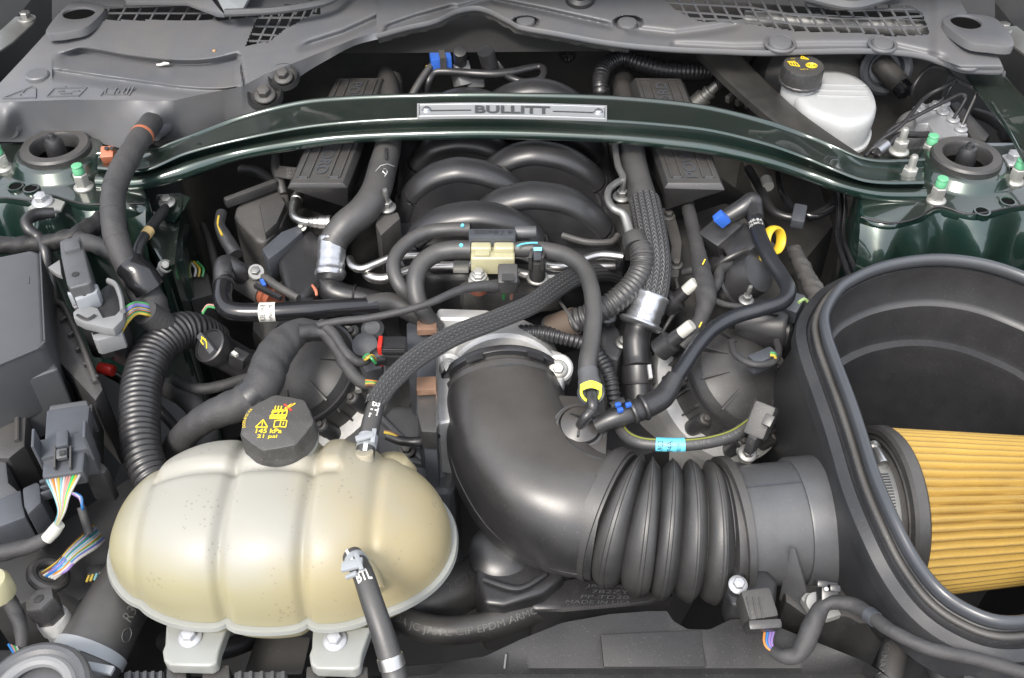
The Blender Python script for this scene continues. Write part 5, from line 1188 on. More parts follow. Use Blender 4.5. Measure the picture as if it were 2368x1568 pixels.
# ---------------------------------------------------------------- looms in cloth tape
def loom(lab, pts, r=None, m=None, wob=.07, **k): return hose(lab, pts, r, m or M.tape, name='wiring_loom', cat='wiring loom', wob=wob, **k)
l1, pa = loom('thick taped loom rising from the left connectors up into the cowl grommet', [(352, 282, .047, 25), (330, 312, .05, 26), (305, 350, .05, 26), (280, 395, .046, 28), (264, 440, .04, 28), (261, 490, .034, 28), (266, 540, .026, 28), (282, 590, .016, 28), (305, 640, .004, 28), (330, 690, -.014, 28), (350, 720, -.03, 31)], None, seg=24, wob=.02)
part('tape_ring', band(pa, .118, .132, 1.04), M.terra, l1)
mb = MB(); pbox(mb, (252, 345, .03), (250, 372, .024), 30, .014); tc_ = part('tie_clip', mb, M.terra, l1, bevel=.002)
for u in (246, 258):
    mb = MB(); lathe(mb, P(u, 343, .0365), (0, -.3, 1), [(.0028, 0), (.0024, .0008), (.0003, .0009)], 8); part('clip_hole', mb, M.deep, tc_)
for f_ in (.3, .42, .55, .68): part('tape_wrap', band(pa, f_, f_+.02, 1.025), M.tape, l1)
l2, _ = loom('crumpled taped loom running from the left edge behind the fuse box', [(-30, 566, -.012, 20), (40, 568, -.01, 21), (110, 562, -.004, 20), (170, 545, .0, 19), (225, 518, -.004, 24), (262, 500, -.008, 26)], None, m=M.shroud, wob=.14, seg=20)
l3, _ = loom('taped branch loom sloping down behind the grey topped connector', [(180, 555, .006, 20), (230, 570, .008, 20), (280, 600, .006, 22), (320, 640, -.004, 26), (345, 690, -.016, 34), (360, 730, -.03, 36)], None)
mb = tube([(300, 612, .016, 36), (325, 640, .008, 38), (345, 668, -.004, 38)], None, wob=.06); part('shiny_tape', mb, M.gloss, l3)
l4, _ = loom('fat cloth taped loom bending over the left cam cover toward the tank cap', [(760, 770, -.02, 20), (720, 764, -.014, 26), (685, 770, -.01, 32), (650, 800, -.008, 40), (625, 840, -.008, 43), (608, 890, -.012, 44), (565, 930, -.018, 42), (500, 955, -.026, 36), (450, 985, -.040, 32), (415, 1022, -.065, 31), (395, 1060, -.10, 30), (385, 1110, -.16, 30)], None, seg=24, wob=.04)
part('tape_wrap', band(_, .36, .39, 1.03), M.satin, l4); part('tape_wrap', band(_, .62, .66, 1.03), M.tape, l4)
l5, _ = loom('thin taped cable draped from the left looms up to the valley plug', [(735, 752, -.0, 9), (790, 742, .002, 9), (850, 736, .004, 9), (920, 722, .008, 9), (990, 702, .012, 9), (1045, 678, .012, 10), (1090, 664, .010, 12), (1150, 660, .004, 14), (1195, 652, -.002, 12)], None, seg=12, wob=.03)
l6, _ = loom('taped twin branch loom dropping from the left harness to the red plug wires', [(690, 768, -.004, 20), (745, 768, -.008, 15), (775, 800, -.012, 15), (800, 845, -.018, 15), (830, 880, -.026, 15), (855, 890, -.03, 13)], None, seg=14)
mb = tube([(740, 750, -.004, 14), (770, 770, -.004, 12), (800, 815, -.01, 11), (830, 838, -.016, 10), (858, 828, -.02, 9)], None, 12, wob=.05); part('branch', mb, M.tape, l6)
for i, c in enumerate((W_YEL, W_BRN, W_GREEN)):
    mb = tube([(840, 834-i*3, -.016+.002*i, 3.5), (850, 828-i*4, -.012, 3.5), (860, 822+i*4, -.012, 3.5), (868, 834+i*3, -.018, 3.5)], None, 8); part('wire', mb, wire_mat(c), l6)
for i, c in enumerate((W_ORG, W_GREEN, W_YEL, W_BRN)):
    mb = tube([(846, 880+i*4, -.018, 3.5), (862, 882+i*3, -.016, 3.5), (876, 884+i*5, -.02, 3.5)], None, 8); part('wire', mb, wire_mat(c), l6)
l7, _ = loom('dusty taped loom hanging down past the right coil plugs', [(1588, 470, -.02, 15), (1602, 530, -.02, 16), (1612, 580, -.018, 18), (1622, 630, -.016, 22), (1632, 680, -.018, 25), (1625, 725, -.022, 18), (1600, 770, -.03, 16), (1575, 800, -.04, 16)], None)
mb = tube([(1640, 690, -.03, 9), (1660, 650, -.024, 12), (1665, 625, -.022, 12), (1690, 612, -.024, 12), (1710, 625, -.03, 12)], None, 12, wob=.05); part('branch', mb, M.tape, l7)
mb = tube([(1580, 630, -.028, 8), (1600, 626, -.022, 9), (1625, 632, -.02, 9)], None, 12, wob=.05); part('branch', mb, M.tape, l7)
mb = tube([(1640, 690, -.02, 8), (1680, 705, -.028, 7), (1740, 712, -.03, 7), (1800, 725, -.03, 6)], None, 12, wob=.05); part('branch', mb, M.tape, l7)
for (u, v) in ((1630, 600), (1622, 745)):
    mb = MB(); pbox(mb, (u, v, -.002), (u-6, v+12, -.004), 3, .001); part('yellow_fleck', mb, M.yellow, l7)
l8, _ = loom('twisted taped loom drooping from the airflow sensor along the airbox foot', [(1786, 1506, -.086, 13), (1815, 1518, -.082, 18), (1845, 1512, -.078, 20), (1866, 1475, -.07, 24), (1885, 1430, -.06, 22), (1905, 1400, -.055, 17), (1940, 1392, -.050, 17), (1990, 1408, -.044, 18), (2060, 1458, -.030, 16), (2150, 1500, -.026, 16), (2260, 1524, -.028, 16), (2400, 1565, -.035, 16)], None, seg=14, wob=.06)
part('tie_band', band(_, .445, .475, 1.12), M.slate, l8)
l9, _ = loom('thin black loom behind the tank with yellow striped wire near the clamp', [(895, 1008, -.07, 10), (930, 1020, -.07, 11), (975, 1020, -.07, 12), (1015, 1000, -.075, 13)], None, m=M.satin, wob=0)
for i, c in enumerate((W_YEL, W_BRN)):
    mb = tube([(888, 1000-i*4, -.066, 3.5), (905, 1004-i*4, -.066, 3.5), (928, 1016-i*4, -.068, 3.5)], None, 8); part('wire', mb, wire_mat(c), l9)
# ================================================================ LEFT SIDE ELECTRICS
fb = thing('fuse_box', 'large dark grey fuse box with stepped lid at the left edge', 'fuse box', P(60, 760, -.1))
mb = MB(); prism(mb, [(-90, 600), (0, 592), (72, 577), (93, 584), (103, 790), (86, 806), (0, 842), (-90, 880)], .024, -.05); part('lid', mb, M.lid, fb, bevel=.004, bseg=3)
mb = MB(); prism(mb, [(-90, 850), (0, 838), (88, 803), (106, 800), (134, 852), (40, 884), (-90, 920)], -.004, -.08); part('lid_step', mb, M.lid, fb, bevel=.004, bseg=3)
mb = MB(); prism(mb, [(60, 600), (112, 602), (126, 640), (130, 700), (152, 704), (160, 730), (228, 868), (238, 900), (220, 928), (196, 900), (130, 830), (100, 700)], -.026, -.12); part('case', mb, M.black, fb, bevel=.003)
mb = MB(); sweep(mb, path([(118, 605, -.022, 7), (128, 690, -.022, 7), (150, 712, -.022, 7), (190, 800, -.022, 7), (222, 885, -.024, 7)]), 10); part('case_rim', mb, M.dusty, fb)
mb = MB(); prism(mb, [(-90, 910), (36, 886), (134, 852), (160, 880), (150, 900), (64, 910), (58, 1030), (20, 1060), (-90, 1060)], -.045, -.16); part('front_case', mb, M.black, fb, bevel=.004)
mb = MB(); sweep(mb, path([(40, 1020, -.043, 6), (42, 905, -.043, 6), (60, 890, -.043, 6), (130, 862, -.043, 6)]), 10); part('front_rim', mb, M.dusty, fb)
mb = MB(); prism(mb, [(-40, 1035), (14, 1065), (20, 1115), (60, 1150), (40, 1165), (-40, 1150)], -.05, -.14); part('side_latch', mb, M.grey, fb, bevel=.003)
for (a, b) in (((230, 850), (262, 858)), ((222, 938), (242, 952))):
    mb = MB(); cyl(mb, P(*a, -.06), P(*b, -.06), .006, .006, 16); solo('red_cable_sleeve', 'red cable sleeve %s beside the fuse box edge' % ('upper and longer' if a[1] < 900 else 'lower and shorter'), 'cable sleeve', mb, M.red, bevel=.001)
gc = thing('harness_connector', 'tall grey topped harness connector with pale latch and lever on the left', 'connector', P(200, 660, -.05))
mb = MB(); prism(mb, [(137, 558), (150, 552), (184, 545), (193, 572), (212, 648), (205, 655), (162, 666), (154, 655), (140, 590)], .042, .0); part('hood', mb, M.grey, gc, bevel=.004, bseg=3)
mb = MB(); prism(mb, [(146, 560), (182, 550), (186, 572), (148, 582)], .046, .03); part('hood_step', mb, M.grey, gc, bevel=.002)
mb = MB(); lathe(mb, P(174, 634, .0426), (0, 0, 1), [(.0036, -.001), (.0034, .0004), (.0003, .0006)], 14); part('hood_hole', mb, M.deep, gc)
mb = MB(); prism(mb, [(110, 618), (138, 600), (142, 636), (130, 632)], .02, .014); part('side_wing', mb, M.lever, gc, bevel=.001)
mb = MB(); prism(mb, [(154, 672), (170, 676), (224, 654), (228, 664), (224, 676), (176, 695), (170, 684), (156, 680)], .030, .012); part('latch', mb, M.latch, gc, bevel=.0025)
mb = MB(); pbox(mb, (192, 670, .0315), (196, 686, .029), 8, .002); part('latch_slot', mb, M.deep, gc)
mb = MB(); prism(mb, [(170, 690), (232, 668), (255, 650), (272, 670), (284, 718), (262, 752), (215, 725), (172, 722)], .012, -.05); part('shell', mb, M.satin, gc, bevel=.004)
mb = MB(); sweep(mb, path([(172, 712, .016, 6), (222, 694, .018, 6), (232, 678, .018, 6)]), 10); part('shell_rib', mb, M.grey, gc)
mb = MB(); prism(mb, [(168, 722), (178, 712), (206, 706), (226, 712), (238, 734), (266, 728), (280, 712), (286, 722), (284, 738), (262, 760), (240, 757), (190, 745), (170, 735)], .018, .008); part('lever', mb, M.lever, gc, bevel=.002)
mb = MB(); sweep(mb, path([(250, 650, .022, 6), (268, 660, .022, 6), (280, 690, .022, 6), (284, 720, .02, 6)]), 10, flat=1.5); part('lever_arm', mb, M.lever, gc)
mb = MB(); sweep(mb, path([(178, 728, .020, 4), (200, 738, .020, 4), (220, 728, .020, 4)]), 8, flat=.5); part('lever_slot', mb, M.deep, gc)
mb = MB(); prism(mb, [(210, 766), (216, 774), (276, 757), (284, 766), (282, 772), (226, 788), (216, 785)], .006, -.012); part('lower_clip', mb, M.lever, gc, bevel=.002)
mb = MB(); prism(mb, [(205, 748), (262, 760), (272, 758), (215, 772)], -.005, -.04); part('lower_shell', mb, M.satin, gc, bevel=.003)
wb = thing('wire_bundle', 'rainbow bundle of thin wires arching out of the grey topped connector', 'wires', P(310, 730, -.04))
cols = [W_GREEN, W_GREEN, W_VIO, W_VIO, W_BLUE, W_BRN, W_YEL, W_BLUE, W_ORG, (.02, .02, .02), W_GREEN, W_YEL]
for i, c in enumerate(cols):
    q = i/11; mb = tube([(276+q*4, 728+q*42, -.006, 3.2), (290+q*6, 712+q*32, .0, 3.2), (312+q*4, 700+q*26, .002, 3.2), (340, 704+q*24, -.002, 3.2), (358, 716+q*18, -.012, 3.2)], None, 8); part('wire', mb, wire_mat(c), wb)
mb = MB(); cyl(mb, P(335, 722, -.006), P(375, 752, -.03), .013, .015, 18); part('tape_sleeve', mb, M.tape, wb)
c2 = thing('harness_connector', 'blue grey square harness connector in front of the fuse box with wires below', 'connector', P(150, 1020, -.06))
mb = MB(); prism(mb, [(107, 952), (108, 948), (203, 934), (207, 940), (192, 1086), (190, 1090), (100, 1104), (97, 1100)], .0, -.016); part('housing', mb, M.slate, c2, bevel=.002)
mb = MB(); prism(mb, [(114, 937), (200, 924), (204, 936), (112, 952)], -.003, -.04); part('top_cap', mb, M.grey, c2, bevel=.002)
mb = MB(); prism(mb, [(90, 1018), (98, 1016), (140, 1010), (160, 1006), (205, 996), (208, 998), (206, 1036), (158, 1044), (98, 1060), (86, 1062)], .004, -.03); part('collar', mb, M.slate, c2, bevel=.002)
for (u, v0, v1) in ((90, 1018, 1060), (207, 998, 1038)):
    mb = MB(); pbox(mb, (u, v0, .006), (u-2, v1, .006), 7, .03); part('wing', mb, M.slate, c2, bevel=.001)
mb = MB(); pbox(mb, (146, 1000, .008), (145, 1036, .008), 27, .006); la = part('latch', mb, M.slate, c2, bevel=.0015)
mb = MB(); pbox(mb, (144, 1040, .007), (144, 1062, .005), 24, .005); part('latch_tongue', mb, M.grey, la, bevel=.001)
mb = MB(); pbox(mb, (144, 1042, .0100), (144, 1052, .0092), 12, .0012); part('latch_slot', mb, M.deep, la)
for u in (128, 164):
    mb = MB(); pbox(mb, (u+1, 1035, .005), (u, 1085, .002), 4, .006); part('guide_rib', mb, M.black, la)
mb = MB(); prism(mb, [(192, 940), (215, 930), (212, 1050), (250, 1080), (240, 1095), (190, 1090)], -.03, -.07); part('mount', mb, M.black, c2, bevel=.003)
wb = thing('wire_bundle', 'fan of pale wires with one bright green below the blue grey connector', 'wires', P(145, 1150, -.06))
cols = [W_CYAN, W_WHITE, W_ORG, W_WHITE, W_YEL, W_CYAN, W_WHITE, W_PINK, W_PINK, (.03, .5, .12), W_YEL, W_WHITE]
for i, c in enumerate(cols):
    q = i/11; mb = tube([(104+q*86, 1098-q*11, -.006, 3.3), (112+q*66, 1116-q*6, -.004, 3.3), (126+q*34, 1145, -.008, 3.3), (136+q*14, 1180, -.018, 3.3), (130+q*8, 1205, -.028, 3.3), (120+q*6, 1225, -.038, 3.3)], None, 8); part('wire', mb, wire_mat(c), wb)
mb = tube([(137, 1212, -.032, 13), (125, 1228, -.038, 15), (108, 1246, -.044, 14)], None); part('white_tape', mb, M.dull_white, wb)
mb = tube([(110, 1242, -.046, 14), (70, 1262, -.05, 18), (20, 1275, -.055, 20), (-40, 1290, -.06, 20)], None, wob=.05); part('tape_tail', mb, M.tape, wb)
for i, c in enumerate((W_VIO, W_WHITE, W_BLUE)):
    mb = tube([(165+i*4, 1140, -.04, 3.2), (182+i*3, 1150, -.042, 3.2), (190, 1165+i*4, -.048, 3.2), (194, 1180, -.055, 3.2)], None, 8); part('wire', mb, wire_mat(c), wb)
mb = tube([(188, 1172, -.052, 10), (196, 1200, -.06, 10), (206, 1232, -.07, 10)], None); part('dark_sleeve', mb, M.tape, wb)
wb = thing('wire_bundle', 'thick bundle of white blue yellow wires entering a black hole at the lower left', 'wires', P(130, 1280, -.1))
cols = [W_BRN, W_YEL, W_BLUE, W_WHITE, W_VIO, W_GREEN, W_BLUE, W_WHITE, W_CYAN, W_WHITE, W_ORG, W_GREEN, W_WHITE, W_BLUE, W_VIO, W_WHITE]
for i, c in enumerate(cols):
    q = i/15; mb = tube([(96+q*30, 1328+q*10-(i % 3)*4, -.075, 3.6), (130+q*24, 1305+q*16-(i % 2)*5, -.066, 3.6), (160+q*24, 1268+q*22, -.066, 3.6), (196+q*26, 1232+q*34, -.075, 3.6), (215+q*26, 1215+q*34, -.09, 3.6)], None, 8); part('wire', mb, wire_mat(c), wb)
mb = MB(); torus(mb, P(112, 1330, -.085), V3((.5, .2, .8)), S(36, P(112, 1330, -.085)), .005, 28, 10); part('entry_ring', mb, M.rubber, wb)
c3 = thing('harness_connector', 'dark horizontal connector block lying below the blue grey connector at the left edge', 'connector', P(70, 1170, -.1))
mb = MB(); prism(mb, [(-20, 1160), (48, 1130), (52, 1165), (60, 1195), (-20, 1225)], -.045, -.09); part('block', mb, M.slate, c3, bevel=.003)
mb = MB(); prism(mb, [(50, 1128), (86, 1112), (92, 1120), (96, 1160), (64, 1190), (54, 1168)], -.042, -.09); part('block', mb, M.slate, c3, bevel=.003)
for k in range(3):
    mb = MB(); pbox(mb, (92, 1122+k*14, -.048), (122, 1112+k*14, -.05), 10, .01); part('finger', mb, M.slate, c3, bevel=.002)
for k in range(4):
    mb = MB(); pbox(mb, (-10+k*22, 1232-k*9, -.06), (30+k*22, 1212-k*9, -.06), 8, .008); part('rail', mb, M.black, c3, bevel=.001)
mb = MB(); prism(mb, [(-40, 1260), (60, 1240), (150, 1200), (300, 1100), (360, 1130), (290, 1300), (240, 1360), (180, 1390), (130, 1360), (40, 1400), (-40, 1400)], -.12, -.3); solo('side_carrier', 'black plastic carrier panel behind the wire bundles at the lower left', 'panel', mb, M.deep, bevel=.006)
mb = MB(); lathe(mb, P(-22, 1340, -.04), (0, 0, 1), [(.0135, -.02), (.0135, -.005), (.011, 0), (.002, .001)], 24); solo('washer_tank', 'edge of a cream white washer tank at the far left border', 'tank', mb, M.cream)
# hex plug sensor
t = thing('pressure_sensor', 'black hex headed pressure switch on a silver collar left of the radiator hose', 'sensor', P(120, 1420, -.12))
A, B_ = P(90, 1385, -.06), P(150, 1470, -.105); d = (B_-A)
mb = MB(); lathe(mb, A, d, [(.002, -.0), (.0125, .0), (.0135, .003), (.0135, .014), (.012, .015), (.012, .024), (.011, .025)], 6); part('hex_head', mb, M.black, t, bevel=.001)
mb = MB(); lathe(mb, A, d, [(.0125, .022), (.013, .024), (.013, .034), (.0115, .036), (.0115, .052)], 24); part('collar', mb, M.alu, t)
mb = MB(); lathe(mb, A, d, [(.0045, -.0006), (.0035, -.001), (.0004, -.0011)], 6); part('socket', mb, M.deep, t)
# bottom left radiator hose
h15, pa = hose('very thick dark radiator hose with printed numbers at the lower left of the tank', [(345, 1270, -.12, 66), (310, 1335, -.11, 70), (262, 1415, -.105, 75), (218, 1495, -.105, 80), (190, 1550, -.11, 82), (165, 1610, -.12, 84)], None, M.hose, seg=32)
part('lettering', text_mb('R33-8B27', tube_fn(pa, .60, .30, -36, -16, .0006)), M.inkg, h15)
for (q, a) in ((.35, -12), (.60, -28)):
    o_ = tube_fn(pa, q, q+.12, a, a-25, .0006); mb = MB(); sweep(mb, [(o_(.5+.3*math.cos(i*.5), .5+.4*math.sin(i*.5)), .0003) for i in range(14)], 5); part('mark', mb, M.inkg, h15)
part('spring_clamp', band(pa, .75, .80, 1.05, 32), M.latch, h15)
mb = MB(); pbox(mb, (200, 1540, -.07), (262, 1552, -.07), 22, .004); part('clamp_ear', mb, M.latch, h15, bevel=.0015)
mb = MB(); pbox(mb, (178, 1500, -.072), (160, 1530, -.072), 18, .004); part('clamp_ear', mb, M.latch, h15, bevel=.0015)
t = thing('filler_ring', 'ribbed pale grey ring cap in the bottom left corner', 'cap', P(90, 1590, -.08))
mb = MB(); c = P(80, 1610, -.055); torus(mb, c, (0, -.1, 1), S(112, c), .006, 40, 10); part('outer_ring', mb, M.grey, t); mb = MB(); torus(mb, c+V3((0, 0, .001)), (0, -.1, 1), S(84, c), .005, 40, 10); part('inner_ring', mb, M.lever, t)
mb = MB(); lathe(mb, c-V3((0, 0, .01)), (0, -.1, 1), [(S(107, c), -.02), (S(105, c), .004), (S(78, c), .006), (.001, .006)], 40); part('disc', mb, M.grey, t)
l10, _ = loom('curved taped loom at the bottom left edge above the ring cap', [(-30, 1350, -.07, 16), (20, 1390, -.066, 18), (45, 1440, -.066, 16), (50, 1490, -.07, 14), (30, 1530, -.074, 12)], None)
for i, c in enumerate((W_BLUE, W_PINK, W_GREEN, W_WHITE)):
    mb = tube([(20+i*6, 1490+i*2, -.066, 3), (36+i*4, 1515, -.062, 3), (52+i*3, 1532, -.062, 3)], None, 8); part('wire', mb, wire_mat(c), l10)
# ground straps on the left tower
t = thing('earth_cable', 'black earth cable bolted with a flat lug to the front of the left strut tower', 'cable', P(95, 480, -.03))
mb = MB(); prism(mb, [(66, 478), (90, 462), (120, 456), (150, 466), (140, 486), (100, 494), (76, 490)], .0055, .0025); part('lug', mb, M.zinc, t, bevel=.0006)
inst('bolt', B_WHITE, t, P(98, 466, .007), (0, -.1, 1), .0115)
mb = tube([(125, 492, .006, 12), (85, 496, .010, 15), (62, 510, .012, 14), (66, 530, .008, 13), (90, 550, .0, 13), (104, 580, -.006, 13), (110, 620, -.02, 13)], None, 16); part('cable', mb, M.satin, t)
mb = MB(); lathe(mb, P(64, 512, .0125), (0, -.5, .8), [(.0045, 0), (.003, .0006), (.0005, .0008)], 8); part('tan_mark', mb, M.yellow, t)
t = thing('earth_bracket', 'green bracket with bolted earth cable beside the thick taped loom', 'bracket', P(385, 480, -.1))
mb = MB(); plate(mb, [P(352, 480, -.03), P(362, 450, -.026), P(415, 446, -.02), P(440, 456, -.018), P(425, 480, -.022), P(402, 512, -.03), P(380, 512, -.035)], .003); part('plate', mb, M.paint, t, bevel=.001)
mb = MB(); prism(mb, [(352, 482), (402, 512), (420, 480), (425, 600), (380, 620), (345, 560)], -.035, -.3); part('post', mb, M.paint, t, bevel=.004)
inst('bolt', B_ZINC, t, P(386, 468, -.022), (0, -.15, 1), .0095)
mb = tube([(383, 478, -.016, 8), (375, 492, -.012, 12), (352, 522, -.008, 12), (332, 550, -.006, 12), (320, 575, -.008, 12), (318, 600, -.014, 12), (320, 630, -.03, 12)], None, 16); part('cable', mb, M.satin, t)
mb = MB(); A = P(340, 540, -.006); cyl(mb, P(345, 533, -.0065), P(336, 545, -.006), S(13.2, A), None, 18); part('tape_ring', mb, mat('tan_tape', (.5, .36, .16), .6), t)
t = thing('bracket_tab', 'small bare steel bracket tab with bolt low on the left apron', 'bracket', P(378, 630, -.1))
mb = MB(); plate(mb, [P(354, 630, -.045), P(380, 594, -.036), P(393, 618, -.04), P(359, 655, -.055)], .003); part('plate', mb, M.tin, t, bevel=.0008); inst('bolt', B_ZINC, t, P(382, 616, -.038), (.3, -.5, .8), .008)
# ================================================================ LEFT HEAD CLUTTER
t = thing('coil_pack', 'dark angular coil housing with a clipped plug left of the chrome fitting', 'ignition coil', P(590, 500, -.1))
mb = MB(); prism(mb, [(545, 478), (570, 455), (640, 428), (668, 445), (668, 480), (650, 520), (612, 560), (590, 556), (540, 500)], -.03, -.12); part('housing', mb, M.dusty, t, bevel=.006, bseg=3)
mb = MB(); prism(mb, [(598, 470), (648, 446), (660, 470), (640, 515), (612, 540)], -.022, -.05); part('raised_face', mb, M.black, t, bevel=.003)
mb = tube([(512, 492, -.016, 12), (508, 520, -.018, 12), (520, 548, -.022, 16), (545, 590, -.03, 18)], None, 14, wob=.05); part('plug', mb, M.satin, t)
mb = tube([(506, 500, -.012, 3), (504, 520, -.014, 3), (514, 545, -.016, 3)], None, 8); part('wire', mb, wire_mat(W_YEL), t)
mb = MB(); pbox(mb, (520, 470, -.02), (640, 425, -.02), 18, .012); part('top_rail', mb, M.black, t, bevel=.003)
t = thing('tag_label', 'small black printed tag on a cable between tower and left coil cover', 'tag', P(660, 395, -.03)); mb = MB(); plate(mb, [P(636, 408, -.012), P(645, 383, -.008), P(690, 388, -.004), P(678, 415, -.01)], .0015); part('tag', mb, M.black, t)
for k in range(3): part('lettering', text_mb(('03/23', '29038', 'JR3A')[k], quad_fn([(664, 389+k*8, -.004+.0006), (686, 391+k*8, -.004), (684, 397+k*8, -.0045), (662, 395+k*8, -.005)], .0012)), M.inkg, t)
mb = tube([(640, 360, -.02, 13), (640, 390, -.02, 14), (648, 420, -.022, 11), (655, 450, -.03, 11)], None); part('cable', mb, M.rubber, t)
t = thing('steel_fitting', 'bright steel elbow pipe fitting under the front of the left coil cover', 'pipe fitting', P(700, 490, -.06))
mb = tube([(690, 452, -.022, 12), (682, 472, -.022, 14), (678, 490, -.022, 10), (682, 503, -.022, 10), (698, 511, -.022, 10), (720, 514, -.022, 10), (735, 515, -.022, 10)], None, 18); part('pipe', mb, M.steel, t)
mb = MB(); A = P(688, 455, -.022); lathe(mb, P(690, 450, -.022), P(680, 478, -.022)-P(690, 450, -.022), [(.005, 0), (.0062, .001), (.0062, .005), (.0072, .006), (.0072, .012), (.006, .013), (.0055, .017)], 22); part('collar', mb, M.steel, t)
A = P(718, 514, -.022); mb = MB(); lathe(mb, A, P(765, 516, -.021)-A, [(.0045, -.002), (.0058, 0), (.0058, .004), (.0068, .005), (.0068, .010), (.0082, .011), (.0082, .019), (.009, .02), (.009, .024), (.007, .024)], 24); part('stepped_end', mb, M.steel, t)
inst('bolt', B_ZINC, t, P(699, 525, -.03), (-.3, -.4, .9), .006)
t = thing('valve_shroud', 'dark slanted plastic shroud beneath the steel fitting', 'shroud', P(690, 600, -.12))
mb = MB(); prism(mb, [(640, 600), (690, 540), (720, 525), (760, 560), (750, 640), (700, 690), (660, 690)], -.035, -.12); part('body', mb, M.satin, t, bevel=.01, bseg=3)
mb = MB(); prism(mb, [(604, 575), (650, 535), (690, 520), (700, 535), (660, 570), (620, 600)], -.028, -.06); part('fin', mb, M.slate, t, bevel=.003)
l11, _ = loom('wide flat taped loom passing under the silver crimp down the left head', [(800, 520, -.06, 24), (750, 570, -.055, 28), (718, 620, -.05, 29), (702, 670, -.05, 29), (690, 720, -.05, 28), (660, 770, -.05, 26)], None)
mb = tube([(722, 660, -.008, 3), (730, 672, -.008, 4), (732, 684, -.01, 3)], None, 8); part('orange_fleck', mb, M.terra, l11)
l12, _ = loom('thin dusty strap like loom with hex sensor across the left coil', [(560, 620, -.02, 9), (575, 625, -.018, 12), (605, 640, -.016, 12), (650, 668, -.014, 10), (690, 690, -.014, 9)], None, m=M.dusty)
t = thing('knock_plug', 'grey hex pressure plug beside the strap like loom', 'sensor', P(590, 640, -.06)); inst('bolt', B_STEEL, t, P(592, 632, -.012), (0, -.3, 1), .0085); mb = MB(); cyl(mb, P(590, 645, -.03), P(592, 628, -.008), .009, .008, 18); part('body', mb, M.tin, t)
t = thing('vct_plug', 'black ribbed plug with rusty orange seal behind the glossy breather pipe', 'connector', P(600, 670, -.06))
mb = MB(); cyl(mb, P(560, 645, -.03), P(612, 680, -.03), S(30, P(580, 660, -.03)), S(28, P(580, 660, -.03)), 24); part('body', mb, M.dusty, t, bevel=.002)
mb = MB(); A = P(618, 684, -.03); lathe(mb, A, P(640, 698, -.03)-A, [(.011, -.004), (.0125, 0), (.0125, .003), (.010, .004), (.010, .008), (.012, .009), (.012, .012)], 24); part('seal', mb, M.orange, t)
mb = MB(); pbox(mb, (604, 648, -.010), (612, 662, -.012), 8, .004); part('blue_tab', mb, M.blue, t)
mb = MB(); pbox(mb, (590, 660, -.012), (650, 690, -.014), 10, .005); part('bar', mb, M.satin, t)
for (a, c) in ((0, W_PINK), (4, W_GREEN)):
    mb = tube([(498, 708+a, -.02, 3), (480, 706+a, -.02, 3), (468, 722+a, -.024, 3)], None, 8); wv = solo('pale_wire', 'short %s wire end left of the glossy breather pipe elbow' % ('pink' if a == 0 else 'green'), 'wire', mb, wire_mat(c))
t = thing('oil_filler_cap', 'round black oil filler cap with yellow oil can symbol at the left of the engine', 'filler cap', P(510, 820, -.1))
A = P(487, 800, -.045); d = (P(560, 840, -.085)-A); mb = MB(); rr_ = S(42, A)
lathe(mb, A, d, [(.001, -.001), (rr_*.86, -.001), (rr_*.9, -.003), (rr_, -.002), (rr_*1.02, .004), (rr_, .012), (rr_*.92, .014), (rr_*.92, .05), (rr_*1.0, .055)], 40); part('cap', mb, M.satin, t)
x, y, z = frame(d); mb = MB(); obox(mb, A-x*rr_*.9-z*.004, A+x*rr_*.9-z*.004, rr_*.42, .010, z); hd = part('grip', mb, M.grey, t, bevel=.0025)
pq = A-z*.0098
def oseg(segs):
    mb = MB(); xx = x; yy = y
    for a, b in segs: obox(mb, pq+xx*a[0]*rr_+yy*a[1]*rr_, pq+xx*b[0]*rr_+yy*b[1]*rr_, .0011, .0006, z)
    return part('oil_symbol', mb, M.inky, hd)
oseg([((-.1, -.1), (.25, -.1)), ((.25, -.1), (.3, .12)), ((.3, .12), (-.15, .12)), ((-.15, .12), (-.5, -.08)), ((.05, .12), (.05, .2)), ((.3, .05), (.45, .1))])
t = thing('clear_plug', 'small black plug with a white wire tip beside the oil cap', 'connector', P(548, 830, -.06)); mb = MB(); pbox(mb, (536, 822, -.03), (570, 838, -.034), 30, .016); part('shell', mb, M.satin, t, bevel=.002); mb = MB(); pbox(mb, (538, 815, -.018), (548, 822, -.018), 8, .003); part('wire_tip', mb, M.dull_white, t)
# ================================================================ RIGHT HEAD CLUTTER
for (a, b, lab) in (((1572, 684), (1608, 652), 'upper white sparkplug coil sleeve beside the right loom'), ((1560, 782), (1600, 750), 'lower white sparkplug coil sleeve beside the glossy right pipe')):
    mb = MB(); A = P(*a, -.03); B_ = P(*b, -.012); lathe(mb, A, B_-A, [(.0058, 0), (.0062, .001), (.0062, (B_-A).length*.9), (.0055, (B_-A).length), (.001, (B_-A).length)], 20)
    t = thing('plug_sleeve', lab, 'plug sleeve', A, 'white plug sleeves on the right head'); part('sleeve', mb, M.dull_white, t)
    mb = MB(); lathe(mb, A+(A-B_)*.5, B_-A, [(.012, -.01), (.012, .006), (.0075, .008), (.007, .02)], 20); part('boot', mb, M.satin, t)
t = thing('solenoid_block', 'black rectangular solenoid body below the blue clipped pipe end', 'solenoid', P(1680, 560, -.08))
mb = MB(); pbox(mb, (1640, 580, -.03), (1700, 528, -.016), 66, .04); part('body', mb, M.satin, t, bevel=.004)
mb = MB(); pbox(mb, (1690, 610, -.04), (1760, 566, -.02), 90, .05); part('body', mb, M.satin, t, bevel=.006)
mb = MB(); cyl(mb, P(1640, 640, -.06), P(1690, 605, -.04), .016, .018, 20); part('neck', mb, M.satin, t)
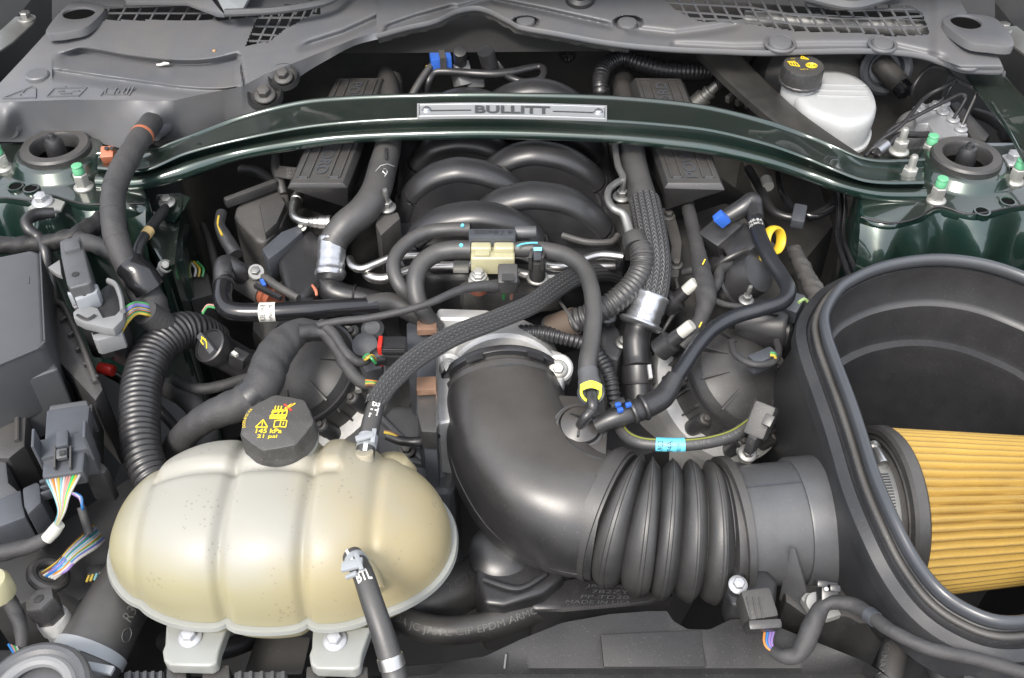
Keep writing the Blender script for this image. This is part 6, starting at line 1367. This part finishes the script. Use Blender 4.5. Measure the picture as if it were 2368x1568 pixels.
mb = MB(); lathe(mb, P(1688, 600, -.03), P(1720, 622, -.04)-P(1700, 585, -.03), [(.027, 0), (.029, .002), (.029, .004), (.027, .006)], 28); part('rim', mb, M.black, t)
t = thing('vct_solenoid', 'black funnel shaped cover with upright stud behind the glossy right pipe', 'solenoid cover', P(1730, 650, -.1))
mb = MB(); lathe(mb, P(1695, 655, -.05), P(1765, 625, -.02)-P(1695, 655, -.05), [(.028, -.004), (.03, 0), (.03, .006), (.027, .008), (.022, .035), (.012, .038)], 30); part('cover', mb, M.satin, t)
inst('stud_nut', B_STUD, t, P(1725, 694, -.004), (.05, -.1, 1), .008)
t = thing('front_actuator', 'black round actuator with open end and small plug at the front of the right head', 'actuator', P(1790, 755, -.1))
A, B_ = P(1730, 745, -.06), P(1822, 758, -.055); mb = MB(); lathe(mb, A, B_-A, [(.024, -.01), (.026, 0), (.026, (B_-A).length*.9), (.024, (B_-A).length), (.020, (B_-A).length), (.019, (B_-A).length*.8), (.001, (B_-A).length*.8)], 32); part('body', mb, M.satin, t)
mb = MB(); pbox(mb, (1842, 690, -.03), (1820, 730, -.036), 40, .02); part('plug', mb, M.slate, t, bevel=.002)
mb = tube([(1846, 700, -.022, 4), (1858, 692, -.022, 4), (1866, 697, -.026, 4)], None, 8); part('wire', mb, wire_mat((.35, .5, .2)), t)
t = thing('cam_sensor', 'small black sensor with green yellow wire on the right cam cover', 'sensor', P(1770, 830, -.08)); mb = MB(); pbox(mb, (1735, 845, -.02), (1788, 822, -.02), 34, .016); part('body', mb, M.slate, t, bevel=.003)
for k, c in ((0, W_GREEN), (5, W_YEL)):
    mb = tube([(1780, 816+k, -.010, 3.5), (1790, 818+k, -.010, 3.5), (1793, 828+k, -.014, 3.5)], None, 8); part('wire', mb, wire_mat(c), t)
t = thing('dipstick', 'yellow dipstick ring handle right of the glossy breather pipe', 'dipstick', P(1790, 560, -.06)); mb = MB(); torus(mb, P(1788, 556, -.01), V3((.62, -.65, .42)), S(29, P(1788, 556, -.01)), .0026, 32, 10, 2.4); part('ring', mb, M.yellow, t)
mb = MB(); cyl(mb, P(1745, 605, -.03), P(1768, 602, -.02), .008, .007, 12); part('stem', mb, M.yellow, t)
h16, _ = hose('foil like crumpled grey heat sleeve hose beside the left of the airbox', [(1835, 580, -.06, 16), (1850, 610, -.05, 18), (1870, 650, -.045, 20), (1890, 690, -.04, 24), (1910, 720, -.04, 22)], None, mat('foil_sleeve', (.16, .155, .15), .35, .5, dust=.2, bump=1.0, bscale=90), wob=.2)
h17, _ = hose('twin bent black pipes under the right end of the brace', [(1730, 390, -.06, 10), (1760, 440, -.05, 10), (1790, 490, -.05, 10), (1850, 505, -.05, 10), (1900, 490, -.05, 10), (1935, 460, -.05, 10)], None, M.satin, name='coolant_pipe', cat='pipe')
mb = tube([(1800, 400, -.05, 9), (1808, 440, -.045, 9), (1830, 478, -.044, 9), (1880, 500, -.044, 9), (1930, 480, -.044, 9)], None); part('second_tube', mb, M.gloss, h17)
mb = MB(); pbox(mb, (1850, 480, -.03), (1842, 520, -.034), 30, .012); part('pipe_clamp', mb, M.slate, h17, bevel=.002)
mb = MB(); cyl(mb, P(1770, 415, -.045), P(1776, 432, -.045), .007, .007, 12); part('joint', mb, M.dull_white, h17)
h18, _ = hose('pair of slim black brake lines dropping from the brace toward the airbox', [(1928, 420, -.03, 7), (1938, 480, -.04, 7), (1936, 540, -.045, 7), (1945, 590, -.05, 7), (1965, 650, -.055, 7), (1962, 700, -.06, 7)], None, M.gloss, name='brake_line', cat='pipe')
mb = tube([(1945, 430, -.035, 7), (1952, 480, -.045, 7), (1948, 545, -.05, 7), (1962, 590, -.055, 7), (1980, 640, -.06, 7), (1978, 690, -.065, 7)], None); part('second_tube', mb, M.gloss, h18)
mb = MB(); prism(mb, [(1948, 510), (1968, 500), (1975, 530), (1960, 560), (1948, 560)], -.07, -.09); solo('green_tab', 'green plastic tab glimpsed beside the slim black brake lines', 'plastic tab', mb, mat('tab_green', (.01, .20, .07), .5))
mb = MB(); prism(mb, [(1955, 540), (2010, 500), (2070, 560), (2110, 640), (2090, 690), (2000, 700), (1980, 620)], -.075, -.3); solo('chassis_bracket', 'dark green chassis bracket between the right tower and the airbox', 'bracket', mb, M.paint, bevel=.012, bseg=3)
mb = MB(); prism(mb, [(1700, 330), (1800, 350), (1900, 430), (1930, 520), (1850, 620), (1760, 500)], -.16, -.4); solo('right_rear_housing', 'dusty dark housing deep behind the pipes on the right', 'housing', mb, M.dusty, bevel=.01)
# ================================================================ REAR OF THE BAY
sv_ = thing('solenoid_valve', 'small grey valve with blue plug and black tops at the rear behind the brace', 'valve', P(1075, 175, .0))
mb = MB(); pbox(mb, (1060, 145, .03), (1072, 198, .005), 34, .03); part('body', mb, M.lever, sv_, bevel=.002)
mb = MB(); cyl(mb, P(1064, 145, .035), P(1063, 118, .058), .0085, .0082, 20); part('top_cap', mb, M.satin, sv_, bevel=.001)
mb = MB(); pbox(mb, (995, 147, .034), (1043, 143, .034), 37, .022); bp2 = part('blue_plug', mb, M.blue, sv_, bevel=.002)
mb = MB(); pbox(mb, (1016, 145, .0355), (1030, 144, .0355), 40, .023); part('plug_band', mb, M.dusty, bp2)
mb = MB(); cyl(mb, P(986, 155, .034), P(996, 151, .034), .002, .002, 8); part('yellow_wire', mb, M.yellow, bp2)
mb = MB(); cyl(mb, P(1135, 160, .03), P(1122, 118, .058), .011, .0105, 20); part('second_top', mb, M.satin, sv_, bevel=.001)
mb = MB(); pbox(mb, (1148, 168, .02), (1132, 148, .036), 36, .018); part('second_body', mb, M.tin, sv_, bevel=.002)
mb = MB(); pbox(mb, (1080, 190, .012), (1120, 190, .012), 14, .012); part('port', mb, M.lever, sv_, bevel=.002)
h19, _ = hose('looped black vacuum hose around the small rear valve', [(985, 220, .0, 8), (990, 190, .018, 9), (1005, 168, .026, 9), (1040, 166, .028, 9), (1090, 170, .03, 10), (1140, 172, .03, 10), (1180, 168, .03, 10), (1215, 160, .03, 9), (1245, 155, .03, 8), (1257, 162, .03, 8), (1250, 182, .028, 8), (1215, 190, .026, 8), (1180, 180, .028, 8), (1160, 165, .028, 8)], None, M.satin)
h20, _ = hose('slim dark hose leaning left behind the brace under the blue plug', [(950, 225, .01, 9), (970, 190, .022, 9), (990, 160, .032, 8), (998, 152, .034, 7)], None, M.hose)
mb = MB(); A = P(908, 195, -.005); lathe(mb, P(905, 180, .0), P(909, 212, -.01)-P(905, 180, .0), [(.010, -.004), (.014, 0), (.014, .012), (.013, .013), (.013, .03)], 24); t = thing('hose_end', 'dusty hose end cuff beside the rear of the left coil cover', 'hose', A); part('cuff', mb, M.dusty, t)
mb = MB(); lathe(mb, P(1440, 185, -.005), P(1441, 215, -.012)-P(1440, 185, -.005), [(.010, -.004), (.0145, 0), (.0145, .012), (.0135, .013), (.0135, .03)], 24); t = thing('hose_end', 'dusty hose end cuff beside the rear of the right coil cover', 'hose', P(1440, 200, -.01)); part('cuff', mb, M.dusty, t)
# painted diagonal stay on the right
mb = MB(); a = [(1610, 118, .045), (1650, 160, .04), (1720, 225, .034), (1800, 290, .03), (1900, 345, .026), (1990, 372, .022)]; b = [(1700, 112, .045), (1745, 160, .04), (1790, 205, .034), (1850, 258, .03), (1930, 318, .026), (2005, 372, .022)]
qa = [P(*p) for p in a]; qb = [P(*p) for p in b]; qa = [p for p, _ in smooth([(p, 0) for p in qa])]; qb = [p for p, _ in smooth([(p, 0) for p in qb])]
mb.loft([[p+V3((0, 0, -.008)), p+V3((.001, 0, 0)), p.lerp(q, .12)+V3((0, 0, .003)), p.lerp(q, .88)+V3((0, 0, .003)), q+V3((-.001, 0, 0)), q+V3((0, 0, -.008))] for p, q in zip(qa, qb)]); solo('diagonal_stay', 'flat dusty dark green stay running diagonally from cowl to right tower', 'stay', mb, M.stay)
t = thing('small_fitting', 'bent hose fitting with silver rings behind the right end of the brace', 'pipe fitting', P(1640, 215, -.04)); A = P(1622, 228, -.02); mb = MB(); lathe(mb, A, P(1660, 195, .0)-A, [(.012, -.01), (.012, .004), (.009, .005), (.009, .01), (.010, .011), (.010, .014), (.007, .015), (.007, .03)], 22); part('collar', mb, M.tin, t)
mb = tube([(1655, 198, .0, 12), (1680, 188, .004, 14), (1700, 200, .004, 16), (1740, 240, -.004, 20), (1780, 290, -.02, 22)], None); part('hose', mb, M.hose, t)
for k in range(3):
    mb = MB(); pbox(mb, (1680+k*22, 232+k*8, .0), (1700+k*22, 215+k*8, .004), 12, .01); part('rib', mb, M.tin, t, bevel=.002)
# brake fluid reservoir
bf = thing('fluid_reservoir', 'white translucent brake fluid reservoir with black cap bearing yellow symbols', 'reservoir', P(1930, 280, -.05))
lo = [(1838, 215), (1856, 180), (1890, 163), (1930, 160), (1975, 172), (2008, 195), (2026, 225), (2028, 250), (2010, 275), (1960, 285), (1900, 268), (1855, 245)]
def rl(dx, sc_, z):
    l = ploop(lo, .04, 64); c = sum(l, V3((0, 0, 0)))/64; return [V3((c.x+(p.x-c.x)*sc_, c.y+(p.y-c.y)*sc_, z)) for p in l]
mb = MB(); mb.loft([rl(0, .72, -.05), rl(0, .84, -.03), rl(0, .95, -.008), rl(0, .97, -.004), rl(0, 1.04, -.003), rl(0, 1.04, .001), rl(0, .975, .002), rl(0, 1.0, .026), rl(0, .99, .034), rl(0, .94, .0395), rl(0, .8, .041), rl(0, .4, .0415)]); part('tank', mb, M.white, bf, ang=60)
c = P(1858, 150, .072)
mb = MB(); lathe(mb, c, (0, -.05, 1), [(.019, -.058), (.020, -.05), (.0205, -.02), (.0195, -.018)], 36); part('neck', mb, M.white, bf)
kn = lambda a, h: 1+.012*math.cos(18*a)
mb = MB(); lathe(mb, c, (0, -.05, 1), [(.024, -.024), (.0255, -.023), (.0255, -.020), (.0245, -.019), (.0245, -.003), (.0235, -.0005), (.022, .0), (.001, .0)], 72, kn); rc = part('cap', mb, M.black, bf)
def rcseg(segs, wd=.0010):
    mb = MB(); f_ = lambda x, y: c+V3((x, y, .05*y+.0008))
    for x0, y0, x1, y1 in segs: obox(mb, f_(x0, y0), f_(x1, y1), wd, .0005)
    return part('symbol', mb, M.inky, rc)
rcseg([(-.016, -.002, -.006, -.005), (-.0175, .004, -.008, .003), (-.016, -.002, -.0175, .004), (-.006, -.005, -.008, .003), (-.013, -.003, -.014, .004), (-.010, -.004, -.011, .004), (-.019, .006, -.009, .0065)])
rcseg([(-.001, .013, .008, .011), (.008, .011, .001, .019), (.001, .019, -.001, .013), (.002, .016, .003, .0135)])
mb = MB(); f_ = lambda r_: [c+V3((.0085+r_*math.cos(a), -.003+r_*math.sin(a)*.9, .0008)) for a in [2*math.pi*k/20 for k in range(21)]]
for r_ in (.0065, .0045, .0018): sweep(mb, [(p, .0006) for p in f_(r_)], 5)
part('symbol', mb, M.inky, rc)
part('lettering', text_mb('DOT 4', lambda x, y: c+V3((lerp(-.007, .002, x), lerp(-.014, -.0115, y), .0008))), M.inky, rc)
part('lettering', text_mb('DOT 3', lambda x, y: c+V3((lerp(-.013, -.008, x), lerp(.0125, .015, y), .0010))), M.inky, rc)
for k in range(3):
    mb = MB(); pbox(mb, (1880+k*4, 195+k*13, .042), (2000+k*4, 198+k*13, .042), 5, .0016); part('moulded_rib', mb, M.white, bf, bevel=.0004)
mb = MB(); lathe(mb, P(1998, 258, .02), (.3, -.9, .2), [(.006, -.002), (.005, .002), (.001, .003)], 16); part('side_lug', mb, M.white, bf)
# brake servo behind and the column grommet
mb = MB(); lathe(mb, P(1870, 205, -.03), (.1, -.75, .6), [(.085, -.06), (.085, .0), (.07, .02), (.03, .03)], 40); solo('brake_servo', 'dark round brake servo drum half hidden behind the white reservoir', 'brake servo', mb, M.dusty)
t = thing('column_grommet', 'grey ring grommet with a black stub pipe on the bulkhead right of the reservoir', 'grommet', P(2050, 160, .0)); c = Py(2047, 160, yb(.56)-.012)
mb = MB(); lathe(mb, c, (-.1, -.9, .3), [(.034, -.01), (.034, .004), (.030, .006), (.024, .004), (.02, -.004)], 36); part('ring', mb, M.slate, t)
mb = MB(); lathe(mb, c+V3((0, 0, .0)), (.45, -.8, -.3), [(.015, -.01), (.014, .03), (.012, .032)], 24); part('stub', mb, M.dusty, t); mb = MB(); d = V3((.45, -.8, -.3)).normalized(); lathe(mb, c+d*.03, d, [(.012, 0), (.0125, .014), (.01, .016)], 20); part('stub_tape', mb, M.gloss, t)
# ABS block
abz = thing('brake_modulator', 'bright aluminium brake modulator block with bent black pipes beside the right tower', 'brake modulator', P(2180, 300, -.06))
PA = mat('bare_aluminium', (.48, .49, .51), .38, .6, bump=.15, bscale=500, mott=.1)
mb = MB(); prism(mb, [(2110, 245), (2150, 238), (2190, 236), (2240, 312), (2164, 318), (2146, 285), (2118, 285)], -.005, -.05); part('block', mb, PA, abz, bevel=.0025)
mb = MB(); prism(mb, [(2090, 287), (2120, 284), (2143, 284), (2155, 300), (2095, 312)], -.018, -.06); part('pump_boss', mb, M.lever, abz, bevel=.004)
mb = MB(); lathe(mb, P(2115, 320, -.035), (-.3, -.8, .2), [(.026, -.04), (.026, .0), (.023, .005), (.01, .006)], 30); part('motor', mb, M.lever, abz)
mb = MB(); prism(mb, [(2195, 240), (2215, 232), (2290, 312), (2278, 326), (2245, 318)], -.012, -.07); part('control_unit', mb, M.black, abz, bevel=.003)
ports = [(2128, 252), (2160, 246), (2183, 238), (2180, 258), (2204, 276), (2222, 298)]
for (u, v) in ports:
    inst('port_nut', B_WHITE, abz, P(u, v, -.003), (0, -.05, 1), .0078)
part('lettering', text_mb('8 51', quad_fn([(2172, 322, -.014), (2190, 322, -.014), (2190, 336, -.023), (2172, 336, -.023)], .002)), M.inkg, abz)
def bpipe(pts, r=4.5):
    mb = tube([p+(r,) for p in pts], None, 10); part('pipe', mb, M.satin, abz)
bpipe([(2222, 296, .0), (2235, 265, .012), (2256, 218, .03), (2250, 204, .036), (2210, 182, .04), (2186, 160, .044), (2155, 154, .044), (2130, 172, .036), (2110, 204, .02), (2108, 225, .0)])
bpipe([(2183, 236, .0), (2198, 200, .03), (2212, 185, .038), (2180, 202, .034), (2136, 228, .024), (2084, 290, .01), (2030, 328, -.002), (2000, 362, -.01)])
bpipe([(2204, 274, .0), (2226, 240, .018), (2232, 224, .026), (2218, 219, .028), (2188, 233, .024), (2110, 273, .014), (2056, 302, .004), (2015, 356, -.01)])
bpipe([(2160, 310, -.02), (2120, 312, -.008), (2080, 312, -.004), (2056, 332, -.006), (2026, 364, -.012)], 8)
mb = MB(); cyl(mb, P(2048, 335, -.002), P(2026, 352, -.006), .008, .008, 18); part('crimp', mb, M.crimp, abz)
h21, _ = hose('dark hose curving right of the modulator under the wing edge', [(2255, 262, -.02, 12), (2290, 275, -.012, 13), (2330, 305, -.008, 14), (2380, 350, -.01, 14)], None, M.hose)
mb = MB(); pbox(mb, (2326, 296, .0), (2338, 316, -.002), 34, .02); part('clip', mb, M.black, h21, bevel=.002)
mb = MB(); plate(mb, [P(2232, 172, .045), P(2320, 172, .05), P(2400, 260, .05), P(2420, 420, .03), P(2370, 350, .025), P(2290, 250, .035)], .004); solo('wing_flange', 'dark green pressed wing flange below the right end of the cowl', 'flange', mb, M.paint, bevel=.001)
mb = MB(); sweep(mb, path([(2292, 238, .046, 4), (2330, 300, .043, 4), (2372, 380, .034, 4)]), 8); solo('flange_edge', 'raised folded edge along the right wing flange', 'edge strip', mb, M.paint)
# ================================================================ FRONT OF THE BAY
fs = thing('fan_shroud', 'black curved plastic fan shroud along the bottom centre', 'fan shroud', P(1500, 1520, -.2))
top = [(880, 1545), (1000, 1535), (1120, 1518), (1200, 1480), (1300, 1440), (1410, 1420), (1500, 1413), (1542, 1413), (1556, 1436), (1590, 1455), (1640, 1456), (1690, 1432), (1740, 1430), (1800, 1450), (1900, 1490), (2000, 1530), (2060, 1570)]
mb = MB(); q = [P(u, v, -.105) for u, v in top]; q = [p for p, _ in resample([(p, 0) for p in q], .004)]
yf = P(1500, 1545, -.118).y
mb.loft([[p+V3((0, .004, -.12)) for p in q], [p+V3((0, .002, -.003)) for p in q], q, [V3((p.x, lerp(p.y, yf, .5), -.108)) for p in q], [V3((p.x, yf, -.118)) for p in q], [V3((p.x, yf-.001, -.126)) for p in q], [V3((p.x, yf-.06, -.128)) for p in q], [V3((p.x, yf-.3, -.14)) for p in q]], closed=False); part('shroud', mb, M.shroud, fs, ang=40)
mb = MB(); plate(mb, [P(1388, 1467, -.102), P(1620, 1456, -.102), P(1632, 1542, -.1115), P(1396, 1542, -.1115)], .004); part('raised_panel', mb, M.shroud, fs, bevel=.001)
mb = MB(); pbox(mb, (1170, 1512, -.103), (1166, 1545, -.112), 4, .0012); part('scratch_line', mb, M.grey, fs)
mb = MB(); prism(mb, [(-60, 1500), (100, 1500), (240, 1560), (900, 1560), (1100, 1570), (1100, 1700), (-60, 1700)], -.16, -.3); part('lower_beam', mb, M.shroud, fs, bevel=.004)
for (u0, u1) in ((300, 372), (555, 655)):
    mb = MB(); prism(mb, [(u0-14, 1552), (u1+8, 1552), (u1+14, 1640), (u0-20, 1640)], -.105, -.16); part('bracket_base', mb, M.grey, fs, bevel=.002)
    for k in range(5):
        u = lerp(u0, u1, k/4); mb = MB(); pbox(mb, (u, 1553, -.103), (u-2, 1620, -.103), 9, .004); part('bracket_rib', mb, M.grey, fs, bevel=.001)
for (u0, u1, v0) in ((385, 430, 1532), (468, 530, 1536), (708, 752, 1540), (800, 850, 1540)):
    mb = MB(); prism(mb, [(u0, v0), (u1, v0), (u1+4, 1640), (u0-6, 1640)], -.102, -.2); part('bracket_leg', mb, M.black, fs, bevel=.002)
mb = MB(); prism(mb, [(590, 1470), (720, 1470), (700, 1560), (560, 1560)], -.15, -.3); part('bracket_back', mb, M.black, fs, bevel=.004)
h22, pa = hose('thick radiator hose with faint lettering curving under the right of the tank', [(1140, 1300, -.21, 50), (1085, 1350, -.20, 54), (1025, 1380, -.20, 56), (950, 1400, -.20, 56), (880, 1420, -.20, 56)], None, M.hose, seg=28)
part('lettering', text_mb('2 C757L C', tube_fn(pa, .50, .16, 6, 26, .0006)), M.inkg, h22)
h23, pa = hose('coolant hose printed with pale lettering crossing below the tank and elbow', [(900, 1412, -.175, 32), (960, 1444, -.165, 33), (1030, 1458, -.16, 33), (1110, 1450, -.16, 33), (1190, 1426, -.162, 33), (1290, 1385, -.17, 33), (1400, 1340, -.18, 33)], None, M.rubber, seg=26)
part('lettering', text_mb('0A JC J757L CIP EPDM ARMOR', tube_fn(pa, .10, .66, 28, -8, .0006)), M.inkg, h23)
mb = MB(); prism(mb, [(1215, 1385), (1250, 1345), (1340, 1330), (1450, 1330), (1560, 1370), (1500, 1395), (1440, 1400), (1300, 1412), (1230, 1410)], -.150, -.22); t = thing('duct_plate', 'black moulded duct piece with embossed text beneath the bellows', 'duct', P(1380, 1380, -.2)); part('body', mb, M.satin, t, bevel=.006, bseg=3)
for k, (s_, u0, u1) in enumerate((('JR3B-9C761', 1358, 1490), ('7B2ZYE', 1370, 1470), ('PP-TD20', 1345, 1455), ('MADE IN USA', 1310, 1460))):
    v = 1352+k*12; part('lettering', text_mb(s_, quad_fn([(u0, v, -.1492), (u1, v+2, -.1492), (u1-3, v+10, -.1492), (u0-3, v+8, -.1492)], .0006)), M.grey, t)
# steel plate and plug beside the airbox foot
t = thing('foot_clip', 'small black plug block clipped over a steel plate on the airbox foot', 'clip', P(1895, 1390, -.12))
mb = MB(); prism(mb, [(1852, 1382), (1862, 1370), (1892, 1370), (1930, 1395), (1945, 1420), (1915, 1430), (1880, 1420), (1868, 1408)], -.085, -.092); part('steel_plate', mb, M.zinc, t, bevel=.001)
mb = MB(); lathe(mb, P(1890, 1398, -.084), (0, -.2, 1), [(.011, -.001), (.010, .003), (.004, .004), (.001, .004)], 22); part('stud_head', mb, M.zinc, t)
mb = MB(); pbox(mb, (1912, 1345, -.05), (1912, 1400, -.06), 40, .02); pk = part('plug', mb, M.satin, t, bevel=.003)
for (u, v) in ((1897, 1342), (1926, 1352)):
    mb = MB(); pbox(mb, (u, v, -.038), (u, v+16, -.041), 24, .014); part('plug_ear', mb, M.satin, pk, bevel=.0015)
mb = MB(); cyl(mb, P(1910, 1364, -.036), P(1910, 1362, -.034), .0018, .0018, 12); part('pin', mb, M.steel, pk)
# lower right corner
h24, pa = hose('grey dusted rubber hose standing upright at the bottom right', [(2082, 1470, -.12, 30), (2066, 1510, -.115, 31), (2056, 1560, -.115, 32), (2050, 1620, -.12, 32)], None, M.hose, seg=22)
part('lettering', text_mb('KFLNAA', tube_fn(pa, .35, .75, 45, 20, .0006)), M.inkg, h24)
h25, pa = hose('dark ribbed hose bending away at the bottom right corner', [(2110, 1475, -.125, 28), (2150, 1510, -.118, 30), (2180, 1560, -.115, 32), (2195, 1620, -.12, 32)], None, M.rubber, seg=22)
mb = MB(); lathe(mb, P(2335, 1605, -.07), (0, -.1, 1), [(.034, -.03), (.034, .0), (.030, .003), (.026, .001), (.022, .004), (.001, .005)], 36); solo('round_cap', 'rim of a round grey cap in the bottom right corner', 'cap', mb, M.grey)
mb = MB(); prism(mb, [(2200, 1540), (2320, 1500), (2420, 1500), (2420, 1640), (2330, 1640), (2250, 1600)], -.12, -.2); solo('lamp_carrier', 'grey carrier plate at the bottom right border', 'carrier plate', mb, M.grey, bevel=.003)

# ================================================================ SMALL FITTINGS THAT FILL THE GAPS
def clip_on(t, u, v, z, w_, h_, m=None, nm='clip'):
    mb = MB(); pbox(mb, (u, v, z), (u+w_*.6, v+h_, z-.006), w_, .012); part(nm, mb, m or M.satin, t, bevel=.002)
gp = [('thin dark hose dropping behind the left coil housing', [(470, 520, -.10, 9), (490, 580, -.10, 10), (500, 650, -.11, 10), (480, 720, -.12, 10)], M.rubber),
      ('slim taped cable between oil cap and ribbed conduit', [(400, 880, -.10, 14), (450, 900, -.09, 14), (520, 890, -.09, 13), (600, 860, -.09, 13)], M.tape),
      ('dark crumpled loom below the fat bent loom behind the tank', [(390, 900, -.11, 22), (440, 930, -.10, 24), (480, 1000, -.10, 24), (460, 1060, -.10, 22)], M.tape),
      ('dark pipe crossing low beside the fuse box red sleeves', [(250, 860, -.09, 12), (300, 890, -.09, 12), (380, 960, -.10, 12), (420, 1010, -.10, 12)], M.satin),
      ('loop of thin black wire near the upper white coil sleeve', [(1540, 600, -.05, 5), (1560, 640, -.04, 5), (1570, 700, -.045, 5), (1548, 740, -.05, 5), (1530, 770, -.06, 5)], M.rubber),
      ('dark bent pipe low between right cam cover and airbox', [(1845, 640, -.14, 16), (1860, 720, -.13, 16), (1850, 800, -.13, 16), (1830, 860, -.13, 15)], M.dusty),
      ('thin taped cable curled round the right cam cover sensor', [(1690, 790, -.02, 8), (1700, 820, -.015, 8), (1740, 842, -.012, 8), (1785, 838, -.014, 8), (1800, 815, -.02, 8), (1795, 790, -.03, 8)], M.tape),
      ('dark hose running under the brace to the left coil cover', [(560, 395, -.06, 14), (600, 400, -.05, 14), (640, 430, -.05, 13), (665, 470, -.05, 12)], M.rubber),
      ('dark lower hose behind the front bracket of the tank', [(380, 1480, -.16, 24), (440, 1500, -.15, 24), (520, 1500, -.15, 24), (600, 1470, -.17, 24)], M.hose)]
for lab, pts, m in gp: hose(lab, pts, None, m, name='hose' if m in (M.rubber, M.satin, M.dusty, M.hose) else 'wiring_loom', cat='hose' if m in (M.rubber, M.satin, M.dusty, M.hose) else 'wiring loom', wob=.04 if m is M.tape else 0)
t = thing('head_bracket', 'grey steel bracket strip with two bolts on the right head beside the braided hose', 'bracket', P(1545, 560, -.06))
mb = MB(); prism(mb, [(1528, 480), (1556, 476), (1578, 560), (1570, 640), (1540, 640), (1552, 570)], -.035, -.05); part('plate', mb, M.dusty, t, bevel=.003)
for q in ((1545, 500), (1562, 612)): inst('bolt', B_BLACK, t, P(*q, -.034), (0, -.1, 1), .008)
t = thing('wire_junction', 'black junction block with small pale wires deep behind the left breather pipe', 'junction block', P(470, 660, -.12))
mb = MB(); prism(mb, [(430, 640), (480, 630), (492, 680), (440, 695)], -.09, -.14); part('block', mb, M.black, t, bevel=.003)
for i, c_ in enumerate((W_WHITE, W_YEL, W_GREEN)):
    mb = tube([(450+i*9, 640, -.085, 3), (452+i*9, 622, -.08, 3), (440+i*8, 606, -.085, 3)], None, 8); part('wire', mb, wire_mat(c_), t)
t = thing('low_plug', 'yellow and grey wire ends poking from a dark plug under the left wire bundle', 'connector', P(225, 1340, -.14))
mb = MB(); prism(mb, [(196, 1310), (240, 1300), (250, 1335), (205, 1345)], -.105, -.14); part('block', mb, M.black, t, bevel=.003)
for i, c_ in enumerate((W_YEL, W_YEL, W_CYAN, W_WHITE, W_CYAN)):
    mb = tube([(206+i*9, 1330-i*2, -.098, 3), (200+i*9, 1346-i*2, -.10, 3)], None, 8); part('wire', mb, wire_mat(c_), t)
# edges on the fuse box
for pts in ([(93, 584, .0245), (103, 788, .0245)], [(103, 790, .0245), (86, 806, .0245), (0, 842, .0245), (-80, 876, .0245)]):
    mb = MB(); sweep(mb, [(P(*p), .0009) for p in pts], 6); part('lid_edge', mb, M.lid, fb)
for k in range(5):
    u = 140+k*18; mb = MB(); pbox(mb, (u, 745+k*34, -.0245), (u+16, 735+k*34, -.0245), 8, .006); part('case_rib', mb, M.black, fb, bevel=.001)
mb = MB(); pbox(mb, (66, 640, .0245), (66, 655, .0245), 2.5, .0008); part('mould_mark', mb, M.lid, fb)
# moulded studs and slots on the elbow, sensor details
for k in range(3):
    mb = MB(); pbox(mb, (1726+k*14, 1380, -.0565), (1736+k*14, 1430, -.0605), 3, .0015); part('plug_rib', mb, M.black, bpy.data.objects['airflow_sensor'], bevel=.0004)

# bits lying on the cowl
mb = MB(); sweep(mb, [(P(362, 150, zcowl(362, 150)-.006), .0012), (P(372, 150, zcowl(372, 150)-.006), .0016), (P(380, 147, zcowl(380, 147)-.005), .002), (P(391, 147, zcowl(391, 147)-.005), .0012)], 8); solo('leaf_bit', 'tiny pale twig fragment lying in the groove of the left cowl cover', 'debris', mb, M.paper)
mb = MB(); lathe(mb, P(495, 118, zcowl(495, 118)+.0005), (.2, -.2, 1), [(.0022, 0), (.0018, .001), (.0004, .0016)], 8); solo('seed_husk', 'tiny tan seed husk lying on the left cowl cover below the lattice', 'debris', mb, mat('tan_husk', (.42, .26, .12), .7))
